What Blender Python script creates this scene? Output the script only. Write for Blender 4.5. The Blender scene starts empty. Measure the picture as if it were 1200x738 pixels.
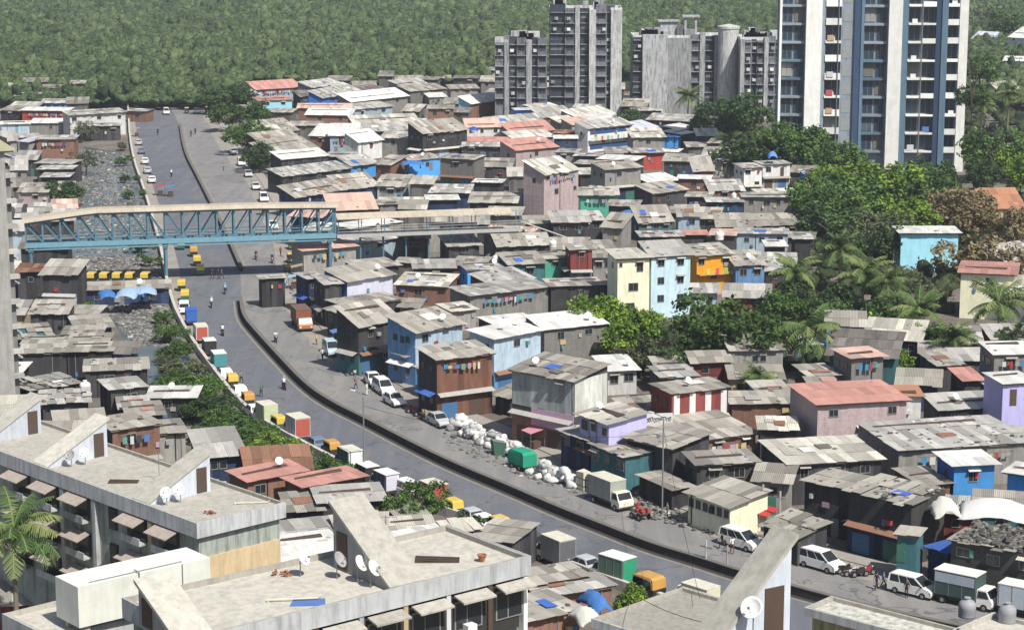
import bpy, bmesh, math, random
import numpy as np
from mathutils import Vector, Matrix
from mathutils.geometry import tessellate_polygon
R = random.Random(11)
NR = np.random.RandomState(5)
SC = bpy.context.scene
COL = SC.collection
# ---------------------------------------------------------------- camera, world, sun, exposure
F_PX, CAM_H, HOR = 2500.0, 62.0, -120.0          # focal length in px of the 1200 px wide photo, eye height, horizon row
PITCH = math.atan((369 - HOR) / F_PX)
cam_d = bpy.data.cameras.new('camera'); cam = bpy.data.objects.new('camera', cam_d); COL.objects.link(cam)
cam.location = (0, 0, CAM_H); cam.rotation_euler = (math.pi / 2 - PITCH, 0, 0)
cam_d.sensor_width = 36; cam_d.lens = 36 * F_PX / 1200; cam_d.clip_start = 1; cam_d.clip_end = 6000
SC.camera = cam
SUN_EL, SUN_AZ = math.radians(51), math.radians(146)   # azimuth clockwise from +Y: sun behind the camera, to the right
sd = Vector((math.sin(SUN_AZ) * math.cos(SUN_EL), math.cos(SUN_AZ) * math.cos(SUN_EL), math.sin(SUN_EL)))
W = bpy.data.worlds.new('World'); SC.world = W; W.use_nodes = True
nt = W.node_tree; nt.nodes.clear()
sky = nt.nodes.new('ShaderNodeTexSky'); sky.sky_type = 'NISHITA'; sky.sun_disc = False
sky.sun_elevation = SUN_EL; sky.sun_rotation = SUN_AZ; sky.dust_density = 2.0; sky.air_density = 1.0
bg = nt.nodes.new('ShaderNodeBackground'); bg.inputs[1].default_value = 0.084
wo = nt.nodes.new('ShaderNodeOutputWorld')
nt.links.new(sky.outputs[0], bg.inputs[0]); nt.links.new(bg.outputs[0], wo.inputs[0])
sl = bpy.data.lights.new('sun', 'SUN'); sl.energy = 5.0; sl.angle = math.radians(0.5); sl.color = (1.0, 0.955, 0.88)
so = bpy.data.objects.new('sun', sl); COL.objects.link(so); so.rotation_euler = sd.to_track_quat('Z', 'Y').to_euler()
so.location = (0, 0, 300)
SC.view_settings.view_transform = 'Standard'; SC.view_settings.look = 'None'
SC.view_settings.gamma = 1; SC.view_settings.exposure = 0.22; SC.view_settings.use_curve_mapping = False
SC.cycles.max_bounces = 5; SC.cycles.diffuse_bounces = 3; SC.cycles.transparent_max_bounces = 4; SC.cycles.volume_bounces = 0

def P(px, py, z=0.0):
    """photo pixel -> world point at height z"""
    d = cam.rotation_euler.to_matrix() @ Vector((px - 600, 369 - py, -F_PX))
    k = (z - CAM_H) / d.z
    return Vector((d.x * k, d.y * k, z))
def to_px(v):
    l = cam.rotation_euler.to_matrix().transposed() @ (Vector(v) - Vector((0, 0, CAM_H)))
    return 600 + F_PX * l.x / -l.z, 369 - F_PX * l.y / -l.z

# ---------------------------------------------------------------- mesh building
class MB:
    def __init__(s): s.v = []; s.f = []; s.m = []; s.t = []; s.mi = 0; s.tint = 1.0
    def face(s, pts):
        n = len(s.v); s.v += [tuple(p) for p in pts]; s.f.append(tuple(range(n, n + len(pts)))); s.m.append(s.mi); s.t.append(s.tint)
    def mesh(s, vs, fs):
        n = len(s.v); s.v += [tuple(p) for p in vs]
        for f in fs: s.f.append(tuple(n + i for i in f)); s.m.append(s.mi); s.t.append(s.tint)
    def hexa(s, b, t):     # bottom quad, top quad, both counterclockwise seen from above
        s.mesh(list(b) + list(t), [(3, 2, 1, 0), (4, 5, 6, 7), (0, 1, 5, 4), (1, 2, 6, 5), (2, 3, 7, 6), (3, 0, 4, 7)])
    def box(s, x0, x1, y0, y1, z0, z1, rz=0, piv=None):
        b = [(x0, y0, z0), (x1, y0, z0), (x1, y1, z0), (x0, y1, z0)]
        t = [(x, y, z1) for x, y, _ in b]
        if rz:
            px, py = piv or ((x0 + x1) / 2, (y0 + y1) / 2); c, q = math.cos(rz), math.sin(rz)
            f = lambda p: (px + (p[0] - px) * c - (p[1] - py) * q, py + (p[0] - px) * q + (p[1] - py) * c, p[2])
            b = [f(p) for p in b]; t = [f(p) for p in t]
        s.hexa(b, t)
    def prism(s, poly, z0, z1):
        n = len(poly); a = sum(poly[i][0] * poly[(i + 1) % n][1] - poly[(i + 1) % n][0] * poly[i][1] for i in range(n))
        if a < 0: poly = poly[::-1]
        vs = [(x, y, z0) for x, y in poly] + [(x, y, z1) for x, y in poly]
        s.mesh(vs, [tuple(range(n))[::-1], tuple(range(n, 2 * n))] + [(i, (i + 1) % n, n + (i + 1) % n, n + i) for i in range(n)])
    def side(s, prof, y0, y1, inset=None):   # profile in x,z extruded along y ; inset(z) narrows
        n = len(prof); q = inset or (lambda z: 0)
        vs = [(x, y0 + q(z), z) for x, z in prof] + [(x, y1 - q(z), z) for x, z in prof]
        s.mesh(vs, [tuple(range(n)), tuple(range(n, 2 * n))[::-1]] + [((i + 1) % n, i, n + i, n + (i + 1) % n) for i in range(n)])
    def tube(s, pts, r, n=8, cap=True):
        pts = [Vector(p) for p in pts]; rr = r if isinstance(r, (list, tuple)) else [r] * len(pts); rings = []
        for i, p in enumerate(pts):
            d = (pts[min(i + 1, len(pts) - 1)] - pts[max(i - 1, 0)]).normalized()
            a = d.orthogonal().normalized() if i == 0 else (a - d * a.dot(d)).normalized()
            b = d.cross(a); rings.append([p + (a * math.cos(2 * math.pi * k / n) + b * math.sin(2 * math.pi * k / n)) * rr[i] for k in range(n)])
        vs = [q for g in rings for q in g]; fs = []
        for i in range(len(pts) - 1):
            for k in range(n): fs.append((i * n + k, i * n + (k + 1) % n, (i + 1) * n + (k + 1) % n, (i + 1) * n + k))
        if cap: fs.append(tuple(range(n))[::-1]); fs.append(tuple(range((len(pts) - 1) * n, len(pts) * n)))
        s.mesh(vs, fs)
    def lathe(s, prof, n=12, c=(0, 0, 0)):   # prof of (r,z)
        vs = [(c[0] + r * math.cos(2 * math.pi * k / n), c[1] + r * math.sin(2 * math.pi * k / n), c[2] + z) for r, z in prof for k in range(n)]
        fs = [(i * n + k, i * n + (k + 1) % n, (i + 1) * n + (k + 1) % n, (i + 1) * n + k) for i in range(len(prof) - 1) for k in range(n)]
        fs.append(tuple(range(n))[::-1]); fs.append(tuple(range((len(prof) - 1) * n, len(prof) * n)))
        s.mesh(vs, fs)
    def data(s, name, mats):
        me = bpy.data.meshes.new(name); me.from_pydata(s.v, [], s.f)
        for m in (mats if isinstance(mats, (list, tuple)) else [mats]): me.materials.append(m)
        me.polygons.foreach_set('material_index', s.m)
        if True:
            a = me.attributes.new('tint', 'FLOAT', 'FACE'); a.data.foreach_set('value', s.t)
        me.update(); return me
    def build(s, name, mats, parent=None, smooth=False, loc=None):
        me = s.data(name, mats)
        if smooth: me.polygons.foreach_set('use_smooth', [True] * len(me.polygons))
        o = bpy.data.objects.new(name, me); COL.objects.link(o)
        if parent: o.parent = parent
        if loc: o.location = loc
        return o
def tag(o, label=None, cat=None, group=None, kind=None):
    if label: o['label'] = label
    if cat: o['category'] = cat
    if group: o['group'] = group
    if kind: o['kind'] = kind
    return o
def thing(name, loc=(0, 0, 0), rz=0, label=None, cat=None, group=None):
    o = bpy.data.objects.new(name, None); COL.objects.link(o); o.location = loc; o.rotation_euler = (0, 0, rz); o.empty_display_size = .3
    return tag(o, label, cat, group)
def copy_tree(o, parent=None):
    c = o.copy(); COL.objects.link(c)
    if parent: c.parent = parent
    for ch in KIDS.get(o.name, None) or [k for k in o.children]: copy_tree(ch, c)
    return c
KIDS = {}
def freeze(o):
    KIDS[o.name] = list(o.children)
    for k in o.children: freeze(k)
def place(proto, first, loc, rz, label, group=None, scale=None):
    """first use moves the prototype itself, later ones copy the whole tree"""
    if proto.get('_used') is None: o = proto; proto['_used'] = 1
    else:
        o = copy_tree(proto)
    o.location = loc; o.rotation_euler = (0, 0, rz); tag(o, label, group=group)
    if scale: o.scale = (scale,) * 3 if not isinstance(scale, (tuple, list)) else scale
    return o

# ---------------------------------------------------------------- materials
MATS = {}
def nodes(name, rough=.9, spec=.2, metal=0):
    m = bpy.data.materials.new(name); m.use_nodes = True; t = m.node_tree; b = t.nodes['Principled BSDF']
    b.inputs['Roughness'].default_value = rough; b.inputs['Specular IOR Level'].default_value = spec; b.inputs['Metallic'].default_value = metal
    return m, t, b
def N(t, typ, **kw):
    n = t.nodes.new('ShaderNode' + typ)
    for k, v in kw.items():
        if hasattr(n, k): setattr(n, k, v)
        else: n.inputs[k.replace('_', ' ')].default_value = v
    return n
def ramp(t, fac, stops):
    r = t.nodes.new('ShaderNodeValToRGB'); e = r.color_ramp.elements
    while len(e) < len(stops): e.new(.5)
    for q, (p, c) in zip(e, stops): q.position = p; q.color = (*c, 1) if len(c) == 3 else c
    t.links.new(fac, r.inputs[0]); return r.outputs[0]
def mixc(t, fac, a, b, mode='MIX'):
    n = t.nodes.new('ShaderNodeMix'); n.data_type = 'RGBA'; n.blend_type = mode
    for i, v in ((0, fac), (6, a), (7, b)):
        if isinstance(v, bpy.types.NodeSocket): t.links.new(v, n.inputs[i])
        else: n.inputs[i].default_value = v if i == 0 else ((*v, 1) if len(v) == 3 else v)
    return n.outputs[2]
def noise(t, vec, scale, detail=4, rough=.6):
    n = N(t, 'TexNoise'); n.inputs['Scale'].default_value = scale; n.inputs['Detail'].default_value = detail; n.inputs['Roughness'].default_value = rough
    if vec is not None: t.links.new(vec, n.inputs['Vector'])
    return n.outputs['Fac']
def mapping(t, vec, scale=(1, 1, 1), rot=(0, 0, 0)):
    n = N(t, 'Mapping'); n.inputs['Scale'].default_value = scale; n.inputs['Rotation'].default_value = rot; t.links.new(vec, n.inputs[0]); return n.outputs[0]
def objrand_vec(t):
    tc = N(t, 'TexCoord'); oi = N(t, 'ObjectInfo'); a = N(t, 'VectorMath', operation='ADD')
    sc_ = N(t, 'VectorMath', operation='SCALE'); co = N(t, 'CombineXYZ')
    for i in range(3): t.links.new(oi.outputs['Random'], co.inputs[i])
    t.links.new(co.outputs[0], sc_.inputs[0]); sc_.inputs['Scale'].default_value = 137.0
    t.links.new(tc.outputs['Object'], a.inputs[0]); t.links.new(sc_.outputs[0], a.inputs[1])
    return a.outputs[0], oi.outputs['Random']
def bump(t, b, h, dist=.05, strength=1):
    n = N(t, 'Bump'); n.inputs['Distance'].default_value = dist; n.inputs['Strength'].default_value = strength
    t.links.new(h, n.inputs['Height']); t.links.new(n.outputs[0], b.inputs['Normal'])
def vary(t, col, rnd, amt=.15):
    h = N(t, 'HueSaturation'); mr = N(t, 'MapRange'); mr.inputs['To Min'].default_value = 1 - amt; mr.inputs['To Max'].default_value = 1 + amt
    t.links.new(rnd, mr.inputs['Value']); t.links.new(mr.outputs[0], h.inputs['Value']); t.links.new(col, h.inputs['Color']); return h.outputs[0]
def m_plain(name, col, rough=.6, spec=.3, metal=0, dirt=.25):
    if name in MATS: return MATS[name]
    m, t, b = nodes(name, rough, spec, metal); v, r = objrand_vec(t)
    c = mixc(t, noise(t, v, 1.7), tuple(x * (1 - dirt) for x in col), tuple(min(1, x * (1 + dirt * .4)) for x in col))
    t.links.new(c, b.inputs['Base Color']); MATS[name] = m; return m
def m_wall(name, col, kind='plaster', dirty=.5):
    if name in MATS: return MATS[name]
    m, t, b = nodes(name, .92, .15); v, r = objrand_vec(t)
    dk = tuple(x * .30 + .008 for x in col); lt = tuple(min(.95, x * 1.18 + .01) for x in col)
    base = mixc(t, noise(t, v, .8, 5), tuple(x * .85 for x in col), lt)
    if kind == 'block':
        br = N(t, 'TexBrick'); t.links.new(mapping(t, v, (1, 1, 1), (math.pi / 2, 0, 0)), br.inputs['Vector']); br.inputs['Scale'].default_value = 1.0
        br.inputs['Brick Width'].default_value = .42; br.inputs['Row Height'].default_value = .22; br.inputs['Mortar Size'].default_value = .02
        br.inputs['Color1'].default_value = (*col, 1); br.inputs['Color2'].default_value = (*(x * .7 for x in col), 1); br.inputs['Mortar'].default_value = (*(x * 1.1 + .04 for x in col), 1)
        base = mixc(t, .6, base, br.outputs['Color'])
    if kind == 'sheet':
        sx = N(t, 'SeparateXYZ'); t.links.new(v, sx.inputs[0]); ad = N(t, 'Math', operation='ADD'); t.links.new(sx.outputs[0], ad.inputs[0]); t.links.new(sx.outputs[1], ad.inputs[1])
        ml = N(t, 'Math', operation='MULTIPLY'); t.links.new(ad.outputs[0], ml.inputs[0]); ml.inputs[1].default_value = 1.15
        fl = N(t, 'Math', operation='FLOOR'); t.links.new(ml.outputs[0], fl.inputs[0]); wn = N(t, 'TexWhiteNoise', noise_dimensions='1D'); t.links.new(fl.outputs[0], wn.inputs['W'])
        mr = N(t, 'MapRange'); mr.inputs['To Min'].default_value = .6; mr.inputs['To Max'].default_value = 1.25; t.links.new(wn.outputs['Value'], mr.inputs['Value'])
        h = N(t, 'HueSaturation'); t.links.new(mr.outputs[0], h.inputs['Value']); t.links.new(base, h.inputs['Color']); base = h.outputs[0]
        wv = N(t, 'TexWave', wave_type='BANDS', bands_direction='X'); wv.inputs['Scale'].default_value = 2.2; t.links.new(v, wv.inputs['Vector']); bump(t, b, wv.outputs['Fac'], .05, .7)
    # dark run-off stains, stretched vertically
    st = ramp(t, noise(t, mapping(t, v, (1.6, 1.6, .22)), 1.3, 6, .7), [(.44, (0, 0, 0)), (.68, (1, 1, 1))])
    mu = N(t, 'Math', operation='MULTIPLY'); t.links.new(st, mu.inputs[0]); mu.inputs[1].default_value = dirty
    c = mixc(t, mu.outputs[0], base, dk)
    pt = ramp(t, noise(t, v, .45, 6, .75), [(.56, (0, 0, 0)), (.6, (1, 1, 1))]); mu2 = N(t, 'Math', operation='MULTIPLY'); t.links.new(pt, mu2.inputs[0]); mu2.inputs[1].default_value = .55 * dirty
    c = mixc(t, mu2.outputs[0], c, tuple(x * .45 + .06 for x in col))
    t.links.new(vary(t, c, r, .2), b.inputs['Base Color']); MATS[name] = m; return m
def m_roof(name, col, rust=.3, dust=.4, metal=0):
    if name in MATS: return MATS[name]
    m, t, b = nodes(name, .8, .2, metal); v, r = objrand_vec(t); at = N(t, 'Attribute', attribute_name='tint', attribute_type='GEOMETRY')
    base = mixc(t, noise(t, v, 1.1, 5), tuple(x * .8 for x in col), tuple(min(.95, x * 1.12) for x in col))
    h = N(t, 'HueSaturation'); t.links.new(at.outputs['Fac'], h.inputs['Value']); t.links.new(base, h.inputs['Color'])
    stk = ramp(t, noise(t, mapping(t, v, (2.2, .3, 1)), 1.2, 5, .7), [(.42, (0, 0, 0)), (.7, (1, 1, 1))])
    mu = N(t, 'Math', operation='MULTIPLY'); t.links.new(stk, mu.inputs[0]); mu.inputs[1].default_value = dust
    c = mixc(t, mu.outputs[0], h.outputs[0], (.23, .205, .17))
    rs = ramp(t, noise(t, v, .75, 6, .7), [(.58, (0, 0, 0)), (.66, (1, 1, 1))]); mu2 = N(t, 'Math', operation='MULTIPLY'); t.links.new(rs, mu2.inputs[0]); mu2.inputs[1].default_value = rust
    c = mixc(t, mu2.outputs[0], c, (.17, .10, .065))
    ds = ramp(t, noise(t, v, 2.6, 6, .75), [(.6, (0, 0, 0)), (.68, (1, 1, 1))]); mu3 = N(t, 'Math', operation='MULTIPLY'); t.links.new(ds, mu3.inputs[0]); mu3.inputs[1].default_value = .5
    c = mixc(t, mu3.outputs[0], c, (.09, .085, .08))
    t.links.new(vary(t, c, r, .1), b.inputs['Base Color'])
    wv = N(t, 'TexWave', wave_type='BANDS', bands_direction='X'); wv.inputs['Scale'].default_value = 1.6; t.links.new(v, wv.inputs['Vector']); bump(t, b, wv.outputs['Fac'], .06, .6)
    MATS[name] = m; return m
ROOF = {
 'w': m_roof('roof_white_sheet', (.70, .695, .66), .12, .3), 'c': m_roof('roof_cream_sheet', (.55, .53, .46), .2, .4),
 'k': m_roof('roof_grey_cement', (.42, .41, .385), .22, .4), 't': m_roof('roof_dusty_tan', (.355, .335, .295), .3, .42),
 'r': m_roof('roof_faded_red', (.52, .26, .22), .15, .4), 'p': m_roof('roof_pale_pink', (.62, .42, .35), .1, .35),
 'd': m_roof('roof_dark', (.15, .14, .13), .3, .4), 'u': m_roof('roof_rust', (.26, .13, .08), .5, .3), 'e': m_roof('roof_pale_blue', (.55, .57, .68), .1, .25),
 'o': m_roof('roof_terracotta', (.46, .22, .13), .1, .2), 'b': m_roof('roof_blue_tarp', (.05, .14, .5), .05, .2)}
ROOFN = {'w': 'white sheet', 'c': 'cream sheet', 'k': 'grey cement', 't': 'dusty tan', 'r': 'faded red', 'p': 'pale pink', 'd': 'dark', 'u': 'rusty', 'e': 'pale blue', 'o': 'orange tile', 'b': 'blue'}
WALL = {}
def _w(k, n, col, kind='plaster', dirty=.5): WALL[k] = (m_wall('wall_' + n, col, kind, dirty), n.replace('_', ' '))
_w('gr', 'grey_plaster', (.27, .262, .245)); _w('dk', 'dark_sheet', (.058, .056, .060), 'sheet', .4); _w('ch', 'charcoal', (.055, .055, .052))
_w('bk', 'grey_block', (.20, .193, .182), 'block', .4); _w('br', 'brown_brick', (.23, .125, .09), 'block', .4); _w('bl', 'royal_blue', (.035, .16, .5), dirty=.35)
_w('b2', 'bright_blue', (.07, .30, .68), dirty=.22); _w('b3', 'mid_blue', (.12, .25, .45)); _w('lb', 'pale_grey_blue', (.36, .46, .54)); _w('sb', 'sky_blue', (.30, .60, .72), dirty=.15)
_w('pb', 'powder_blue', (.50, .66, .74), dirty=.3); _w('pk', 'dusty_pink', (.40, .32, .32), 'block', .35); _w('li', 'lilac', (.42, .40, .66), dirty=.2); _w('pl', 'pale_lilac', (.60, .60, .72), dirty=.25)
_w('cr', 'cream', (.66, .65, .48), dirty=.3); _w('te', 'teal', (.05, .15, .17)); _w('gn', 'sea_green', (.08, .36, .27), dirty=.3); _w('or', 'orange_yellow', (.62, .29, .02), dirty=.2)
_w('wh', 'off_white', (.62, .62, .6), dirty=.45); _w('ru', 'rusty_sheet', (.20, .095, .065), 'sheet', .5); _w('mr', 'maroon', (.20, .05, .045), 'sheet', .3); _w('rd', 'dark_red', (.35, .06, .045), dirty=.3)
_w('nv', 'navy', (.035, .055, .12), 'sheet', .3); _w('tn', 'tan', (.45, .36, .23), dirty=.35); _w('ps', 'pale_sheet', (.42, .46, .45), 'sheet', .5)
GLASS = m_plain('dark_glass', (.025, .03, .035), .25, .5, 0, .3)
FRAME = m_plain('window_frame', (.24, .235, .22), .7); DARKDOOR = m_plain('door_wood', (.09, .06, .045), .7)
DOORC = [DARKDOOR, m_plain('door_blue', (.06, .15, .3), .6), m_plain('door_green', (.05, .16, .12), .6), m_plain('door_grey', (.2, .2, .2), .6)]
CONC = m_wall('concrete_weathered', (.42, .41, .385), 'plaster', .45)
BLACK = m_plain('black_rubber', (.02, .02, .02), .85, .2); STEEL = m_plain('steel_grey', (.28, .29, .3), .45, .4, .4)
WHITE = m_plain('white_paint', (.78, .78, .76), .4, .4, 0, .12)
# ---------------------------------------------------------------- ground, road, canal
def m_ground():
    m, t, b = nodes('dusty_ground', .97, .1); tc = N(t, 'TexCoord'); v = tc.outputs['Object']
    c = ramp(t, noise(t, v, .12, 8, .65), [(.3, (.10, .09, .075)), (.5, (.17, .15, .125)), (.7, (.26, .235, .2))])
    c = mixc(t, ramp(t, noise(t, v, 1.5, 5, .8), [(.45, (0, 0, 0)), (.6, (1, 1, 1))]), c, (.12, .11, .10))
    t.links.new(c, b.inputs['Base Color']); return m
def m_forest_floor():
    m, t, b = nodes('forest_floor', .97, .1); tc = N(t, 'TexCoord')
    t.links.new(ramp(t, noise(t, tc.outputs['Object'], .2, 5), [(.3, (.02, .028, .014)), (.7, (.05, .06, .03))]), b.inputs['Base Color']); return m
def m_asphalt(name, a, b_, dust, seed):
    m, t, b = nodes(name, .85, .25); tc = N(t, 'TexCoord'); v = mapping(t, tc.outputs['Object'], (1, 1, 1), (0, 0, 0))
    base = mixc(t, noise(t, v, .07, 6, .6), a, b_)
    # long wheel-worn streaks running with the road
    st = noise(t, mapping(t, tc.outputs['Object'], (.55, .03, 1), (0, 0, .12)), 1.0, 4, .6)
    base = mixc(t, ramp(t, st, [(.45, (0, 0, 0)), (.7, (1, 1, 1))]), base, tuple(x * 1.1 for x in b_))
    pt = N(t, 'TexVoronoi'); pt.inputs['Scale'].default_value = .09; t.links.new(tc.outputs['Object'], pt.inputs['Vector'])
    base = mixc(t, ramp(t, pt.outputs['Color'], [(.78, (0, 0, 0)), (.8, (.35, .35, .35))]), base, tuple(x * .7 for x in a))
    base = mixc(t, ramp(t, noise(t, tc.outputs['Object'], .16, 8, .72), [(.5, (0, 0, 0)), (.75, (dust, dust, dust))]), base, (.30, .265, .22))
    base = mixc(t, ramp(t, noise(t, tc.outputs['Object'], 3.0, 3, .8), [(.3, (.12, .12, .12)), (.6, (0, 0, 0))]), base, (.04, .04, .045))
    vo = N(t, 'TexVoronoi', feature='DISTANCE_TO_EDGE'); vo.inputs['Scale'].default_value = .11; nz = N(t, 'TexNoise'); nz.inputs['Scale'].default_value = .5; t.links.new(tc.outputs['Object'], nz.inputs['Vector'])
    va = N(t, 'VectorMath', operation='MULTIPLY_ADD'); t.links.new(nz.outputs['Color'], va.inputs[0]); va.inputs[1].default_value = (5, 5, 0); t.links.new(tc.outputs['Object'], va.inputs[2]); t.links.new(va.outputs[0], vo.inputs['Vector'])
    base = mixc(t, ramp(t, vo.outputs['Distance'], [(.0, (.65, .65, .65)), (.012, (0, 0, 0))]), base, (.05, .05, .05))
    base = mixc(t, ramp(t, noise(t, tc.outputs['Object'], .9, 4, .7), [(.62, (0, 0, 0)), (.72, (.45, .45, .45))]), base, (.055, .055, .06))
    t.links.new(base, b.inputs['Base Color']); return m
def sheet(name, poly, z, mat, kind='structure', side=0.0):
    """flat polygon given by world xy points"""
    tri = tessellate_polygon([[Vector((p[0], p[1], 0)) for p in poly]])
    me = bpy.data.meshes.new(name); vs = [(p[0], p[1], z) for p in poly]; fs = []
    for a, b, c in tri:
        A, B, C = (Vector(vs[i]) for i in (a, b, c)); fs.append((a, b, c) if (B - A).cross(C - A).z > 0 else (a, c, b))
    if side:
        n = len(vs); vs += [(p[0], p[1], z - side) for p in poly]; fs += [(i, (i + 1) % n, n + (i + 1) % n, n + i) for i in range(n)]
    me.from_pydata(vs, [], fs); me.materials.append(mat); o = bpy.data.objects.new(name, me); COL.objects.link(o)
    if kind: o['kind'] = kind
    return o
def wl(pts, z=0): return [P(x, y, z).xy for x, y in pts]
def smooth_line(pts, n=2):
    for _ in range(n):
        q = [pts[0]]
        for a, b in zip(pts, pts[1:]): q += [a * .75 + b * .25, a * .25 + b * .75]
        pts = q + [pts[-1]]
    return pts
def offset(pts, d):   # left of travel direction is positive
    out = []
    for i, p in enumerate(pts):
        t_ = (pts[min(i + 1, len(pts) - 1)] - pts[max(i - 1, 0)]).normalized(); out.append(p + Vector((-t_.y, t_.x)) * d)
    return out
g = MB(); s = 3500
g.face([(-s, -300, 0), (s, -300, 0), (s, 4500, 0), (-s, 4500, 0)]); g.build('ground', m_ground())['kind'] = 'structure'
LW = smooth_line(wl([(150, 126), (153, 180), (172, 234), (190, 299), (199, 353), (219, 395), (244, 430), (271, 466), (294, 489), (330, 513), (425, 562), (506, 599), (560, 617), (600, 636), (700, 682), (790, 712), (880, 742), (1000, 780)]))
MED1 = smooth_line(wl([(211, 148), (216, 180), (232, 210), (245, 236), (263, 272), (283, 318)]))
MED2 = smooth_line(wl([(282, 353), (285, 375), (300, 393), (328, 424), (360, 458), (392, 479), (427, 496), (476, 522), (530, 549), (600, 578), (654, 602), (708, 623), (763, 645), (817, 661), (862, 676), (940, 699), (1030, 722), (1120, 742), (1250, 768)]))
RK = smooth_line(wl([(253, 128), (258, 150), (270, 170), (300, 205), (325, 245), (345, 290), (352, 350), (374, 385), (405, 412), (440, 435), (485, 462), (540, 488), (600, 512), (655, 538), (735, 569), (775, 588), (840, 612), (900, 632), (960, 650), (1014, 663), (1080, 681), (1200, 708), (1350, 740)]))
ROADPOLY = LW + RK[::-1]
MEDL = wl([(211, 148), (216, 180), (232, 210), (245, 236), (263, 272), (283, 318), (282, 353), (285, 375), (300, 393), (328, 424), (360, 458), (392, 479), (427, 496), (476, 522), (530, 549), (600, 578), (654, 602), (708, 623), (763, 645), (817, 661), (862, 676), (940, 699), (1030, 722), (1120, 742), (1250, 768)])
MEDL = [P(200, 126).xy] + smooth_line(MEDL)
A1 = m_asphalt('asphalt_blue_grey', (.112, .12, .138), (.137, .145, .163), .35, 1)
A2 = m_asphalt('asphalt_dusty', (.17, .168, .17), (.22, .215, .21), .85, 2)
sheet('road', LW + MEDL[::-1], .006, A1)
sheet('road', MEDL + RK[::-1], .006, A2)
# dusty parking strips along both kerbs (wear with a shape of its own), paint lines
DUST = nodes('road_dust', .97, .1)
def strip(name, line, w0, w1, z, mat, jag=0):
    a = offset(line, w0); rr = random.Random(3)
    b = [offset(line, w1)[i] + Vector((rr.uniform(-jag, jag), rr.uniform(-jag, jag))) for i in range(len(line))]
    mb = MB()
    for i in range(len(line) - 1):
        mb.face([(*a[i], z), (*a[i + 1], z), (*b[i + 1], z), (*b[i], z)])
    o = mb.build(name, mat); o['kind'] = 'structure'; return o
md, td, bd = DUST; tcd = N(td, 'TexCoord')
td.links.new(ramp(td, noise(td, tcd.outputs['Object'], .3, 8, .7), [(.3, (.21, .195, .17)), (.55, (.29, .265, .235)), (.75, (.35, .32, .28))]), bd.inputs['Base Color'])
strip('verge', RK, 0, -3.4, .011, md, .7); strip('verge', LW, 0, 2.2, .011, md, .5)
PAINT = m_plain('yellow_paint', (.33, .29, .19), .8, .2, 0, .4)
strip('road_line', MED2, -1.15, -.98, .012, PAINT); strip('median_gutter', MED2, -.75, -.22, .013, m_plain('gutter_dark', (.06, .055, .05), .9, .1, 0, .4)); strip('road_line', MED1, .95, 1.1, .012, PAINT)
def wallrun(name, line, w, h, mat, label, cat, z0=0, off=0, cap=None):
    a, b = offset(line, off - w / 2), offset(line, off + w / 2); mb = MB()
    for i in range(len(line) - 1):
        q = [(*a[i], z0), (*a[i + 1], z0), (*b[i + 1], z0), (*b[i], z0)]
        if (Vector(q[1]) - Vector(q[0])).cross(Vector(q[2]) - Vector(q[0])).z < 0: q = q[::-1]
        mb.hexa(q, [(x, y, z0 + h) for x, y, _ in q])
    r = thing(name, (*line[len(line) // 2], 0), 0, label, cat); o = mb.build('wall_body', mat, r, loc=(-r.location.x, -r.location.y, 0))
    if cap:
        a, b = offset(line, off - w / 2 - .06), offset(line, off + w / 2 + .06); mb = MB()
        for i in range(len(line) - 1):
            q = [(*a[i], z0 + h), (*a[i + 1], z0 + h), (*b[i + 1], z0 + h), (*b[i], z0 + h)]
            if (Vector(q[1]) - Vector(q[0])).cross(Vector(q[2]) - Vector(q[0])).z < 0: q = q[::-1]
            mb.hexa(q, [(x, y, z0 + h + .08) for x, y, _ in q])
        mb.build('coping', cap, r, loc=(-r.location.x, -r.location.y, 0))
    return r
DKC = m_wall('median_stained', (.045, .042, .04), 'plaster', .6); LTC = m_plain('coping_pale', (.16, .15, .135), .9, .1, 0, .3)
wallrun('median_barrier', MED1, .45, .7, DKC, 'low dark stained median wall on the far stretch of road beyond the footbridge', 'median', cap=LTC)
wallrun('median_barrier', MED2, .42, .8, DKC, 'long curving dark median wall dividing the two carriageways in the foreground', 'median', cap=LTC)
KERB = m_plain('kerb_stone', (.33, .31, .28), .9, .1, 0, .3)
a_ = [x for x in LW]; wallrun('canal_wall', a_, .45, 1.0, m_wall('wall_canal_pale', (.50, .48, .43), 'plaster', .5), 'pale low parapet wall between the road and the rubbish filled canal', 'wall')
rk2 = offset(RK, -.01)
pav = sheet('pavement', [Vector(p) for p in RK] + [Vector(p) for p in offset(RK, 2.0)[::-1]], .13, KERB, 'structure', .13)
# canal
CAN = wl([(98, 172), (96, 225), (86, 300), (90, 345), (130, 372), (146, 400), (160, 425), (185, 470), (225, 510), (270, 548)]) + wl([(345, 528), (300, 506), (262, 474), (236, 440), (212, 400), (194, 356), (184, 300), (166, 234), (148, 180)])
mw, tw, bw = nodes('canal_water', .18, .5); tcw = N(tw, 'TexCoord'); wn_ = noise(tw, tcw.outputs['Object'], .25, 6)
tw.links.new(ramp(tw, wn_, [(.35, (.07, .085, .085)), (.55, (.11, .125, .12)), (.68, (.13, .12, .10))]), bw.inputs['Base Color']); bump(tw, bw, noise(tw, tcw.outputs['Object'], 3.0, 3), .03, .5)
sheet('canal_water', CAN, .009, mw)
def inpoly(p, poly):
    c = False; n = len(poly)
    for i in range(n):
        a, b = poly[i], poly[i - 1]
        if (a[1] > p[1]) != (b[1] > p[1]) and p[0] < (b[0] - a[0]) * (p[1] - a[1]) / (b[1] - a[1]) + a[0]: c = not c
    return c
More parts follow.
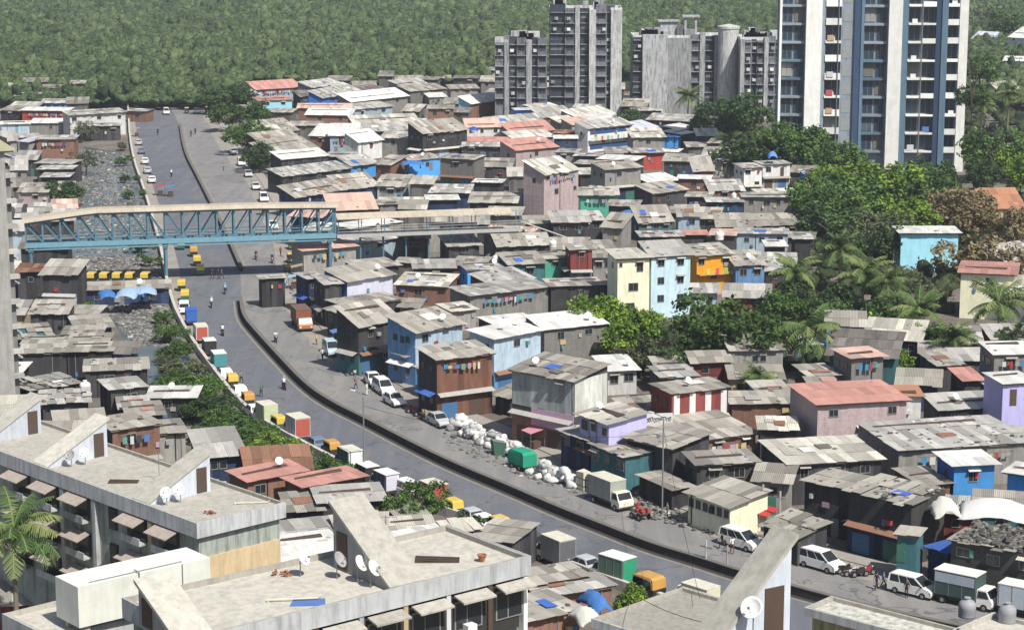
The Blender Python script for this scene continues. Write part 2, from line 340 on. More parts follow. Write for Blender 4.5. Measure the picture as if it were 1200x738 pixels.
def scatter_chunks(name, pts, smin, smax, mat, label, cat, flat=.4, z=0.0, tints=(.5, 1.4), kind='stuff'):
    mb = MB(); rr = random.Random(9)
    for (x, y, z0) in pts:
        s_ = rr.uniform(smin, smax); a = rr.uniform(0, 6.28); mb.tint = rr.uniform(*tints)
        l = s_ * rr.uniform(.6, 1.6); w = s_ * rr.uniform(.5, 1); h = s_ * rr.uniform(.3, 1) * flat * 2; c, q = math.cos(a), math.sin(a)
        bs = [(-l, -w), (l, -w), (l, w), (-l, w)]
        bt = [(u * .7 + rr.uniform(-.1, .1), v * .7 + rr.uniform(-.1, .1), h * rr.uniform(.7, 1.2)) for u, v in bs]
        mb.hexa([(x + u * c - v * q, y + u * q + v * c, z0) for u, v in bs], [(x + u * c - v * q, y + u * q + v * c, z0 + hh) for u, v, hh in bt])
    o = mb.build(name, mat); tag(o, label, cat, kind=kind); return o
mr_, tr_, br_ = nodes('rubbish', .9, .2); atr = N(tr_, 'Attribute', attribute_name='tint', attribute_type='GEOMETRY')
tr_.links.new(ramp(tr_, atr.outputs['Fac'], [(0, (.06, .055, .05)), (.5, (.15, .145, .135)), (.85, (.24, .235, .22)), (.95, (.27, .27, .26)), (.985, (.5, .5, .48)), (.99, (.12, .2, .38)), (1, (.4, .14, .1))]), br_.inputs['Base Color'])
RUB = mr_
def pts_in(poly_px, n, z=0.0, seed=1, excl=None):
    poly = [P(x, y, z).xy for x, y in poly_px]; rr = random.Random(seed)
    xs = [p[0] for p in poly]; ys = [p[1] for p in poly]; out = []
    while len(out) < n:
        p = (rr.uniform(min(xs), max(xs)), rr.uniform(min(ys), max(ys)))
        if inpoly(p, poly): out.append((p[0], p[1], z))
    return out
cp = pts_in([(88, 300), (184, 300), (192, 345), (202, 392), (205, 405), (160, 405), (130, 372), (88, 345)], 7500, .01, 2) + pts_in([(98, 175), (148, 180), (160, 232), (180, 296), (86, 296), (96, 225)], 3200, .01, 3)
cp += pts_in([(185, 440), (230, 440), (262, 480), (300, 510), (330, 530), (270, 548), (210, 505)], 1500, .01, 4)
scatter_chunks('floating_rubbish', cp, .08, .34, RUB, 'grey floating rubbish choking the canal beside the road', 'rubbish', .3, tints=(0, 1))
# ---------------------------------------------------------------- mangrove forest (one mass nobody could count)
def leafmat(name, cols, sat=1.0):
    m, t, b = nodes(name, .75, .25); at = N(t, 'Attribute', attribute_name='tint', attribute_type='GEOMETRY')
    tc = N(t, 'TexCoord'); n = noise(t, tc.outputs['Object'], .5 if name != 'mangrove' else .02, 3)
    ad = N(t, 'Math', operation='ADD'); t.links.new(at.outputs['Fac'], ad.inputs[0]); s_ = N(t, 'Math', operation='MULTIPLY'); t.links.new(n, s_.inputs[0]); s_.inputs[1].default_value = .5 if name != 'mangrove' else .9
    t.links.new(s_.outputs[0], ad.inputs[1]); sb = N(t, 'Math', operation='SUBTRACT'); t.links.new(ad.outputs[0], sb.inputs[0]); sb.inputs[1].default_value = .25 if name != 'mangrove' else .45
    c = ramp(t, sb.outputs[0], [(0, cols[0]), (.5, cols[1]), (1, cols[2])]); oi = N(t, 'ObjectInfo'); c = vary(t, c, oi.outputs['Random'], .15)
    t.links.new(c, b.inputs['Base Color'])
    tr = N(t, 'BsdfTranslucent'); t.links.new(c, tr.inputs['Color']); mx = N(t, 'MixShader'); mx.inputs[0].default_value = .25
    t.links.new(b.outputs[0], mx.inputs[1]); t.links.new(tr.outputs[0], mx.inputs[2]); t.links.new(mx.outputs[0], t.nodes['Material Output'].inputs['Surface'])
    return m
def np_mesh(name, verts, quads_or_tris, mat, tint):
    me = bpy.data.meshes.new(name); nf, k = quads_or_tris.shape
    me.vertices.add(len(verts)); me.vertices.foreach_set('co', verts.astype(np.float32).ravel())
    me.loops.add(nf * k); me.loops.foreach_set('vertex_index', quads_or_tris.astype(np.int32).ravel())
    me.polygons.add(nf); me.polygons.foreach_set('loop_start', np.arange(0, nf * k, k, dtype=np.int32))
    me.update(calc_edges=True); me.materials.append(mat)
    a = me.attributes.new('tint', 'FLOAT', 'FACE'); a.data.foreach_set('value', tint.astype(np.float32)); me.update(); return me
bmi = bmesh.new(); bmesh.ops.create_icosphere(bmi, subdivisions=2, radius=1); bmi.verts.ensure_lookup_table()
ICV = np.array([v.co[:] for v in bmi.verts]); ICF = np.array([[v.index for v in f.verts] for f in bmi.faces]); bmi.free()
MANG = leafmat('mangrove', [(.034, .058, .027), (.085, .128, .052), (.16, .215, .088)])
def clumps(name, cen, rad, mat, label, seed=0, leaves=10):
    rs = np.random.RandomState(seed); n = len(cen); k = len(ICV)
    V = ICV[None] * .8 * (1 + rs.uniform(-.42, .36, (n, k, 1))); V = V * rad[:, None, :] + cen[:, None, :]
    Fc = (ICF[None] + (np.arange(n) * k)[:, None, None]).reshape(-1, 3)
    tc_ = np.repeat(rs.uniform(.05, .85, n), len(ICF)) + rs.uniform(-.15, .15, n * len(ICF))
    # leaf sprays standing off the crowns
    m = n * leaves; ci = np.repeat(np.arange(n), leaves); d = rs.normal(size=(m, 3)); d[:, 2] = np.abs(d[:, 2]); d /= np.linalg.norm(d, axis=1)[:, None]
    c = cen[ci] + d * rad[ci] * rs.uniform(.75, 1.25, (m, 1)); u = rs.normal(size=(m, 3)); u /= np.linalg.norm(u, axis=1)[:, None]
    w = np.cross(u, d + rs.normal(size=(m, 3)) * .5); w /= np.linalg.norm(w, axis=1)[:, None] + 1e-6; s_ = rad[ci, :1] * rs.uniform(.10, .26, (m, 1))
    L = np.stack([c - u * s_, c + w * s_ * .8, c + u * s_], 1).reshape(-1, 3)
    Fl = np.arange(m * 3).reshape(-1, 3) + n * k; tl = rs.uniform(.3, 1.0, m)
    me = np_mesh(name, np.vstack([V.reshape(-1, 3), L]), np.vstack([Fc, Fl]), mat, np.concatenate([tc_, tl]))
    o = bpy.data.objects.new(name, me); COL.objects.link(o); tag(o, label, 'forest', kind='stuff'); return o
cen = []; rad = []; y = 628.0
while y < 1650:
    sp = 2.7 + (y - 620) * .0030; half = y * .262 + 25; x = -half
    edge_l = 628; edge_m = 690
    while x < half:
        X = x + R.uniform(-.45, .45) * sp; Y = y + R.uniform(-.45, .45) * sp; px = 600 + X / Y * 2500
        start = 632 if px < 290 else (700 if px < 575 else (735 if px < 880 else 560))
        if Y > start:
            h = sp * R.uniform(.55, 1.15) + (R.random() < .06) * 1.8; r = sp * R.uniform(.5, .9) * (1.5 if R.random() < .08 else 1)
            cen.append((X, Y, h * .9 + 1.2)); rad.append((r, r * R.uniform(.8, 1.2), h * .6))
        x += sp
    y += sp * .92
cen = np.array(cen); rad = np.array(rad); print('mangrove clumps', len(cen))
clumps('mangrove_forest', cen, rad, MANG, 'dense green mangrove forest filling the whole background', 3, 30)
sheet('forest_floor', [Vector((-900, 622)), Vector((-60, 622)), Vector((-60, 695)), Vector((900, 695)), Vector((900, 4400)), Vector((-900, 4400))], .004, m_forest_floor())
# ---------------------------------------------------------------- the shacks and houses
# each row: eave line xl yl xr yr, visible roof rise, visible wall height (all photo px), roof, wall, options
HT = """
@290 85 6
70 120 360 98 42 60 r lb w3 n=redtop
85 200 310 190 22 70 r sk w2
0 155 80 150 28 50 w tn w1
45 275 120 270 22 30 p br
95 430 340 400 85 30 t gr
110 500 370 470 55 40 t dk
160 580 470 520 50 50 t dk
460 110 655 75 25 40 k gr
540 190 690 130 50 50 k bl w1
690 140 780 120 35 60 k gr w1
375 170 540 160 35 40 d dk
355 247 722 248 28 20 p br D3
410 295 728 300 42 55 w br w2
435 440 580 448 82 100 w br w1
580 440 770 440 80 130 w lb w1 n=whiteroof
740 210 1110 155 35 40 w gr w3
730 265 1010 232 25 60 k lb w2
750 360 1200 340 50 20 c dk
770 420 1190 395 45 15 k dk
785 490 940 465 48 80 w wh w1
945 455 1200 462 42 110 k gr w2
250 612 560 580 45 80 w dk w3
560 590 735 592 30 90 k dk
265 735 700 665 38 40 k dk w3
735 655 900 630 45 80 k b2 w1
900 640 1010 650 55 70 t br
1080 95 1200 80 25 60 k gr w1
810 130 960 110 20 40 d gr
@480 85 6
0 100 130 80 28 40 k gr
10 135 250 110 28 120 t bk w2
310 40 470 42 18 50 d dk w2
290 115 480 110 26 80 t gr w1
140 175 260 170 28 80 w gr w1
130 255 305 255 25 110 t br w2
540 140 720 145 26 30 k gr
740 125 900 118 25 50 k gr w1
430 225 650 180 50 110 w br S=sb n=cornerhut
690 195 880 170 28 100 w bl w1 n=bluebox
750 265 880 262 14 30 e b2
890 262 1060 240 24 50 c dk
590 380 950 340 60 60 k dk w2
930 320 1160 290 45 80 k br w1
1080 215 1200 205 25 40 k gr
400 385 635 380 58 75 p wh w3
95 430 400 395 62 170 t dk w4
375 480 680 485 28 12 r dk D3
375 518 685 520 28 80 k dk w2
710 425 1010 395 50 20 r gr D4
730 470 1020 448 45 40 c gr w1
745 550 1040 515 58 130 r pk w1 n=pinkbarn
1020 425 1175 430 22 15 u dk D3
1020 465 1180 465 24 80 w nv w1
1030 560 1170 565 24 60 k gr w1
0 345 100 345 20 40 w b2
0 460 75 465 45 100 w gr w1
0 620 210 600 30 130 t b2 d w1 n=brightblue
215 600 455 615 30 180 t bk w1
455 660 715 665 60 100 t dk w2
940 722 1190 672 100 300 c pk w2 w4 n=tallpink
1080 370 1200 350 35 40 c gr
@670 85 6
50 140 240 150 20 60 u mr w1
110 200 310 210 15 40 k mr
0 265 170 270 42 60 k mr
350 235 520 240 50 60 t dk w1
360 180 520 185 22 30 p dk
440 270 630 268 18 80 k dk w2
530 330 820 345 42 40 k dk
0 370 150 355 38 30 p gr
20 325 300 275 35 20 c gr
160 355 390 315 30 20 w gr
105 400 430 355 35 160 k wh B w4 n=whitebalcony
440 415 610 370 30 30 e tn
430 455 650 450 58 80 c gr w1
640 450 745 455 8 90 b b2 D2.5
740 410 870 375 18 30 w dk
760 440 870 415 18 50 w dk
430 565 640 560 30 50 k rd
620 555 740 560 22 40 w gr
20 585 190 590 22 20 k dk
190 605 440 620 28 20 w dk
20 640 220 650 25 40 k dk
@680 165 6
170 205 430 180 48 220 t gr w1 n=greytower
590 140 770 145 50 80 t dk w1
800 210 935 208 95 40 t mr S=b2
890 150 1120 125 35 60 e gr w1
480 300 700 270 45 30 w dk
500 375 755 335 50 100 t dk w1
690 265 905 270 26 90 w br w1
750 390 905 395 32 40 t dk
910 350 1150 345 72 80 k br w1
900 430 1145 430 14 60 k nv
0 235 155 230 40 80 k dk w1
0 380 260 380 52 90 t gn w1 n=greenhut
200 455 400 460 40 50 t dk
410 570 650 560 110 75 t te w3
690 530 840 530 80 90 t lb w1
830 540 960 545 72 80 t dk w2
965 600 1200 600 90 50 t dk w3
1200 600 1550 585 80 60 t dk w4
160 600 290 610 90 40 t gr
0 560 160 555 62 90 k dk w2
430 675 720 670 20 20 k dk
@800 165 6
470 105 950 115 32 80 w gr w3 n=longwhite
430 190 560 185 18 200 k wh w2
560 168 760 160 15 170 k wh w2 d
860 230 1020 228 28 70 w tn S=bl
540 375 820 365 32 20 c gr D4
430 395 830 395 18 80 k gr w4
380 650 740 655 18 60 k lb w3
790 690 900 690 36 60 k dk
200 660 360 665 22 40 p dk
0 660 170 660 26 30 r dk
@300 195 6
290 220 600 150 80 60 t nv
600 160 850 130 75 60 t nv w1
850 135 1040 140 72 100 t ps w3
530 305 840 290 105 40 p dk n=palepink
670 440 1010 385 28 80 w gr w1
700 550 1030 485 42 150 k lb w1
340 595 695 555 38 150 p gr w1 n=pinkeave
870 270 1010 265 26 40 t gr
@490 195 6
90 180 350 185 55 60 k nv
70 235 275 232 22 25 w nv
390 110 580 115 22 50 w dk
360 250 690 255 70 40 t dk
740 185 828 182 10 170 k pl
215 560 430 545 70 60 k dk w1
560 560 930 545 80 50 t dk
950 580 1200 580 80 60 t br w1
640 690 890 675 80 70 t te w1
950 390 1200 385 75 80 k dk w2
@340 300 6
-200 160 -40 150 3 3 k dk
130 160 240 150 36 200 k nv w2 N5.5
245 200 360 190 60 180 k dk
400 175 720 125 70 220 t pl S=bl N6.5 n=lilacwall
390 360 770 295 45 40 t dk
740 195 1100 215 85 120 c br w1 n=creamroof
480 490 770 440 110 260 t dk w2 N6.8
880 530 1210 470 95 400 t lb S=b3 w2 N7.3 n=paleblue
600 600 770 605 100 60 c dk
880 85 1150 80 60 70 k dk w1
500 90 760 60 50 40 t dk
@530 280 6
105 220 370 205 14 130 k b2 d w1 n=bluemid
0 180 220 190 60 70 t br
270 330 560 260 60 30 k dk
120 405 680 325 55 190 k gr w1 n=greyslab
690 335 1110 320 24 60 t dk w1
650 140 820 130 45 150 t gn d w1
830 75 985 70 40 230 t mr w1
990 130 1130 130 50 170 t gr w2
285 600 590 565 45 60 w dk
290 700 625 635 55 400 w lb w1 N7.5 n=whiteslope
640 640 1090 585 95 170 w bk w2 n=darkblock
0 510 165 490 50 60 c gr
@720 270 6
20 195 250 185 62 400 c cr w4 N9.5 n=cream
255 180 540 165 100 400 k pb w6 N9.5 n=powder
575 175 830 160 72 250 t or B w3 N6.5 n=orange
850 245 1060 235 100 140 t b3 w2 n=bluebox2
1060 285 1200 275 36 100 k dk w1
1080 110 1200 110 14 60 w dk
-170 130 0 125 60 40 t gr
@460 380 6
310 245 700 195 80 400 t ru S=ch N7.6 D4.5 n=rustshack
@0 0 1
362 324 378 348 6 30 d nv w2 N4 D4
382 354 406 376 7 30 t dk w2 N4 D4
412 380 438 398 7 30 k nv w2 N4 D4
446 402 480 422 7 30 t dk w3 N3.8 D4
488 428 508 437 7 30 k te w1 N3.6 D3.5
658 502 690 517 7 30 k nv w2 N4 D4
694 519 732 535 7 30 t te w3 N4 D4
@640 400 6
-240 192 198 276 105 300 t dk w3 N8.5 D6 F=ps n=pinkrow
430 205 640 192 105 160 w wh w2 S=li n=whitecap
580 500 860 472 100 100 t dk
240 490 438 592 70 160 c li w3 N6.5 D5 n=lilac
780 190 1015 182 85 60 t dk
810 250 1060 236 50 130 k dk w1
870 367 1295 318 70 210 t wh X=stripe N6 n=striped
900 722 1494 628 170 110 t br w3 D9 n=longbrown
570 670 890 745 100 120 t dk N5 D6
@820 400 6
430 370 640 360 95 15 t dk S=b2
220 435 665 430 70 70 t br
425 615 680 620 95 60 c dk
810 440 1475 405 85 280 r pk w3 N6.5 D9 n=bigpink
1060 115 1300 98 55 270 p bk w1 N6.5 n=smallblock
770 240 960 230 70 25 t dk
790 320 960 320 50 60 t br
@1000 380 6
590 290 770 280 90 150 k dk
780 390 900 385 85 60 r dk
590 600 1045 570 110 80 k dk w2 n=greenroof
985 210 1290 203 90 150 w bk w1 N7 n=whiteblock
1045 415 1290 403 70 350 w li d N7 n=lilacright
310 500 480 500 40 50 o wh
@1000 500 6
280 165 1290 100 85 180 k gr w1 D11 N4.5 n=hugeroof
-474 260 216 222 140 100 c dk w3 D9 N4.5
700 267 1005 252 95 230 w b2 w1 N5.5 S=bl n=bluehouse
470 410 690 392 90 100 t br w1 N3.6
1090 310 1290 345 16 120 w b2
@700 500 6
210 75 510 150 60 140 t bl d
690 262 1130 240 85 200 t dk w2 N4.5
640 458 935 556 95 150 t cr w6 N3.4 D5 n=lowcream
520 440 660 410 50 60 t dk
@880 500 6
380 375 690 440 60 240 t dk N5.2 D5
690 450 1130 555 110 420 t ch N6 D5.5 R n=charcoal
90 690 330 780 90 80 t dk R N2.8 D3.6
@1000 615 6
310 58 450 75 10 230 t te d N4.6 D4 n=tealhut
530 150 665 195 8 170 b nv N3.2 D3
690 110 1290 215 90 300 t ch N5 D6 R w3 n=rubbleshop
@0 90 6
105 135 325 130 20 50 k b2 w2
70 205 270 208 30 20 c dk
290 185 495 185 28 40 k b2 w2
150 235 480 240 22 80 w rd n=crimson
0 235 145 240 32 50 t dk w1
215 325 460 325 32 90 w gr w1
10 335 205 330 20 60 w lb
255 440 520 440 28 130 k br w2 n=brickbay
490 270 880 248 25 100 k wh w5 N6 n=market
890 240 1030 245 15 70 t br w1
540 350 840 345 14 60 k dk w3
250 605 500 615 28 50 k dk
270 650 500 650 24 40 k dk
290 705 480 705 30 40 k dk
130 450 210 460 30 60 e gr
@0 180 3.69
80 165 205 165 38 62 t pk w1
180 518 330 522 62 70 t dk
350 590 730 578 34 90 t nv w3 N2.6 n=tarpmarket
130 690 290 690 60 60 t dk
0 300 5 300 3 3 t dk
@0 350 6
160 318 480 312 55 20 t dk
480 310 755 305 42 20 t dk
155 385 465 372 55 150 t dk
470 372 785 367 45 60 t dk
450 250 700 246 55 20 t dk
600 510 1035 490 85 150 t dk w1
230 650 550 590 70 60 k dk R
780 640 1020 612 72 100 k dk w1
-60 515 140 515 50 60 w dk
300 740 620 720 70 60 k dk R
-120 660 40 620 60 60 t dk
@0 360 3.69
640 388 840 387 32 90 w dk w1 N3 n=canalwhite
485 530 690 500 48 190 t br S=ch N6.2 w1 n=canaltower
690 545 800 535 42 60 t gr
520 440 645 432 45 30 k dk
560 470 700 460 40 40 t dk
@250 440 6
240 738 640 662 70 150 r br w2 N4.4 D3.6 n=redbrickl
630 775 1045 700 62 130 r br w1 N4.4 D3.6 n=redbrickr
@300 538 3.69
75 362 370 325 88 30 k dk
80 410 370 370 28 25 w dk
80 468 370 430 52 60 w dk
270 190 560 170 32 40 k dk
150 225 280 215 50 60 t dk
590 330 780 318 70 20 c dk
670 385 900 330 42 20 w dk
930 335 1110 362 42 20 t dk
@600 538 3.69
50 545 330 500 60 110 t br N3.4 D3.6
120 592 440 540 50 60 k br N3.0 D3.4
55 697 300 640 72 110 t br N4.0 D5
@900 180 3.69
575 342 825 342 20 180 w sb N7 S=sb D6 n=skyblue
835 512 1065 522 48 220 r cr w1 N7 S=tn D9 n=redcream
945 235 1110 232 85 60 o tn
1010 470 1200 440 60 60 t tn
1040 600 1200 620 80 80 t gr w2
690 262 735 262 10 20 k gr
@900 0 3.69
865 185 940 190 50 30 e sb
1045 160 1110 165 45 90 w wh w2
1020 262 1110 265 18 70 w wh w2
870 350 1000 345 28 60 k gr w1
1000 400 1110 395 45 60 t tn w1
-20 690 0 690 8 20 w gr
"""
# landmarks: house key -> words used in its neighbours' labels
LMN = dict(redtop='red-topped blue house', whiteroof='wide white roof', cornerhut='white-roofed brick hut', bluebox='royal blue box house', pinkbarn='red-roofed pink barn', brightblue='bright blue wall', tallpink='tall pink house with cream roof', whitebalcony='white house with blue windows', greytower='tall grey plaster house', greenhut='sea-green hut', longwhite='long white roof by the trees', palepink='pale pink roof', pinkeave='pink-eaved house by the road', lilacwall='pale lilac wall', creamroof='cream patched roof', paleblue='pale blue house above the road', bluemid='bright blue shack', greyslab='long grey concrete house', whiteslope='sloping white roof', darkblock='dark block house by the tree', cream='cream three-storey house', powder='powder blue three-storey house', orange='orange balcony house', bluebox2='blue house beside the orange one', rustshack='rusty sheet shack', pinkrow='pink-skirted row house', whitecap='small white-capped house', lilac='lilac house', striped='maroon and white striped house', longbrown='long brown shed', bigpink='big pink-walled house', smallblock='grey block house by the palms', greenroof='greenish open-fronted roof', whiteblock='white-roofed grey house at right', lilacright='lilac house at right', hugeroof='huge grey roof', bluehouse='blue house with red curtain', lowcream='low cream roadside building', charcoal='charcoal shack with ragged roof', tealhut='teal doorway', rubbleshop='rubble-roofed shop', crimson='crimson wall', brickbay='brick bay house', market='market hall over the canal', tarpmarket='blue-tarp market', canalwhite='white-roofed hut by the canal', canaltower='two-storey brick shack by the canal', redbrickl='red-roofed brick house', redbrickr='right-hand red-roofed brick house', skyblue='sky blue house in the trees', redcream='cream house with red roof')
houses = []; oo = (0, 0, 1)
for ln in HT.strip().splitlines():
    w_ = ln.split()
    if ln[0] == '@': oo = (float(w_[0][1:]), float(w_[1]), float(w_[2])); continue
    xl, yl, xr, yr, dv, hv = map(float, w_[:6])
    h = dict(xl=oo[0] + xl / oo[2], yl=oo[1] + yl / oo[2], xr=oo[0] + xr / oo[2], yr=oo[1] + yr / oo[2], dv=dv / oo[2], hv=hv / oo[2], roof=w_[6], wall=w_[7], win=0, D=None, N=None, side=None, key=None, door=False, balc=False, rag=False, stripe=False, front=None)
    if h['xr'] - h['xl'] < 6 or h['xr'] < -12: continue
    for o_ in w_[8:]:
        if o_[:2] == 'n=': h['key'] = o_[2:]
        elif o_[:2] == 'S=': h['side'] = o_[2:]
        elif o_[:2] == 'F=': h['front'] = o_[2:]
        elif o_[:2] == 'X=': h['stripe'] = True
        elif o_ == 'B': h['balc'] = True
        elif o_ == 'R': h['rag'] = True
        elif o_ == 'd': h['door'] = True
        elif o_[0] == 'w': h['win'] = int(o_[1:])
        elif o_[0] == 'D': h['D'] = float(o_[1:])
        elif o_[0] == 'N': h['N'] = float(o_[1:])
    h['wall'] = 'sb' if h['wall'] == 'sk' else h['wall']
    houses.append(h)
def fit(h, H):
    a, b = P(h['xl'], h['yl'], H), P(h['xr'], h['yr'], H)
    u = (b - a); w = u.length; ang = math.atan2(u.y, u.x)
    lim = math.radians(58)
    ang = max(-lim, min(lim, ang)) if h['N'] is not None else ang * .85
    c = (a + b) / 2; sc_ = F_PX / c.y; t_ = (CAM_H - H) / c.y
    w = min(w, (h['xr'] - h['xl']) / sc_ / max(.3, math.cos(ang)))
    v = h['dv'] / sc_
    d = h['D'] or (4.5 + (hash((int(h['xl']), int(h['yl']))) % 100) / 60)
    d = max(2.4, min(d, v / .06))
    pitch = v / d / max(.6, math.cos(ang)) - t_
    if pitch > .45 and not h['D']: d = min(9, v / (t_ + .4)); pitch = v / d - t_
    pitch = max(.02, min(.5, pitch))
    return a, b, c, w, d, ang, pitch, sc_
def rect(c, w, d, ang, m=0.0):
    u = Vector((math.cos(ang), math.sin(ang))); n = Vector((-u.y, u.x)); c = c.xy
    return [c - u * (w / 2 - m) + n * m, c + u * (w / 2 - m) + n * m, c + u * (w / 2 - m) + n * (d - m), c - u * (w / 2 - m) + n * (d - m)]
def overlap(A, B):
    best = 1e9
    for poly in (A, B):
        for i in range(4):
            e = (poly[(i + 1) % 4] - poly[i]).normalized(); nx = Vector((-e.y, e.x))
            pa = [p.dot(nx) for p in A]; pb = [p.dot(nx) for p in B]
            o_ = min(max(pa), max(pb)) - max(min(pa), min(pb))
            if o_ <= 0: return 0
            best = min(best, o_)
    return best
placed = []; roadp = [Vector(p) for p in ROADPOLY]; canp = [Vector(p) for p in CAN]
order = sorted(houses, key=lambda h: (h['N'] is None, -(h['yl'] + h['yr']) / 2))
for h in order:
    rr = random.Random(int(h['xl'] * 7 + h['yl'] * 13)); sc0 = F_PX / P((h['xl'] + h['xr']) / 2, (h['yl'] + h['yr']) / 2, 4).y
    hv = h['hv'] / sc0; pref = h['N'] or max(hv + .2, rr.uniform(3.0, 4.6)); lo = max(2.3, min(hv, 8)); best = None
    for H in ([h['N']] if h['N'] else sorted([lo + i * .15 for i in range(int((9.5 - lo) / .15) + 1)], key=lambda q: abs(q - pref))):
        a, b, c, w, d, ang, pitch, sc_ = fit(h, H); pen = abs(H - pref) * .25
        for ds in (1.0,):
            A = rect(c, w, d, ang, .1); s0 = pen
            for (B, g, f0, f1) in placed:
                if abs(B[0].y - A[0].y) > 40: continue
                o_ = overlap(A, B)
                if o_ > 0: s0 += o_ * 3 + .5
                xo = min(h['xr'], g['xr']) - max(h['xl'], g['xl'])
                if xo > 4:
                    mine = (h['yl'] + h['yr']) / 2; his = (g['yl'] + g['yr']) / 2
                    if mine < his - 2 and c.y < f0 - .2: s0 += 1.5 + (f0 - c.y) * .2
                    if mine > his + 2 and c.y > f0 + .2: s0 += 1.5 + (c.y - f0) * .2
            for p in A + [(A[0] + A[1]) / 2, c.xy]:
                if inpoly(p, roadp): s0 += 4
                if inpoly(p, canp) and h['key'] not in ('market', 'tarpmarket'): s0 += .8
        if best is None or s0 < best[0]: best = (s0, H)
        if s0 < .3: break
    H = best[1]; fr = fit(h, H); h['H'] = H; h['fit'] = fr
    A = rect(fr[2], fr[3], fr[4], fr[5], .1); placed.append((A, h, fr[2].y, fr[2].y + fr[4] * math.cos(fr[5])))
    h['score'] = best[0]
print('houses', len(houses), 'bad', sum(1 for h in houses if h['score'] > 3), 'H avg', sum(h['H'] for h in houses) / len(houses))

def win(parent, x, z, ww, wh, y=0.0, mat=None, bars=True, ny=-1):
    """window on the front wall: frame part, pane sub-part, sill"""
    f = MB(); t = .07
    f.box(x - ww / 2 - t, x + ww / 2 + t, y - .05, y + .02, z + wh, z + wh + t); f.box(x - ww / 2 - t, x + ww / 2 + t, y - .09, y + .02, z - t, z)
    f.box(x - ww / 2 - t, x - ww / 2, y - .05, y + .02, z, z + wh); f.box(x + ww / 2, x + ww / 2 + t, y - .05, y + .02, z, z + wh)
    if bars and ww > .7: f.box(x - .02, x + .02, y - .04, y + .02, z, z + wh)
    fo = f.build('window', FRAME, parent); g = MB(); g.box(x - ww / 2, x + ww / 2, y - .015, y + .02, z, z + wh); g.build('pane', mat or GLASS, fo); return fo
def sheet_roof(w, d, H, pitch, rr, rag, over=.35, wide=1.05, neat=False):
    """overlapping sheets, each slightly out of line and tone; front eave at y=-over"""
    mb = MB(); L = d + 2 * over * .8; n = max(1, round((w + 2 * over) / wide)); sw = (w + 2 * over) / n; rows = 1 if L < 3 else (2 if L < 6.5 else 3)
    for i in range(n):
        for j in range(rows):
            x0 = -w / 2 - over + i * sw; y0 = -over + j * L / rows - .12; y1 = -over + (j + 1) * L / rows
            jit = .35 if rag else (.06 if neat else .2)
            if j == 0: y0 += rr.uniform(-jit, jit * .6)
            if rag and rr.random() < .12: continue
            lift = (i % 2) * .018 + .03 * j + rr.uniform(0, .02 if neat else .07) + (rr.uniform(0, .18) if rag else 0)
            sk = rr.uniform(-.06, .06) if not rag else rr.uniform(-.2, .2); th = .04
            mb.tint = (rr.choice([1, 1, 1, .9, 1.08, .78]) if neat else rr.choice([1, 1, .85, 1.15, .62, .75, 1.35])) * rr.uniform(.93, 1.06) if not rag else rr.uniform(.55, 1.35)
            z0 = H + y0 * pitch + lift; z1 = H + y1 * pitch + lift * .5 + (rr.uniform(-.1, .1) if rag else 0)
            b = [(x0 - .03, y0, z0), (x0 + sw + .05, y0, z0), (x0 + sw + .05 + sk, y1, z1), (x0 - .03 + sk, y1, z1)]
            mb.hexa(b, [(p[0], p[1], p[2] + th) for p in b])
    return mb
def wall_box(w, d, H, pitch, mats, z0=0):
    """walls with sloping top; mats index 0 front/right/back, 1 left"""
    mb = MB(); q = [(-w / 2, 0), (w / 2, 0), (w / 2, d), (-w / 2, d)]; top = [H - .02, H - .02, H + d * pitch - .02, H + d * pitch - .02]
    b = [(x, y, z0) for x, y in q]; t = [(x, y, z) for (x, y), z in zip(q, top)]
    for i, j in ((0, 1), (1, 2), (2, 3), (3, 0)):
        mb.mi = (1 if (i == 3 and len(mats) > 1) else 0); mb.face([b[i], b[j], t[j], t[i]])
    mb.mi = 0; mb.face(t); return mb
USEDLAB = {}
lmpos = {h['key']: ((h['xl'] + h['xr']) / 2, (h['yl'] + h['yr']) / 2) for h in houses if h['key']}
ORD = ['', 'second ', 'third ', 'fourth ', 'fifth ', 'sixth ', 'seventh ', 'eighth ', 'ninth ']
SPECIAL = dict(cream='cream painted three-storey house with dark windows rising above the bright green tree', powder='powder blue three-storey house with six small windows joined to the cream house', orange='orange-yellow house with a balcony of hanging clothes between blue houses', rustshack='tall shack clad in rusty red-brown metal sheets beside the parked silver car', striped='shack with maroon and white vertical stripes above the signboard', bluehouse='small bright blue house with red curtain in its window and pale roof', bigpink='wide dusty pink block house with a long faded red roof', skyblue='plain sky blue house standing among trees and brown foliage', redcream='cream house with red roof and four side windows beside the palm', hugeroof='very long low building under one huge grey cement roof at right', lowcream='low cream roadside building with a row of small dark windows', tealhut='narrow teal-fronted hut beside the white minivan', market='long pale two-level market hall standing over the far end of the canal', tallpink='tall pink plaster house with a single cream roof slab beside the walkway stairs', whitebalcony='white two-storey house with blue window bands and twin white balconies', lilac='lilac house with a cream roof leaning over the green truck', pinkrow='row house with pale sheet upper storey and pink painted skirt over the road', palepink='shack with a broad pale pink roof touching the footbridge walkway', charcoal='charcoal walled shack with a ragged sheet roof by the parked motorcycles', rubbleshop='dark roadside shop whose roof is heaped with rubble and scrap', tarpmarket='dark stilted market shed with blue tarpaulins over the canal')
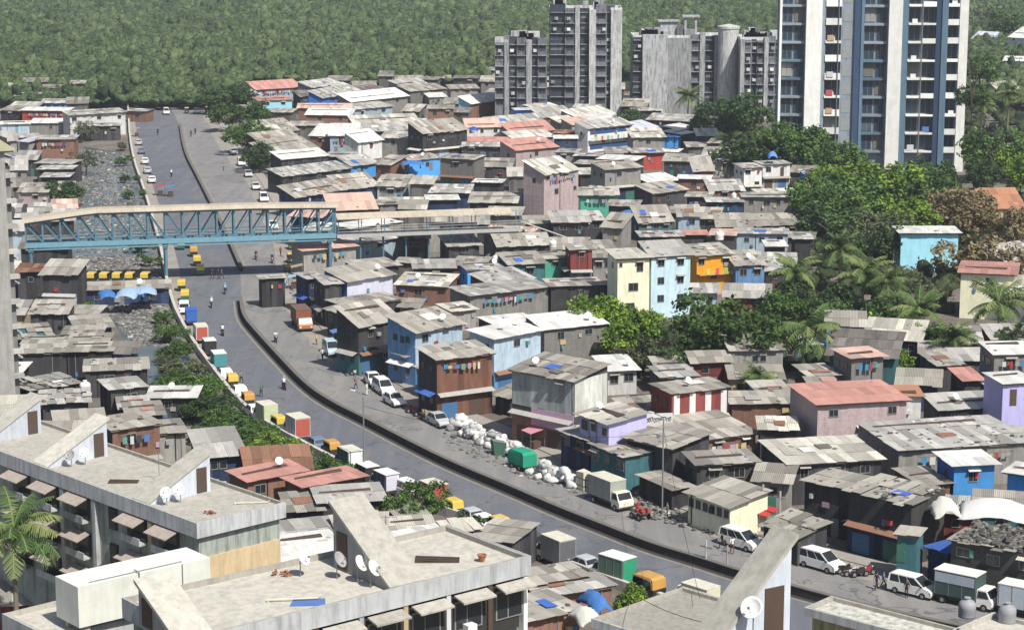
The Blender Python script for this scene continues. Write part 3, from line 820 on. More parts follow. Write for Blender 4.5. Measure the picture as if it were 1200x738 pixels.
def label_house(h):
    if h['key'] in SPECIAL: return SPECIAL[h['key']]
    if h['key']: pass
    x, y = (h['xl'] + h['xr']) / 2, (h['yl'] + h['yr']) / 2
    size = ('small ' if h['xr'] - h['xl'] < 27 else ('long ' if h['xr'] - h['xl'] > 75 else '')); tall = 'two-storey ' if h['H'] > 5.4 else ''
    base = f"{size}{tall}{WALL[h['wall']][1]} shack with {ROOFN[h['roof']]} roof"
    c = sorted((math.hypot((x - q[0]), (y - q[1]) * 1.6), k) for k, q in lmpos.items() if k != h['key'])
    for dist, k in c[:6]:
        qx, qy = lmpos[k]; dx, dy = x - qx, (y - qy) * 1.6
        rel = ('right of the ' if dx > 0 else 'left of the ') if abs(dx) > abs(dy) else ('in front of the ' if dy > 0 else 'behind the ')
        lab = f"{base}, {rel}{LMN[k]}"
        if len(lab.split()) > 16: lab = f"{base.replace(' shack', ' hut')}, {rel}{LMN[k]}"
        if lab not in USEDLAB and len(lab.split()) <= 16: USEDLAB[lab] = 1; return lab
    i = 1
    while True:
        lab = f"{ORD[i]}{base}, near the {LMN[c[0][1]]}"
        if lab not in USEDLAB: USEDLAB[lab] = 1; return lab
        i += 1
HOUSEOBJ = {}; roofpts = []
CLOTHS = [m_plain('rag_%d' % i, c_, .9, .1, 0, .25) for i, c_ in enumerate([(.55, .55, .53), (.10, .18, .40), (.35, .06, .07), (.5, .4, .2), (.06, .06, .07), (.12, .3, .25), (.4, .3, .4), (.3, .3, .3), (.05, .25, .45)])]
STRIPE = m_plain('white_sheet_panel', (.68, .68, .68), .6)
for h in houses:
    a, b, c, w, d, ang, pitch, sc_ = h['fit']; H = h['H']; rr = random.Random(int(h['xl'] * 31 + h['yl'] * 17))
    two = H > 5.4
    root = thing('house' if (two or h['key'] in ('bluehouse', 'bigpink', 'skyblue')) else 'shack', (c.x, c.y, 0), ang, label_house(h), 'house', 'closely packed houses of the settlement')
    wm = WALL[h['wall']][0]; mats = [wm] + ([WALL[h['side']][0]] if h['side'] else [])  # blue house, rust shack: darker left side colour stands in for shade
    over = .3 + rr.random() * .25
    if h['stripe']: mats = [WALL['mr'][0]]
    wb = wall_box(w, d, H, pitch, mats); wo_ = wb.build('wall', mats, root)
    if h['front']:      # patched upper storey skin
        m_ = MB(); m_.box(-w / 2, w / 2, -.06, -.005, H * .52, H - .1); m_.build('cladding', WALL['ps'][0], root)
        m_ = MB(); m_.box(-w * .18, w / 2, -.1, -.005, H * .28, H * .52); m_.build('painted_skirt', m_plain('pink_paint', (.55, .36, .48), .8), root)
        m_ = MB(); m_.box(w / 2 + .005, w / 2 + .06, .1, d - .1, H * .5, H - .05); m_.build('side_cladding', m_wall('wall_pale_side_sheet', (.62, .63, .58), 'sheet', .5), root)
    if h['stripe']:
        for i in range(4):
            x = -w / 2 + (i + .12) * w / 3.6
            if x + .9 < w / 2 + .2: m_ = MB(); m_.box(x, x + w * .105, -.05, -.005, H * .35, H - .25); m_.build('white_panel', STRIPE, root)
    rf = sheet_roof(w, d, H, pitch, rr, h['rag'], over, neat=h['roof'] in 'wrpeo' or bool(h['key'] in ('cream','powder'))); ro = rf.build('roof', ROOF[h['roof']], root)
    # fascia board at the front eave
    if rr.random() < .5 and not h['rag']:
        m_ = MB(); m_.box(-w / 2 - over * .8, w / 2 + over * .8, -over * .75, -over * .75 + .05, H - over * pitch - .2, H - over * pitch * .8 - .06); m_.build('fascia', m_plain('timber_grey', (.2, .17, .14), .9), root)
    vis = h['hv'] / sc_; nwin = h['win']
    if nwin:
        rows = 1
        if h['key'] == 'cream': spec = [(.18, .72, 1.0, 1.5), (.72 - .5, .45 - .04, 1.5, 1.2), (.2, .12, 1.2, 1.1)]; spec = [(.2, H - 2.1, .9, 1.3), (0, H - 5.0, 1.4, 1.1), (-.1, H - 8.0, 1.3, 1.1), (-.4, H - 1.3, .35, .5)]
        elif h['key'] == 'powder': spec = [(q, H - zz, .95, .95) for zz in (1.6, 4.3, 7.0) for q in (-.25, .25)]
        elif h['key'] == 'lowcream': spec = [(-.42 + i * .168, H - 1.35, .65, .8) for i in range(6)]
        else:
            spec = []
            for i in range(nwin):
                q = (i + .5) / nwin - .5 + rr.uniform(-.12, .12) / nwin
                ww = min(rr.uniform(.7, 1.25), w / nwin * .6); wh = rr.uniform(.65, 1.05)
                zt = H - rr.uniform(.5, .8) - wh
                if vis > 3.4 and i % 2: zt -= 2.5 if H > 5.2 else 0
                spec.append((q, max(.7, zt), ww, wh))
        for q, z_, ww, wh in spec:
            if z_ < .3: continue
            win(wo_, q * w, z_, ww, wh, 0)
            if rr.random() < .35:   # small sunshade over the window
                m_ = MB(); x = q * w; m_.hexa([(x - ww / 2 - .2, -.55, z_ + wh + .12), (x + ww / 2 + .2, -.55, z_ + wh + .12), (x + ww / 2 + .2, 0, z_ + wh + .28), (x - ww / 2 - .2, 0, z_ + wh + .28)], [(x - ww / 2 - .2, -.55, z_ + wh + .16), (x + ww / 2 + .2, -.55, z_ + wh + .16), (x + ww / 2 + .2, 0, z_ + wh + .32), (x - ww / 2 - .2, 0, z_ + wh + .32)])
                m_.build('awning', ROOF[rr.choice('ktwc')], root)
        if rr.random() < .5 or h['side']:   # a side window
            m_ = MB(); zz = H - 1.9; m_.box(-w / 2 - .03, -w / 2 + .02, d * .4, d * .4 + .8, zz, zz + .9); m_.build('side_window', GLASS, wo_)
        if h['key'] == 'redcream':
            for yy in (d * .2, d * .7):
                for zz in (H - 4.7, H - 1.9): m_ = MB(); m_.box(-w / 2 - .04, -w / 2 + .02, yy, yy + .9, zz, zz + 1); m_.build('side_window', GLASS, wo_)
    if h['key'] == 'bluehouse':
        m_ = MB(); m_.box(.15, .6, -.03, -.018, H - 1.55, H - .75); m_.build('curtain', m_plain('red_cloth', (.5, .06, .1)), root)
    if h['balc']:
        nb = 2 if h['key'] == 'whitebalcony' else 1; bm_ = WALL['wh'][0] if nb == 2 else m_plain('orange_slab', (.66, .33, .10), .8)
        for k in range(nb):
            bw_ = w * .98 / nb - .1; x0 = -w * .49 + k * w * .98 / nb; zb = H - 3.0
            m_ = MB(); m_.box(x0, x0 + bw_, -1.1, 0, zb - .15, zb); m_.box(x0, x0 + bw_, -1.1, -1.02, zb, zb + .75 if nb == 2 else zb + .28); bo = m_.build('balcony', bm_, root)
            for q in range(3):
                cm = m_plain('cloth_%d' % (q + k * 3), [(.6, .6, .1), (.6, .1, .12), (.2, .5, .2), (.15, .3, .55), (.65, .62, .55), (.5, .3, .4)][q + k * 3], .9)
                m_ = MB(); xx = x0 + bw_ * (.2 + .27 * q); m_.box(xx, xx + .55, -1.16, -1.12, zb - .05, zb + .95); m_.build('hanging_cloth', cm, bo)
        if nb == 2:
            m_ = MB(); m_.box(-w * .45, w * .45, -.03, -.005, H - 1.7, H - .5); m_.box(-w * .45, w * .45, -.03, -.005, H - 5.4, H - 4.1); m_.build('blue_window_band', m_plain('blue_glass', (.04, .1, .25), .3), root)
    if h['door'] or (vis > 2.2 and rr.random() < .25):
        x = rr.uniform(-.3, .3) * w; m_ = MB(); zb = max(0, H - 2.7) if h['door'] else 0; m_.box(x - .42, x + .42, -.04, .01, zb, zb + 1.95); do = m_.build('door', rr.choice(DOORC), wo_)
        m_ = MB(); m_.box(x + .28, x + .33, -.09, -.04, zb + .9, zb + 1.05); m_.build('handle', STEEL, do)
    if False:   # floor band / mid awning
        m_ = MB(); zz = H - 2.9; m_.hexa([(-w / 2, -.7, zz - .25), (w / 2, -.7, zz - .25), (w / 2, -.005, zz), (-w / 2, -.005, zz)], [(-w / 2, -.7, zz - .2), (w / 2, -.7, zz - .2), (w / 2, -.005, zz + .05), (-w / 2, -.005, zz + .05)]); m_.build('canopy', ROOF[rr.choice('tkd')], root)
    if h['key']: HOUSEOBJ[h['key']] = (root, h)
    if H > 5.4 and h['key'] not in ('cream', 'powder', 'orange', 'skyblue', 'whitebalcony', 'redcream', 'bluehouse', 'bigpink', 'market', 'tallpink', 'lilacright'):
        lk = rr.choice(['te', 'b3', 'nv', 'br', 'gr', 'lb', 'mr', 'ps', 'dk']); hz_ = H * rr.uniform(.38, .5)
        m_ = MB(); m_.box(-w / 2 - .003, w / 2 + .003, -.055, -.004, .02, hz_); m_.build('lower_cladding', WALL[lk if h['key'] != 'rustshack' else 'ru'][0], root)
        m_ = MB(); m_.box(-w / 2 - .06, -w / 2 - .004, 0, d, .02, hz_ * .9); m_.build('side_cladding', WALL[rr.choice(['ch', 'nv', 'dk', 'te', 'b3'])][0], root)
        for k in range(2):      # shop openings below, windows on the road side
            x = (-.28 + .5 * k) * w; m_ = MB(); m_.box(x - w * .14, x + w * .14, -.09, -.06, .1, min(2.1, hz_ - .4)); m_.build('shutter_door', rr.choice(DOORC), root)
            for zz in (H - 1.7, hz_ - 1.3):
                yy = d * (.2 + .45 * k); m_ = MB(); m_.box(-w / 2 - .1, -w / 2 - .062, yy, yy + .75, zz, zz + .8); m_.build('side_window', GLASS, root)
        x = -w / 2 - .062; y0_, y1_ = d * .05, d * .9; zz = hz_ + .1; m_ = MB(); b_ = [(x - .9, y0_, zz - .35), (x, y0_, zz), (x, y1_, zz), (x - .9, y1_, zz - .35)]; m_.hexa(b_, [(a1_, a2_, a3_ + .05) for a1_, a2_, a3_ in b_]); m_.build('side_awning', ROOF[rr.choice('tkuwb')], root)
        m_ = MB(); b_ = [(-w * .5, -.85, hz_ - .2), (w * .5, -.85, hz_ - .25), (w * .5, -.06, hz_ + .1), (-w * .5, -.06, hz_ + .12)]; m_.hexa(b_, [(a1_, a2_, a3_ + .05) for a1_, a2_, a3_ in b_]); m_.build('awning', ROOF[rr.choice('tkuc')], root)
    # clutter fixed to the front and the roof
    if h['key'] not in ('cream', 'powder', 'skyblue', 'bluehouse', 'bigpink') and w > 2.5:
        for k in range(rr.choice([0, 1, 1, 2, 3])):
            x = rr.uniform(-.45, .4) * w; z_ = rr.uniform(max(.6, H - 3.4), H - .9); ww, hh_ = rr.uniform(.3, .9), rr.uniform(.3, .8)
            kind = rr.random()
            if kind < .5: m_ = MB(); m_.box(x, x + ww, -.16, -.12, z_ - hh_ * .4, z_ + .4); m_.build('hanging_cloth', CLOTHS[rr.randrange(len(CLOTHS))], root)
            elif kind < .75: m_ = MB(); m_.box(x, x + .09, -.1, -.01, .2, H - .1); m_.build('drain_pipe', STEEL if rr.random() < .5 else BLACK, root)
            else: m_ = MB(); m_.box(x, x + ww * .8, -.4, -.01, z_ - .2, z_ + .25); m_.build('wall_box', CLOTHS[rr.randrange(len(CLOTHS))], root)
        for _k in range(rr.choice([0, 0, 1, 1, 2]) if h['roof'] in 'tkdcu' else 0):
            x = rr.uniform(-.35, .1) * w; y_ = rr.uniform(.1, .5) * d; a_x, a_y = rr.uniform(.8, 2.2), rr.uniform(.8, 2); m_ = MB()
            q_ = [(x, y_, H + y_ * pitch + .16), (x + a_x, y_ + rr.uniform(-.2, .2), H + y_ * pitch + .17), (x + a_x * 1.05, y_ + a_y, H + (y_ + a_y) * pitch + .17), (x + rr.uniform(-.2, .2), y_ + a_y, H + (y_ + a_y) * pitch + .18)]
            m_.hexa(q_, [(p_[0], p_[1], p_[2] + .03) for p_ in q_]); m_.build('roof_patch', ROOF[rr.choice('wwckkbeudrt')], root)
        if rr.random() < .4:
            m_ = MB(); y_ = rr.uniform(.2, .8) * d; zz = H + y_ * pitch + .15; x = -w * .45; m_.hexa([(x, y_, zz), (x + w * .8, y_ + rr.uniform(-.5, .5), zz), (x + w * .8, y_ + .6, zz + .1), (x, y_ + .14, zz)][:4], [(x, y_, zz + .1), (x + w * .8, y_ + .2, zz + .1), (x + w * .8, y_ + .35, zz + .1), (x, y_ + .14, zz + .1)]); m_.build('roof_beam', DARKDOOR, root)
    # where loose scrap lies on the roof
    M_ = Matrix.Translation(Vector((c.x, c.y, 0))) @ Matrix.Rotation(ang, 4, 'Z')
    nn = int(w * d * (rr.random() ** 2) * .55) if h['roof'] in 'tkdu' else int(w * d * .04)
    if h['rag']: nn = int(w * d * 2.0)
    for _ in range(nn):
        u, v = rr.uniform(-w / 2, w / 2), rr.uniform(0, d); p = M_ @ Vector((u, v, H + v * pitch + .07)); roofpts.append(tuple(p))
    h['M'] = M_
scatter_chunks('roof_scrap', roofpts, .07, .32, RUB, 'stones, planks and scrap weighing down the sheet roofs', 'scrap', .35, tints=(0, 1))
# ---------------------------------------------------------------- filler shacks where the photo shows packed roofs but no single one reads
GW, GH = 620, 400; cover = np.zeros((GH, GW), bool)      # photo px / 2
def raster(poly, arr=None, test=False):
    xs = [p[0] / 2 for p in poly]; ys = [p[1] / 2 for p in poly]
    x0, x1 = max(0, int(min(xs))), min(GW - 1, int(max(xs)) + 1); y0, y1 = max(0, int(min(ys))), min(GH - 1, int(max(ys)) + 1)
    if x1 <= x0 or y1 <= y0: return 0, 1
    X, Y = np.meshgrid(np.arange(x0, x1) + .5, np.arange(y0, y1) + .5); m = np.zeros(X.shape, bool); n = len(poly)
    for i in range(n):
        ax, ay, bx, by = xs[i], ys[i], xs[i - 1], ys[i - 1]
        if ay == by: continue
        c = ((ay > Y) != (by > Y)) & (X < (bx - ax) * (Y - ay) / (by - ay) + ax); m ^= c
    sub = cover[y0:y1, x0:x1]
    if test: return int((m & ~sub).sum()), max(1, int(m.sum()))
    sub |= m; return 0, 1
def hull(pts):
    pts = sorted(set((round(p[0], 2), round(p[1], 2)) for p in pts)); f = lambda o, a, b: (a[0] - o[0]) * (b[1] - o[1]) - (a[1] - o[1]) * (b[0] - o[0])
    L = []; U = []
    for p in pts:
        while len(L) > 1 and f(L[-2], L[-1], p) <= 0: L.pop()
        L.append(p)
    for p in reversed(pts):
        while len(U) > 1 and f(U[-2], U[-1], p) <= 0: U.pop()
        U.append(p)
    return L[:-1] + U[:-1]
def silhouette(c, w, d, ang, H, pitch):
    r = rect(c, w, d, ang); return hull([to_px((p.x, p.y, z)) for p, z in zip(r + r, [0] * 4 + [H, H, H + d * pitch, H + d * pitch])])
for h in houses:
    a, b, c, w, d, ang, pitch, sc_ = h['fit']; raster(silhouette(c, w, d, ang, h['H'], pitch))
FREG = [[(285, 120), (580, 100), (700, 110), (830, 180), (945, 215), (945, 300), (905, 345), (890, 372), (700, 372), (600, 380), (610, 470), (735, 470), (860, 450), (935, 430), (1000, 420), (1200, 430), (1200, 650), (1000, 630), (735, 558), (600, 500), (480, 450), (400, 400), (362, 370), (352, 300), (326, 245), (300, 200)],
        [(0, 112), (98, 118), (94, 300), (80, 345), (120, 380), (150, 410), (205, 520), (290, 570), (360, 590), (500, 640), (600, 665), (690, 700), (760, 745), (0, 760)]]
fregw = [[P(x, y, 0).xy for x, y in q] for q in FREG]
fill = []; rr = random.Random(77)
roadmask = np.zeros((GH, GW), bool); _c = cover; cover = roadmask; raster([to_px((q[0], q[1], 0)) for q in ROADPOLY]); cover = _c
def on_road(poly):
    global cover
    _s = cover; cover = roadmask; u, tot = raster(poly, test=True); cover = _s; return (tot - u) / tot
def try_fill(px, py, ang0, small=False):
    g0 = P(px, py, 0); w = rr.uniform(2.4, 5) if small else rr.uniform(4, 9); d = rr.uniform(2.2, 4.2) if small else rr.uniform(4, 6.5); ang = ang0 + rr.uniform(-.25, .25); pitch = rr.uniform(.08, .3)
    A = rect(g0, w, d, ang, .1)
    if any(inpoly(p, roadp) or inpoly(p, canp) for p in A): return
    for (B, g, f0, f1) in placed:
        if abs(B[0].y - A[0].y) < 30 and overlap(A, B) > 0: return
    H = rr.uniform(2.8, 4.4) if rr.random() < .8 else rr.uniform(4.4, 6)
    sc_ = F_PX / g0.y; xl = px - w * sc_ / 2; xr = px + w * sc_ / 2
    for g in houses:      # never hide what the photo shows of a house behind
        if g['fit'][2].y > g0.y and min(xr, g['xr']) - max(xl, g['xl']) > 3:
            yb = (g['yl'] + g['yr']) / 2 + g['hv'] * .85
            top = to_px((g0.x, g0.y + d, H + d * pitch))[1]
            if top < yb:
                need = (yb - top) / sc_; H -= need
                if H < 2.3: return
    s_ = silhouette(g0, w, d, ang, H, pitch); u, tot = raster(s_, test=True)
    if u / tot < .22 or u < 10 or on_road(s_) > .1: return
    placed.append((A, dict(xl=xl, xr=xr, yl=0, yr=0), g0.y, g0.y + d)); raster(s_)
    fill.append(dict(c=g0, w=w, d=d, ang=ang, H=H, pitch=pitch, area=u))
for ri, reg in enumerate(FREG):
    xs = [p[0] for p in reg]; ys = [p[1] for p in reg]
    for _ in range(9000 if ri == 0 else 4500):
        px, py = rr.uniform(min(xs), max(xs)), rr.uniform(min(ys), max(ys))
        if inpoly((px, py), reg):
            a0 = -.15 if (ri == 0 and py < 420) else (-.75 if (ri == 0 and px < 800) else (-.1 if ri == 0 else .12)); try_fill(px, py, a0)
for ri, reg in enumerate(FREG):
    xs = [p[0] for p in reg]; ys = [p[1] for p in reg]
    for _ in range(9000 if ri == 0 else 3500):
        px, py = rr.uniform(min(xs), max(xs)), rr.uniform(min(ys), max(ys))
        if inpoly((px, py), reg): try_fill(px, py, -.15 if (ri == 0 and py < 420) else (-.75 if (ri == 0 and px < 800) else (-.1 if ri == 0 else .12)), True)
print('fill', len(fill))
fill.sort(key=lambda f: -f['area'])
rest = MB(); rest_r = MB()
for i, f in enumerate(fill):
    c, w, d, ang, H, pitch = (f[k] for k in ('c', 'w', 'd', 'ang', 'H', 'pitch')); q = random.Random(i)
    wk = q.choice(['dk', 'dk', 'br', 'gr', 'bk', 'dk', 'lb', 'nv', 'mr', 'gr', 'te', 'b3', 'bk', 'ch', 'tn']); rk = q.choice('tttkkktdccwukp')
    if i < 78:
        x, y = to_px((c.x, c.y, H)); w2 = w * F_PX / c.y / 2
        hh = dict(key=None, xl=x - w2, xr=x + w2, yl=y, yr=y, roof=rk, wall=wk, H=H)
        root = thing('shack', (c.x, c.y, 0), ang, label_house(hh), 'house', 'closely packed houses of the settlement')
        wo_ = wall_box(w, d, H, pitch, [WALL[wk][0]]).build('wall', WALL[wk][0], root)
        sheet_roof(w, d, H, pitch, q, q.random() < .15, q.uniform(.3, .6)).build('roof', ROOF[rk], root)
        if H > 2.6:
            for k in range(q.choice([1, 2, 2])): win(wo_, (q.uniform(-.35, .0) + .35 * k) * w, H - 1.5, .7, .75)
            if q.random() < .5: m_ = MB(); xx = q.uniform(-.3, .3) * w; m_.box(xx - .4, xx + .4, -.04, .01, 0, 1.9); m_.build('door', q.choice(DOORC), wo_)
    else:
        M_ = Matrix.Translation(Vector((c.x, c.y, 0))) @ Matrix.Rotation(ang, 4, 'Z')
        t1 = wall_box(w, d, H, pitch, [0]); t2 = sheet_roof(w, d, H, pitch, q, False, .45)
        for src, dst, ti in ((t1, rest, q.uniform(.4, 1.6)), (t2, rest_r, q.uniform(.6, 1.3))):
            k = len(dst.v); dst.v += [tuple(M_ @ Vector(v)) for v in src.v]
            for fc, tt in zip(src.f, src.t): dst.f.append(tuple(k + z for z in fc)); dst.m.append(0); dst.t.append(ti * (tt if src is t2 else 1))
    M_ = Matrix.Translation(Vector((c.x, c.y, 0))) @ Matrix.Rotation(ang, 4, 'Z')
if rest.v:
    r_ = thing('shack_cluster', (0, 0, 0), 0, 'jumble of small half-hidden shacks filling the gaps between the bigger houses', 'shacks'); r_['kind'] = 'stuff'
    a = rest.build('wall', m_wall('wall_mixed', (.17, .16, .15), 'sheet', .4), r_); b = rest_r.build('roof', ROOF['t'], r_); a['kind'] = 'stuff'; b['kind'] = 'stuff'
# ---------------------------------------------------------------- footbridge
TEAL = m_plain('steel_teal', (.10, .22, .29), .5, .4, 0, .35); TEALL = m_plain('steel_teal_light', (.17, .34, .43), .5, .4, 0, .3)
TANR = m_roof('footbridge_roof_sheet', (.50, .44, .35), .08, .35)
A_, B_ = P(30, 292, 6.2), P(394, 280, 6.2); L_ = (B_ - A_).length; ang = math.atan2(B_.y - A_.y, B_.x - A_.x)
br = thing('footbridge', (A_.x, A_.y, 0), ang, 'long teal steel truss footbridge with tan roof crossing canal and road', 'bridge')
Z0, ZT, BW = 6.2, 11.6, 3.2
def ztop(x): return ZT - 1.3 * max(0, (11 - x) / 11) - .3 * max(0, (x - L_ + 14) / 14)
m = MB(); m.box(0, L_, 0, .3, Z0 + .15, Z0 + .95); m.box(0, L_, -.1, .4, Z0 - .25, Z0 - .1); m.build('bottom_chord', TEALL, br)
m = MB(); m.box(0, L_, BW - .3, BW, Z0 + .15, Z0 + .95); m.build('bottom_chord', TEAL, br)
m = MB(); m.box(.1, L_ - .1, .3, BW - .3, Z0, Z0 + .2); m.build('deck', CONC, br)
npan = 18; pw = L_ / npan
for side_, y in (('front', .15), ('rear', BW - .15)):
    m = MB()
    for i in range(npan): m.tube([(i * pw, y, ztop(i * pw)), ((i + 1) * pw, y, ztop((i + 1) * pw))], .24, 4)
    m.build('top_chord', TEAL, br)
    for i in range(npan + 1): m = MB(); m.tube([(min(L_ - .1, max(.1, i * pw)), y, Z0 + 1), (min(L_ - .1, max(.1, i * pw)), y, ztop(i * pw))], .19, 4); m.build('truss_post', TEAL, br)
    for i in range(npan):
        m = MB(); a, b = i * pw, (i + 1) * pw
        if i < 9: m.tube([(a, y, ztop(a)), (b, y, Z0 + 1)], .16, 4)
        else: m.tube([(a, y, Z0 + 1), (b, y, ztop(b))], .16, 4)
        m.build('truss_brace', TEAL, br)
m = MB(); n = 26
for i in range(n):
    a, b = -.4 + i * (L_ + .8) / n, -.4 + (i + 1) * (L_ + .8) / n; za, zb = ztop(a) + .25, ztop(b) + .25; m.tint = R.uniform(.9, 1.08)
    for (y0, y1, h0, h1) in ((-.6, .4, 0, .45), (.4, BW - .4, .45, .5), (BW - .4, BW + .6, .5, 0)):
        q = [(a, y0, za + h0), (b + .04, y0, zb + h0), (b + .04, y1, zb + h1), (a, y1, za + h1)]; m.hexa([(x, y, z - .06) for x, y, z in q], q)
m.build('roof', TANR, br)
for x in (.8, 22.4, L_ - 1):
    m = MB()
    for y in (.4, BW - .4): m.tube([(x, y, 0), (x, y, Z0)], .28, 10)
    m.box(x - .4, x + .4, 0, BW, Z0 - .6, Z0 - .1); m.build('pier', TEAL, br)
m = MB()
for z in (Z0 + 1.5, Z0 + 2.0):
    m.tube([(0, .4, z), (L_, .4, z)], .05, 4); m.tube([(0, BW - .4, z), (L_, BW - .4, z)], .05, 4)
m.build('handrail', TEALL, br)
# covered walkway on the right
C_, D_ = P(394, 276, 6.2), P(612, 268, 6.2); L2 = (D_ - C_).length; a2 = math.atan2(D_.y - C_.y, D_.x - C_.x)
wk = thing('covered_walkway', (C_.x, C_.y, 0), a2, 'raised walkway with long tan roof and railings right of the footbridge', 'walkway'); RAIL = m_plain('rail_pale', (.42, .42, .40), .6)
m = MB(); m.box(.15, L2, 0, 3, 5.9, 6.2); m.box(.15, L2, -.12, 0, 5.75, 6.3); m.build('deck', RAIL, wk)
m = MB()
for i in range(14):
    a, b = .1 + i * (L2 - 2) / 14, .1 + (i + 1) * (L2 - 2) / 14; m.tint = R.uniform(.9, 1.08)
    for (y0, y1, h0, h1) in ((-.8, 1.5, 0, .75), (1.5, 3.8, .75, 0)):
        q = [(a, y0, 9 + h0), (b + .04, y0, 9 + h0), (b + .04, y1, 9 + h1), (a, y1, 9 + h1)]; m.hexa([(x, y, z - .06) for x, y, z in q], q)
m.build('roof', TANR, wk)
for i in range(9):
    x = .4 + i * (L2 - .8) / 8; m = MB(); m.tube([(x, .05, 6.2), (x, .05, 8.98)], .07, 6); m.tube([(x, 2.95, 6.2), (x, 2.95, 8.98)], .07, 6); m.tube([(x, 1.5, 0), (x, 1.5, 5.9)], .18, 8); m.build('post', TEAL, wk)
m = MB()
for z in (6.7, 7.2, 7.6): m.box(.2, L2, .02, .09, z, z + .07)
m.build('railing', RAIL, wk)
E_, F_ = P(615, 268, 6.2), P(678, 290, 2.4); L3 = (F_ - E_).xy.length; a3 = math.atan2(F_.y - E_.y, F_.x - E_.x)
st = thing('staircase', (E_.x, E_.y, 0), a3, 'pale concrete stair descending from the right end of the walkway', 'stairs'); m = MB(); ns = 18
for i in range(ns): z = 6.2 - 3.8 * (i + 1) / ns; m.box(i * L3 / ns, (i + 1) * L3 / ns - .002, 0, 2.2, z - .35, z)
m.build('steps', CONC, st); m = MB(); m.tube([(0, 0, 7.2), (L3, 0, 3.4)], .09, 6); m.tube([(0, 2.2, 7.2), (L3, 2.2, 3.4)], .09, 6)
for i in range(6): x = i * L3 / 5; z = 6.2 - 3.8 * i / 5; m.tube([(x, 0, z - .3), (x, 0, z + 1)], .05, 6)
m.build('handrail', RAIL, st); m = MB(); m.box(.1, .5, .8, 1.4, 0, 5.8); m.box(L3 - .5, L3 - .1, .8, 1.4, 0, 2.1); m.build('pier', CONC, st)
# ---------------------------------------------------------------- blue and white tower
D0 = P(1023, 200, 0); TW = thing('apartment_tower', (D0.x - 22.2, D0.y + 1.2, 0), -.06, 'tall blue and white apartment tower rising above the trees at upper right', 'tower')
TBL = m_wall('tower_blue', (.11, .18, .25), 'plaster', .25); TBD = m_wall('tower_deep_blue', (.035, .065, .12), 'plaster', .2); TGR = m_wall('tower_grey_blue', (.24, .29, .34), 'plaster', .35); TWH = m_wall('tower_white', (.80, .81, .77), 'plaster', .22)
TW.scale = (1.387, 1.387, 1.387); HT_ = 44; m = MB(); m.box(.3, 30.4, 1.2, 11, 0, HT_); m.build('core', TGR, TW)
for x0, x1, y, mm in ((4.3, 6.9, -.6, TWH), (6.92, 7.5, -.3, TGR), (10.1, 12.2, .1, TGR), (12.22, 13.3, -.3, TBD), (13.32, 13.8, -.45, TBL), (17.8, 20, -.6, TWH), (20.02, 21, -.4, TBL), (25.5, 26.4, -.6, TBD), (26.42, 27.4, -.8, TBL), (29.3, 30.7, -.6, TWH), (0, .35, -.2, TWH)):
    m = MB(); m.box(x0, x1, y, 1.19, 0, HT_); m.build('facade_column', mm, TW)
TGL = m_plain('tower_glass', (.03, .055, .085), .2, .5, 0, .5); nwn = 0; TG2 = [m_plain('curtain_a', (.16, .15, .13), .8), m_plain('curtain_b', (.07, .1, .14), .6), m_plain('curtain_c', (.3, .3, .28), .8)]
for fl in range(0, 14):
    z = fl * 3.0 + .35; rr_ = random.Random(fl)
    m = MB(); m.box(.36, 4.28, .35, 1.19, z - .38, z + .0); m.box(13.82, 17.78, .35, 1.19, z - .4, z); m.build('floor_band', TGR if rr_.random() < .6 else TBL, TW)
    m = MB(); m.box(7.52, 10.08, -.5, 1.19, z - .25, z + .05); m.box(21.02, 23.2, -.55, 1.19, z - .22, z + .05); m.box(23.3, 25.48, -.55, 1.19, z - .22, z + .05); m.box(27.42, 29.28, -.5, 1.19, z - .22, z + .05)
    m.box(27.42, 29.28, -.5, -.42, z + .05, z + (.75 if fl % 3 else .3)); m.box(7.52, 10.08, -.5, -.42, z + .05, z + (.85 if fl % 3 != 1 else .2)); m.box(23.3, 25.48, -.55, -.47, z + .05, z + (.6 if rr_.random() < .4 else .12)); m.build('balcony', TWH, TW)
    for x0, x1 in ((.5, 2.2), (2.45, 4.15), (7.7, 9.9), (14.0, 15.7), (15.95, 17.6), (21.2, 23.1), (23.5, 25.3), (27.6, 29.1)):
        if fl < 1 or nwn >= 100: continue
        nwn += 1; m = MB(); m.box(x0, x1, 1.1, 1.19, z + .15, z + 2.5); f_ = m.build('window', FRAME, TW)
        m = MB(); xm = (x0 + x1) / 2; m.box(x0 + .08, xm - .05, 1.06, 1.095, z + .22, z + 2.43); m.box(xm + .05, x1 - .08, 1.06, 1.095, z + .22, z + 2.43); m.build('pane', TGL if rr_.random() < .7 else TG2[rr_.randrange(3)], f_)
    m = MB(); m.box(10.35, 11.95, .06, .095, z + .3, z + 2.3); m.build('wall_panel', m_plain('tower_panel', (.30, .32, .33), .8, .2, 0, .3), TW)
    if rr_.random() < .75: m = MB(); x = rr_.choice([8.2, 21.6, 24.0, 28]); m.box(x, x + .85, -.4, .1, z + .1, z + .75); m.build('air_conditioner', WHITE, TW)
    if rr_.random() < .7: m = MB(); x = rr_.choice([7.8, 21.4, 23.8]); m.box(x, x + 1.1, -.62, -.58, z + .2, z + 1.1); m.build('hanging_laundry', m_plain('laundry_%d' % (fl % 4), [(.5, .1, .12), (.6, .6, .62), (.1, .2, .45), (.5, .35, .2)][fl % 4], .9), TW)
m = MB(); m.tube([(23.25, -.62, 0), (23.25, -.62, HT_)], .09, 6); m.tube([(9.6, -.65, 0), (9.6, -.65, HT_)], .07, 6); m.build('drain_pipe', STEEL, TW)
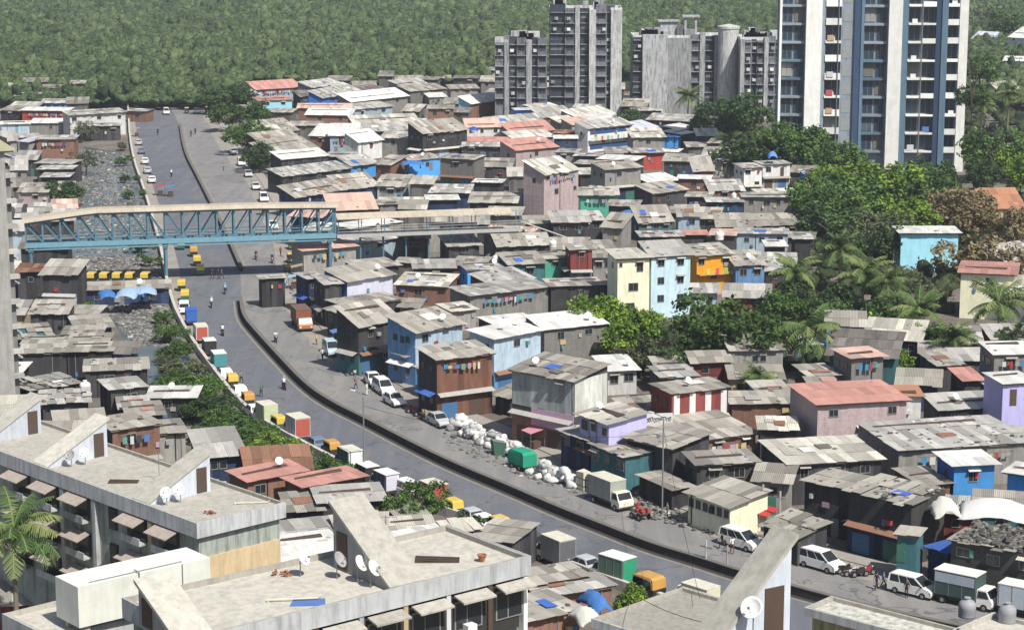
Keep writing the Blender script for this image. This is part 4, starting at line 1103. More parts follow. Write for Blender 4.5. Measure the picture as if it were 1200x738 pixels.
# ---------------------------------------------------------------- weathered blocks behind the settlement
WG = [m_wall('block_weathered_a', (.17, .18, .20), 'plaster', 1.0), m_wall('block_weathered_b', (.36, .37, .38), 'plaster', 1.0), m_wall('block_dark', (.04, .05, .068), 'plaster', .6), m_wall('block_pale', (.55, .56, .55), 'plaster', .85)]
def block(xl, xr, ytop, ybase, bays, label, seed, topstuff=True, cols=None):
    o_ = P(xl, ybase, 0); w = (xr - xl) * o_.y / F_PX; H = (CAM_H - (ytop - HOR) * o_.y / F_PX); r = random.Random(seed)
    t = thing('apartment_block', (o_.x, o_.y, 0), 0, label, 'apartment block'); nb = len(bays); bw = w / sum(b[1] for b in bays); x = 0
    m = MB(); m.box(.05, w - .05, 1.6, 15, 0, H - .5); m.build('core', WG[1], t); nw = 0
    for kind, wd in bays:
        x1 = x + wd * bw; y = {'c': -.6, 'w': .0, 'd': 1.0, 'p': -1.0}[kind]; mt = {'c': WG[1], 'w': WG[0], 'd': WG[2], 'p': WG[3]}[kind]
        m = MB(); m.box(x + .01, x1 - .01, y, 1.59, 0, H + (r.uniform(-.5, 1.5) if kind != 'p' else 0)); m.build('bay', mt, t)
        if kind in 'wd':
            for fl in range(1, int(H / 3)):
                z = H - fl * 3 + .4
                if z < 4 or nw > 96: continue
                nw += 1; m = MB(); m.box(x + .3, x1 - .3, y - .08, y - .003, z, z + 1.5); f_ = m.build('window', WG[0], t); m = MB(); m.box(x + .4, x1 - .4, y - .1, y - .081, z + .1, z + 1.4); m.build('pane', r.choice([GLASS, GLASS, GLASS, WG[0], WG[2]]), f_)
                if r.random() < .35: m = MB(); u_ = r.uniform(x + .3, x1 - 1.2); m.box(u_, u_ + 1, y - .9, y - .11, z - .3, z + .5); m.build('window_box', r.choice([WG[1], WG[3], WHITE]), t)
                m = MB(); m.box(x + .1, x1 - .1, y - .75, y - .003, z + 1.72, z + 1.84); m.build('sunshade', WG[1], t)
        x = x1
    m = MB(); m.box(0, w, 1.2, 1.4, H - .5, H + .5); m.box(0, w, 14.6, 14.8, H - .5, H + .5); m.box(0, .2, 1.4, 14.6, H - .5, H + .5); m.box(w - .2, w, 1.4, 14.6, H - .5, H + .5); m.build('parapet', WG[3], t)
    if topstuff:
        for k in range(9):
            xx = r.uniform(.05, .8) * w; m = MB(); hh = r.uniform(1, 3); m.box(xx, xx + r.uniform(1.5, 3.5), 3, 6, H - .5, H + hh); m.build('rooftop_room', WG[r.choice([0, 1, 3])], t)
    return t, w, H
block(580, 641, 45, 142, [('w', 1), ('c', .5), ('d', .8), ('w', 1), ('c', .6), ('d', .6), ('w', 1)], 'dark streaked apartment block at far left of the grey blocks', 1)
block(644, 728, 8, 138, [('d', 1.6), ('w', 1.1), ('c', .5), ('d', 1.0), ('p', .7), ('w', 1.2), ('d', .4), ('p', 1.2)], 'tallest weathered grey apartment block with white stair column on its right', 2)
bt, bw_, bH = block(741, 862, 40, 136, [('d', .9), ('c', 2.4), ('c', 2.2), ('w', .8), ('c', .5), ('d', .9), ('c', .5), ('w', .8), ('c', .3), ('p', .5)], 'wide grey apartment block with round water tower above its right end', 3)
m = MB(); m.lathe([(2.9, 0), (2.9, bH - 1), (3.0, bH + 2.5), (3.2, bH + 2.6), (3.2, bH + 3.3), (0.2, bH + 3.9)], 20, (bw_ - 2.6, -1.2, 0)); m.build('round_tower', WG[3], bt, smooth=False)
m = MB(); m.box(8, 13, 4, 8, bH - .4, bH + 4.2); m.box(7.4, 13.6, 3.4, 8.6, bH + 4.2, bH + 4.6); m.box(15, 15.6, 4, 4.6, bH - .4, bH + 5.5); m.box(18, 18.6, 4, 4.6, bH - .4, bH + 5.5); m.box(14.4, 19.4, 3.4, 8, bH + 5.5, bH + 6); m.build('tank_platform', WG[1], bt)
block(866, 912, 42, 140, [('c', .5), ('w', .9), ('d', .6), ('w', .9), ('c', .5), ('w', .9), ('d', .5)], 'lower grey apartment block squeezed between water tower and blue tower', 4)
# ---------------------------------------------------------------- near tower slab at the left edge
K0 = P(20, 500, 0); K1 = P(-45, 508, 0); a_t = math.atan2(K0.y - K1.y, K0.x - K1.x); wT = (K0 - K1).length
TL = thing('concrete_tower', (K0.x, K0.y, 0), a_t, 'pale concrete tower slab cut off by the left edge of the picture', 'tower')
HTL = CAM_H - (172 - HOR) * K0.y / F_PX; m = MB(); m.box(-wT, 0, 0, 7, 0, HTL); m.build('wall', m_wall('tower_slab_concrete', (.36, .355, .335), 'plaster', .5), TL)
m = MB(); m.box(.003, .9, 1.2, 6.5, 0, HTL - 2); m.build('side_bay', m_wall('tower_slab_dark', (.2, .205, .2), 'plaster', .6), TL)
for k in range(int(HTL / 3)):
    z = 2 + k * 3.0; m = MB(); m.box(.9, 1.5, 1.3, 6.4, z, z + .15); m.box(.01, 1.3, .3, 1.19, z + .8, z + 1.3); m.build('ledge', CONC, TL); m = MB(); m.box(.902, .95, 2, 5.5, z + .6, z + 2.3); m.build('side_window', GLASS, TL)
m = MB(); m.hexa([(-wT - .6, -.7, HTL), (1.2, -.7, HTL), (1.2, 7.5, HTL), (-wT - .6, 7.5, HTL)], [(-wT - .6, -.6, HTL + .15), (1.1, -.6, HTL + .15), (-2.2, 3.3, HTL + 2.8), (-wT - .6, 3.6, HTL + 2.8)]); m.build('roof', m_roof('roof_mossy', (.30, .30, .20), .1, .4), TL)
# ---------------------------------------------------------------- foreground apartment buildings
FGR = m_wall('terrace_concrete', (.43, .41, .36), 'plaster', .42); FGW = m_wall('facade_grey_green', (.30, .33, .30), 'plaster', .8); FGL = m_wall('fascia_pale', (.45, .47, .48), 'plaster', .6); FTN = m_wall('gable_tan', (.50, .39, .24), 'plaster', .35)
SLAB = m_wall('stair_slab', (.47, .455, .40), 'plaster', .38); CABW = m_wall('cabin_wall_blue_grey', (.50, .54, .60), 'plaster', .3)
def frame_on(pa, pb, z):
    """origin at pa, local X to pb, local Y to the left of it"""
    a, b = P(*pa, z), P(*pb, z); return a, (b - a).xy.length, math.atan2(b.y - a.y, b.x - a.x)
def dish(parent, loc, rz, s=1.0, dark=False):
    t = thing('satellite_dish', loc, rz); m = MB(); m.lathe([(.02, 0), (.2, .02), (.36, .09), (.46, .17), (.45, .19), (.35, .12), (.19, .05), (.0, .03)], 18)
    b = m.build('reflector', DISHD if dark else WHITE, t, smooth=True); b.rotation_euler = (math.radians(58), 0, 0); b.location = (0, -.08, 1.0 * s)
    m = MB(); m.tube([(0, 0, -.05), (0, 0, .95 * s)], .03, 6); m.tube([(0, -.1, .75 * s), (0, -.5, 1.15 * s)], .015, 5); m.box(-.04, .04, -.55, -.45, 1.1 * s, 1.2 * s); m.build('mast', STEEL, t); return t
DISHD = m_plain('dish_grey', (.35, .35, .35), .5)
def cabin(root, x, w, y0, y1, z, hi, lo, label=None, door='R', mat=None):
    """stair head: slab sloping from the high rear end down to the front"""
    m = MB(); m.side([(0, 0), (1, 0)], 0, 1) if False else None
    q = MB(); b = [(x, y0, z), (x + w, y0, z), (x + w, y1, z), (x, y1, z)]; t = [(x, y0, z + lo), (x + w, y0, z + lo), (x + w, y1, z + hi), (x, y1, z + hi)]; q.hexa(b, t); c = q.build('stair_cabin', mat or CABW, root)
    q = MB(); o = .12; s = (hi - lo) / (y1 - y0); b = [(x - o, y0 - .2, z + lo - .2 * s + .003), (x + w + o, y0 - .2, z + lo - .2 * s + .003), (x + w + o, y1 + .25, z + hi + .25 * s + .003), (x - o, y1 + .25, z + hi + .25 * s + .003)]
    q.hexa(b, [(a1, a2, a3 + .2) for a1, a2, a3 in b]); q.build('sloping_slab', SLAB, c)
    q = MB(); xx = x + w + .004 if door == 'R' else x - .05
    q.box(xx, xx + .046, y1 - 1.3, y1 - .35, z + .1, z + min(2.1, hi - .5)); q.build('door', DARKDOOR, c); return c
def terrace(pa, pb, pc, z, label, name='apartment_building', fas=.9, wallm=None, roofm=None):
    a, w, ang = frame_on(pa, pb, z); c = P(*pc, z); n = Vector((-math.sin(ang), math.cos(ang))); d = (c - P(*pb, z)).xy.dot(n)
    t = thing(name, (a.x, a.y, 0), ang, label, 'building'); m = MB(); m.box(.35, w - .35, .35, d - .35, 0, z - .3); m.build('wall', wallm or FGW, t)
    m = MB(); m.box(0, w, 0, d, z - .3, z); m.build('roof_terrace', roofm or FGR, t)
    m = MB(); m.box(0, w, 0, .2, z + .003, z + .28); m.box(0, w, d - .2, d, z + .003, z + .28); m.box(0, .2, .2, d - .2, z + .003, z + .28); m.box(w - .2, w, .2, d - .2, z + .003, z + .28); m.build('parapet', FGR, t)
    m = MB(); m.box(-.08, w + .08, -.08, -.003, z - fas, z + .3); m.box(w + .003, w + .08, 0, d, z - fas, z + .3); m.box(-.08, -.003, 0, d, z - fas, z + .3); m.build('fascia', FGL, t); return t, w, d, ang
# building with the two stair cabins (left)
t1, w1, d1, an1 = terrace((-62, 509), (231, 617), (321, 588), 16, 'grey apartment building with two sloping stair cabins and pink window awnings at lower left')
m = MB(); m.box(w1 - .34, w1 - .2, .4, d1 - .4, 0, 16 - 2.6); m.build('gable_wall', FTN, t1)
AWN = m_plain('awning_pink_beige', (.40, .34, .30), .85, .1, 0, .4)
for i, x in enumerate([w1 - 4.2, w1 - 8.6, w1 - 12.0, w1 - 16.8, w1 - 21.5, w1 - 26]):
    for fl in range(3):
        z = 16 - 2.6 - fl * 3.0; ww = 2.6 if i not in (2,) else 1.1
        m = MB(); m.box(x - ww / 2, x + ww / 2, .18, .34, z - .3, z + 1.5); f_ = m.build('window', m_plain('window_dark_timber', (.06, .055, .05), .8), t1); m = MB(); m.box(x - ww / 2 + .1, x + ww / 2 - .1, .14, .179, z - .2, z + 1.4); m.build('pane', GLASS, f_)
        if i != 2:
            m = MB(); b = [(x - ww / 2 - .15, -1.1, z + 1.1), (x + ww / 2 + .15, -1.1, z + 1.1), (x + ww / 2 + .15, .17, z + 1.55), (x - ww / 2 - .15, .17, z + 1.55)]; m.hexa(b, [(p[0], p[1], p[2] + .07) for p in b]); m.build('awning', AWN, t1)
            m = MB(); m.box(x - ww / 2 - .1, x + ww / 2 + .1, -.5, .17, z - .5, z - .36); m.box(x - ww / 2 - .1, x + ww / 2 + .1, -.5, -.44, z - .36, z + .1); m.build('balcony_sill', FGL, t1)
for x in (w1 - 6.4, w1 - 14.4, w1 - 19.2): m = MB(); m.box(x - .25, x + .25, -.05, .34, 0, 15.0); m.build('facade_pier', m_plain('pier_tan', (.45, .38, .26), .9, .1, 0, .3) if x == w1 - 6.4 else FGL, t1)
a1 = Matrix.Translation(Vector((t1.location.x, t1.location.y, 0))) @ Matrix.Rotation(an1, 4, 'Z')
def loc_of(M_, p): v = M_.inverted() @ p; return v.x, v.y
x, _ = loc_of(a1, P(52, 545, 16)); cabin(t1, x - .9, 1.9, .5, 6.3, 16.003, 3.0, .15)
x0_, _ = loc_of(a1, P(-22, 517, 16)); cabin(t1, x0_ - .9, 1.9, .9, 6.3, 16.003, 3.0, .15)
x2, _ = loc_of(a1, P(170, 588, 16)); cabin(t1, x2 - .9, 1.9, .5, 6.3, 16.003, 3.0, .15)
def topthing(M_, u, v, z, rz=0): p = M_ @ Vector((u, v, z)); return (p.x, p.y, p.z)
for u, v, lab, dk_ in ((x + 2.0, 2.2, 'grey satellite dish beside the left stair cabin of the left building', True), (x + 2.2, 3.4, 'pale satellite dish nearer the high end of the left stair cabin', False), (x2 + 1.9, 1.6, 'white satellite dish low beside the right stair cabin of the left building', False), (x2 + 2.0, 2.8, 'second white satellite dish beside the right stair cabin, next to its blue wall', False)):
    d_ = dish(None, topthing(a1, u, v, 16.003), an1 + .5, 1, dk_); tag(d_, lab, 'satellite dish', 'satellite dishes on the terraces')
# middle foreground building
t2, w2, d2, an2 = terrace((232, 752), (620, 657), (538, 617), 27, 'grey apartment building with long terrace and dark windows at bottom centre', fas=.75)
a2_ = Matrix.Translation(Vector((t2.location.x, t2.location.y, 0))) @ Matrix.Rotation(an2, 4, 'Z')
x, _ = loc_of(a2_, P(478, 690, 27)); cabin(t2, x - .95, 2.0, .5, 5.6, 27.003, 3.3, .2, door='L', mat=m_wall('cabin_wall_grey', (.30, .30, .30), 'plaster', .3)); xc = x
x, _ = loc_of(a2_, P(222, 750, 27)); cabin(t2, x - .8, 1.8, .3, 3.9, 27.003, 2.0, .2, door='L', mat=m_wall('cabin_wall_grey', (.30, .30, .30), 'plaster', .3))
for u, v, lab, dk_ in ((xc - 1.35, 1.6, 'white satellite dish lowest beside the stair cabin on the middle terrace', False), (xc - 1.4, 2.7, 'white satellite dish behind the lowest one on the middle terrace', False), (xc - 1.9, 3.9, 'tilted dark dish by the cabin door on the middle terrace', True), (xc - 3.2, 5.4, 'white satellite dish at the back edge of the middle terrace', False)):
    d_ = dish(None, topthing(a2_, u, v, 27.003), an2 + .5, 1, dk_); tag(d_, lab, 'satellite dish', 'satellite dishes on the terraces')
m = MB(); m.box(w2 * .04, w2 - .6, .1, .34, 27 - 3.6, 27 - .95); m.build('recess_shade_band', m_plain('painted_recess_shade', (.04, .038, .035), .9), t2)  # flat dark band paints in the shade of the recessed windows
for i in range(7):
    x = w2 * (.06 + i * .135); m = MB(); m.box(x - .14, x + .14, -.02, .095, 27 - 3.6, 27 - .78); m.build('facade_pier', [FTN, FGL, DARKDOOR, FGL][i % 4], t2)
    m = MB(); b = [(x + .3, -.95, 27 - 1.15), (x + w2 * .12, -.95, 27 - 1.15), (x + w2 * .12, -.09, 27 - .95), (x + .3, -.09, 27 - .95)]; m.hexa(b, [(p[0], p[1], p[2] + .1) for p in b]); m.build('awning', FGR, t2)
    m = MB(); m.box(x + .4, x + w2 * .11, .02, .095, 27 - 2.9, 27 - 1.3); f_ = m.build('window', FRAME, t2); m = MB(); xm = x + w2 * .06; m.box(x + .5, xm - .05, -.01, .018, 27 - 2.8, 27 - 1.4); m.box(xm + .05, x + w2 * .105, -.01, .018, 27 - 2.8, 27 - 1.4); m.build('pane', GLASS, f_)
    if i % 2: m = MB(); m.box(x + .9, x + 1.5, -.5, -.02, 27 - 2.95, 27 - 2.55); m.build('air_conditioner', WHITE, t2)
m = MB(); m.box(w2 * .35, w2 * .35 + 1.1, -.6, -.55, 27 - 2.7, 27 - 1.7); m.build('hanging_laundry', m_plain('laundry_blue', (.08, .2, .5), .9), t2)
m = MB(); m.box(w2 - .36, w2 - .1, .0, .34, 0, 26.2); m.build('corner_pier', TWH, t2)
# right foreground building with one big stair cabin
t3, w3, d3, an3 = terrace((845, 810), (1000, 890), (1060, 850), 33, 'building at bottom right showing only its broad sloping white stair slab', 'apartment_building')
a3_ = Matrix.Translation(Vector((t3.location.x, t3.location.y, 0))) @ Matrix.Rotation(an3, 4, 'Z')
x, yv = loc_of(a3_, P(925, 742, 33))
cabin(t3, x - 1.35, 1.35, yv - 3.6, yv, 33.003, 3.7, .15, mat=CABW)
d_ = dish(None, topthing(a3_, x + .45, yv - 2.2, 33.003 + .6), an3 + .5); tag(d_, 'white satellite dish on the wall side of the big slab at bottom right', 'satellite dish', 'satellite dishes on the terraces')
# white tank room and its building
t4, w4, d4, an4 = terrace((60, 752), (262, 700), (215, 672), 21, 'tan roofed building under the white tank room at lower left')
wb_, ww4, wa4 = frame_on((91, 688), (246, 653), 24); dd4 = (P(217, 641, 24) - P(246, 653, 24)).xy.dot(Vector((-math.sin(wa4), math.cos(wa4))))
tk = thing('tank_room', (wb_.x, wb_.y, 21.003), wa4, 'white concrete tank room raised on short stubs at lower left', 'water tank'); PW = m_wall('tank_white_paint', (.78, .80, .72), 'plaster', .15)
m = MB(); m.box(0, ww4, 0, dd4, .6, 3.0); m.build('tank_body', PW, tk); m = MB()
for u in (.4, ww4 / 2, ww4 - .8):
    for v in (.2, dd4 - .6): m.box(u, u + .4, v, v + .4, 0, .6)
m.build('stub', CONC, tk); m = MB(); m.tube([(ww4 * .45, -.06, .2), (ww4 * .45, -.06, 3.1), (ww4 * .45, .5, 3.12)], .04, 6); m.tube([(ww4 * .1, .3, 3.05), (ww4 * .8, .3, 3.05)], .03, 6); m.tube([(ww4 * .78, -.05, 1), (ww4 * .78, -.05, 3.0)], .03, 6); m.build('pipe', STEEL, tk)
# low flat roofs near the road at the bottom
t5, *_ = terrace((706, 722), (808, 690), (700, 660), 8, 'x') if False else (None,)
t5, w5, d5, an5 = terrace((800, 762), (905, 722), (808, 688), 9, 'flat concrete roof with raised edges beside the lower road', 'low_building', .4, WALL['br'][0], m_wall('flat_roof_grey', (.30, .285, .25), 'plaster', .4))
t6, w6, d6, an6 = terrace((944, 716), (1096, 756), (1110, 737), 13, 'mossy yellow building with stained white flat roof at bottom right', 'low_building', .3, m_wall('mossy_yellow', (.40, .37, .20), 'plaster', .8), m_wall('flat_roof_white', (.50, .49, .44), 'plaster', .9))
a6 = Matrix.Translation(Vector((t6.location.x, t6.location.y, 0))) @ Matrix.Rotation(an6, 4, 'Z')
t7, w7, d7, an7 = terrace((1118, 742), (1200, 765), (1215, 735), 13, 'grey flat roof with two round tank lids at the bottom right corner', 'low_building', .3)
# ---------------------------------------------------------------- trees
LF = {'b': leafmat('leaf_bright', [(.05, .09, .015), (.14, .24, .03), (.30, .42, .06)]), 'g': leafmat('leaf_green', [(.03, .06, .018), (.075, .14, .035), (.16, .26, .06)]),
      'd': leafmat('leaf_dark', [(.022, .045, .02), (.055, .10, .035), (.12, .19, .06)]), 'n': leafmat('leaf_brown', [(.12, .09, .05), (.24, .19, .10), (.33, .30, .15)]),
      'o': leafmat('leaf_olive', [(.05, .06, .03), (.11, .13, .065), (.2, .21, .12)])}
BARK = m_plain('bark', (.12, .095, .07), .95, .1, 0, .4)
def crown_mesh(seed, nl=2600, lobes=9, flat=.75, leaf=.035):
    rs = np.random.RandomState(seed); C = []; Rr = []
    for i in range(lobes):
        a = rs.uniform(0, 6.28); r = rs.uniform(.1, .62) ** .8; C.append((math.cos(a) * r, math.sin(a) * r, rs.uniform(-.35, .5) * flat * (1.15 - r))); Rr.append(rs.uniform(.26, .46))
    C = np.array(C); Rr = np.array(Rr); w = Rr ** 2; ci = rs.choice(lobes, nl, p=w / w.sum())
    # sub-clumps inside each lobe so the surface breaks into tufts
    d = rs.normal(size=(nl, 3)); d /= np.linalg.norm(d, axis=1)[:, None]
    tuft = rs.normal(size=(lobes, 14, 3)); tuft /= np.linalg.norm(tuft, axis=2)[..., None]; ti = rs.randint(0, 14, nl); td_ = tuft[ci, ti]
    c = C[ci] + td_ * (Rr[ci] * .78)[:, None] + d * (Rr[ci] * rs.uniform(.05, .42, nl))[:, None]
    n = d + rs.normal(size=(nl, 3)) * .7 + np.array([0, 0, .5]); n /= np.linalg.norm(n, axis=1)[:, None]; u = np.cross(n, rs.normal(size=(nl, 3))); u /= np.linalg.norm(u, axis=1)[:, None]; v = np.cross(n, u)
    s_ = leaf * rs.uniform(.6, 1.5, (nl, 1)); V = np.stack([c - u * s_, c + v * s_ * .6, c + u * s_, c - v * s_ * .6], 1).reshape(-1, 3)
    tt = np.clip(.5 + rs.normal(size=(lobes, 14))[ci, ti] * .16 + rs.normal(size=nl) * .12, 0, 1)
    return np_mesh('crown', V, np.arange(nl * 4).reshape(-1, 4), LF['g'], tt)
CROWNS = [crown_mesh(i, 5200, 8 + i % 4, .75, .040) for i in range(5)]; SHRUB = [crown_mesh(20 + i, 2200, 6, .8, .055) for i in range(3)]
SPARSE = [crown_mesh(40 + i, 1500, 9, .8, .04) for i in range(2)]
def trunk_mesh(seed, h0=1.0, forks=4):
    r = random.Random(seed); m = MB(); m.tube([(0, 0, 0), (.02, .01, h0 * .5), (0, .03, h0)], [.06, .045, .04], 7)
    for i in range(forks):
        a = i * 6.28 / forks + r.uniform(-.4, .4); q = (math.cos(a) * .3, math.sin(a) * .3, h0 + .35); e = (math.cos(a) * .55, math.sin(a) * .55, h0 + .6); m.tube([(0, .03, h0 * .92), q, e], [.035, .022, .008], 5)
    return m.data('trunk', BARK)
TRUNKS = [trunk_mesh(i) for i in range(3)]; tcount = 0
def tree(px, ytop, wpx, hgt, kind, label, name='tree', ratio=None, sparse=False, cat='tree', group='trees growing among the houses', ground=None):
    """crown top pixel + real height fixes the distance"""
    global tcount; tcount += 1
    if ground is not None: c = P(px, ground, 0); sc_ = F_PX / c.y; hgt = (ground - ytop) / sc_
    else: c = P(px, ytop, hgt); sc_ = F_PX / c.y
    w = wpx / sc_; ch = (ratio or .8) * w; ch = min(ch, hgt * .9); q = random.Random(tcount)
    t = thing(name, (c.x, c.y, 0), q.uniform(0, 6.28), label, cat, group)
    cm = q.choice(SPARSE if sparse else (CROWNS if w > 4.5 else SHRUB)); o = bpy.data.objects.new('crown', cm); COL.objects.link(o); o.parent = t
    o.scale = (w / 1.55, w / 1.55, ch / 1.25); o.location = (0, 0, hgt - ch * .5); o.material_slots[0].link = 'OBJECT'; o.material_slots[0].material = LF[kind]
    k = bpy.data.objects.new('trunk', TRUNKS[tcount % 3]); COL.objects.link(k); k.parent = t; hh = max(.5, hgt - ch * .75); k.scale = (w * .42, w * .42, hh); return t
TR = [ # px, ytop, width px, height m, kind, label, sparse
 (264, 97, 62, 9, 'd', 'dark tree at the far end of the roadside row', 0), (280, 116, 64, 9, 'g', 'second tree of the roadside row, behind the red-topped house', 0), (290, 142, 60, 8, 'g', 'middle tree of the roadside row', 0), (303, 166, 48, 7, 'd', 'nearest dark tree of the roadside row', 0),
 (75, 208, 52, 6, 'd', 'dark round tree left of the canal above the footbridge', 0), (100, 175, 42, 6, 'o', 'pale wispy tree at the canal edge', 1), (95, 140, 30, 6, 'o', 'small olive tree by the market hall', 1),
 (700, 338, 70, 8, 'b', 'bright green tree directly below the grey concrete house', 0), (745, 352, 90, 9, 'b', 'broad bright green tree in front of the cream three-storey house', 0), (752, 392, 66, 6, 'o', 'dull olive tree behind the small white-capped house', 0),
 (846, 345, 118, 11, 'g', 'big dark green tree below the orange balcony house', 0), (800, 408, 60, 5, 'd', 'low dark tree at the left foot of the big green tree', 0), (900, 372, 60, 8, 'd', 'dark tree squeezed between big green tree and palms', 0),
 (862, 108, 70, 12, 'd', 'dark tree right of the distant palm', 0), (835, 130, 50, 9, 'g', 'green tree tucked beside the distant palm', 0), (905, 138, 52, 12, 'g', 'light green tree at the foot of the blue tower, left side', 0), (945, 138, 80, 13, 'g', 'round green tree in front of the tower base', 0), (985, 160, 60, 10, 'g', 'smaller green tree in front of the tower white column', 0),
 (880, 160, 80, 9, 'd', 'dark spreading tree behind the long white roof', 0), (985, 192, 110, 12, 'g', 'large green tree right of the blue sided hut', 0), (1045, 182, 110, 13, 'b', 'large light green tree beneath the blue and white tower', 0), (975, 232, 90, 9, 'd', 'dark green tree left of the sky blue house', 0), (1095, 196, 90, 13, 'g', 'green tree between tower and brown trees', 0),
 (1125, 215, 90, 11, 'n', 'brown leaved tree behind the sky blue house', 0), (1165, 232, 80, 10, 'n', 'brown tree at right edge below the tiled roof', 0), (1150, 268, 90, 9, 'n', 'third brown tree, right of the sky blue house', 0), (1030, 240, 80, 9, 'o', 'olive scrubby tree just behind the sky blue house', 1),
 (1165, 140, 80, 14, 'g', 'green tree beside the tower at right edge', 0), (1195, 168, 70, 12, 'b', 'bright green tree cut by the right edge', 0), (1150, 180, 50, 10, 'd', 'dark tree right under the tower corner', 0),
 (1010, 345, 90, 8, 'g', 'green tree among the palms in the middle right', 0), (1045, 360, 80, 7, 'b', 'yellow-green tree right of the palm grove', 0), (960, 320, 80, 8, 'd', 'dark tree among the leaning palms', 0), (925, 340, 60, 7, 'g', 'green tree left of the palm grove', 0), (1070, 320, 70, 7, 'o', 'bare looking tree before the sky blue house', 1), (1035, 400, 70, 5, 'b', 'low bright shrubby tree behind the grey block house', 0), (1100, 375, 60, 6, 'd', 'dark tree left of the cream red-roofed house', 0),
 (485, 562, 70, 6, 'g', 'green tree between red-roofed brick houses and road', 0), (545, 598, 40, 3.5, 'g', 'small tree beside the yellow rickshaw at the kerb', 0), (742, 682, 60, 4, 'b', 'bush partly covering the yellow van near the lower road', 0),
 (97, 352, 24, 3.5, 'b', 'light green bush between the market shed posts', 0), (10, 560, 60, 12, 'd', 'dark tree behind the foreground palm', 0), (1135, 95, 40, 14, 'd', 'dark tree right of the tower seen past its edge', 0), (1185, 12, 50, 16, 'g', 'tall tree near the distant white houses', 0), (1150, 60, 50, 16, 'g', 'green tree below the distant white houses', 0), (1160, 5, 40, 16, 'o', 'olive tree above the distant pale roof', 1),
 (735, 125, 40, 8, 'd', 'dark tree between the two taller grey blocks', 0), (1190, 380, 40, 6, 'd', 'dark tree above the white-roofed grey house', 0), (1000, 215, 90, 10, 'g', 'green tree filling the belt below the tower, left part', 0), (1060, 222, 90, 10, 'b', 'light tree filling the belt below the tower, middle', 0), (950, 205, 70, 9, 'g', 'green tree just right of the royal blue sided hut', 0), (1020, 262, 70, 8, 'd', 'dark tree left of the sky blue house, lower one', 0), (1000, 180, 80, 9, 'b', 'pale green tree between tower columns and the belt', 0), (1085, 175, 70, 9, 'd', 'dark tree hiding the tower entrance', 0), (912, 150, 80, 9, 'g', 'green tree at the left corner of the tower', 0), (935, 172, 70, 9, 'd', 'dark tree wrapped round the left corner of the tower', 0)]
for px, yt, w, h, k, lab, sp in TR: tree(px, yt, w, h, k, lab, sparse=bool(sp), ground=((206 if px < 950 else max(215, yt + 66)) if 890 < px < 1200 and 90 < yt < 230 else None))
# bushes along the canal wall, from far to near
BU = [(142, 172, 16), (146, 190, 18), (152, 210, 18), (158, 228, 20), (166, 290, 26), (176, 305, 22), (192, 372, 26), (200, 392, 34), (208, 412, 40), (214, 432, 44), (228, 448, 46), (238, 462, 46), (250, 478, 50), (262, 492, 50), (278, 506, 50), (296, 518, 54), (318, 528, 54), (342, 538, 54), (368, 548, 50), (395, 556, 44), (200, 452, 40), (222, 480, 40), (300, 545, 50), (270, 530, 44), (245, 508, 40)]
NEARW = ['level with the far stalls', 'just past the far stalls', 'above the footbridge', 'just above the footbridge', 'under the footbridge', 'just below the footbridge', 'by the blue tarp vehicle', 'by the red cargo box', 'by the black topped stall', 'by the teal cargo box', 'by the white car at the wall', 'by the yellow rickshaw at the wall', 'by the second white car', 'by the orange-topped rickshaw', 'by the pale green cargo box', 'by the lower yellow rickshaw', 'by the large red cargo box', 'by the blue parked car', 'by the green and white box', 'at its lower end', 'overhanging blue canal water', 'spreading onto the rubbish', 'over the red-roofed brick house', 'behind the first red roof', 'behind the white-roofed canal hut']
for (px, py, w), nw in zip(BU, NEARW):
    tree(px, py - w * .40, w * 1.25, 3.4, random.Random(px).choice('gggdo') if px < 280 else random.Random(px).choice('ggb'), 'leafy bush along the canal wall, ' + nw, 'bush', .7, ground=py + w * .30, cat='bush', group='bushes along the canal wall')
# palms
PALMB = leafmat('palm_frond', [(.03, .06, .02), (.08, .14, .04), (.25, .29, .11)])
def palm_crown(seed, n=24):
    r = random.Random(seed); V = []; Fq = []; T = []
    for i in range(n):
        a = i * 2.399 + r.uniform(-.2, .2); up = r.uniform(-.3, 1.3); L = r.uniform(3.2, 4.4); tn = r.uniform(.25, .9) if up > 0 else r.uniform(.5, 1)
        pts = []; p = Vector((0, 0, 0)); el = up
        for k in range(13): pts.append(p.copy()); p = p + Vector((math.cos(a) * math.cos(el), math.sin(a) * math.cos(el), math.sin(el))) * L / 12; el -= .1
        for k in range(1, 13):
            d = (pts[k] - pts[k - 1]).normalized(); s_ = d.cross(Vector((0, 0, 1))).normalized(); ll = .95 * math.sin(min(1, (k + .8) / 13) * 3.0) ** .6
            for sg in (-1, 1):
                for m_ in range(2):
                    b = pts[k - 1].lerp(pts[k], m_ * .5); tip = b + s_ * sg * ll * .8 + d * ll * .35 + Vector((0, 0, -ll * r.uniform(.25, .75))); wd = d * .075; n0 = len(V)
                    V += [b - wd, b + wd, tip + wd * .5, tip - wd * .5]; Fq.append((n0, n0 + 1, n0 + 2, n0 + 3)); T.append(tn + r.uniform(-.12, .12))
            n0 = len(V); up_ = s_ * .03; V += [pts[k - 1] - up_, pts[k - 1] + up_, pts[k] + up_, pts[k] - up_]; Fq.append((n0, n0 + 1, n0 + 2, n0 + 3)); T.append(.9)
    return np_mesh('crown', np.array([v[:] for v in V]), np.array(Fq), PALMB, np.clip(np.array(T), 0, 1.1))
PC = [palm_crown(i) for i in range(4)]
def palm_trunk(seed, lean):
    m = MB(); n = 9; m.tube([(lean * (i / n) ** 1.6, 0, i / n) for i in range(n + 1)], [.030 - .014 * i / n for i in range(n + 1)], 7); return m.data('trunk', m_plain('palm_bark', (.22, .19, .15), .95, .1, 0, .4))
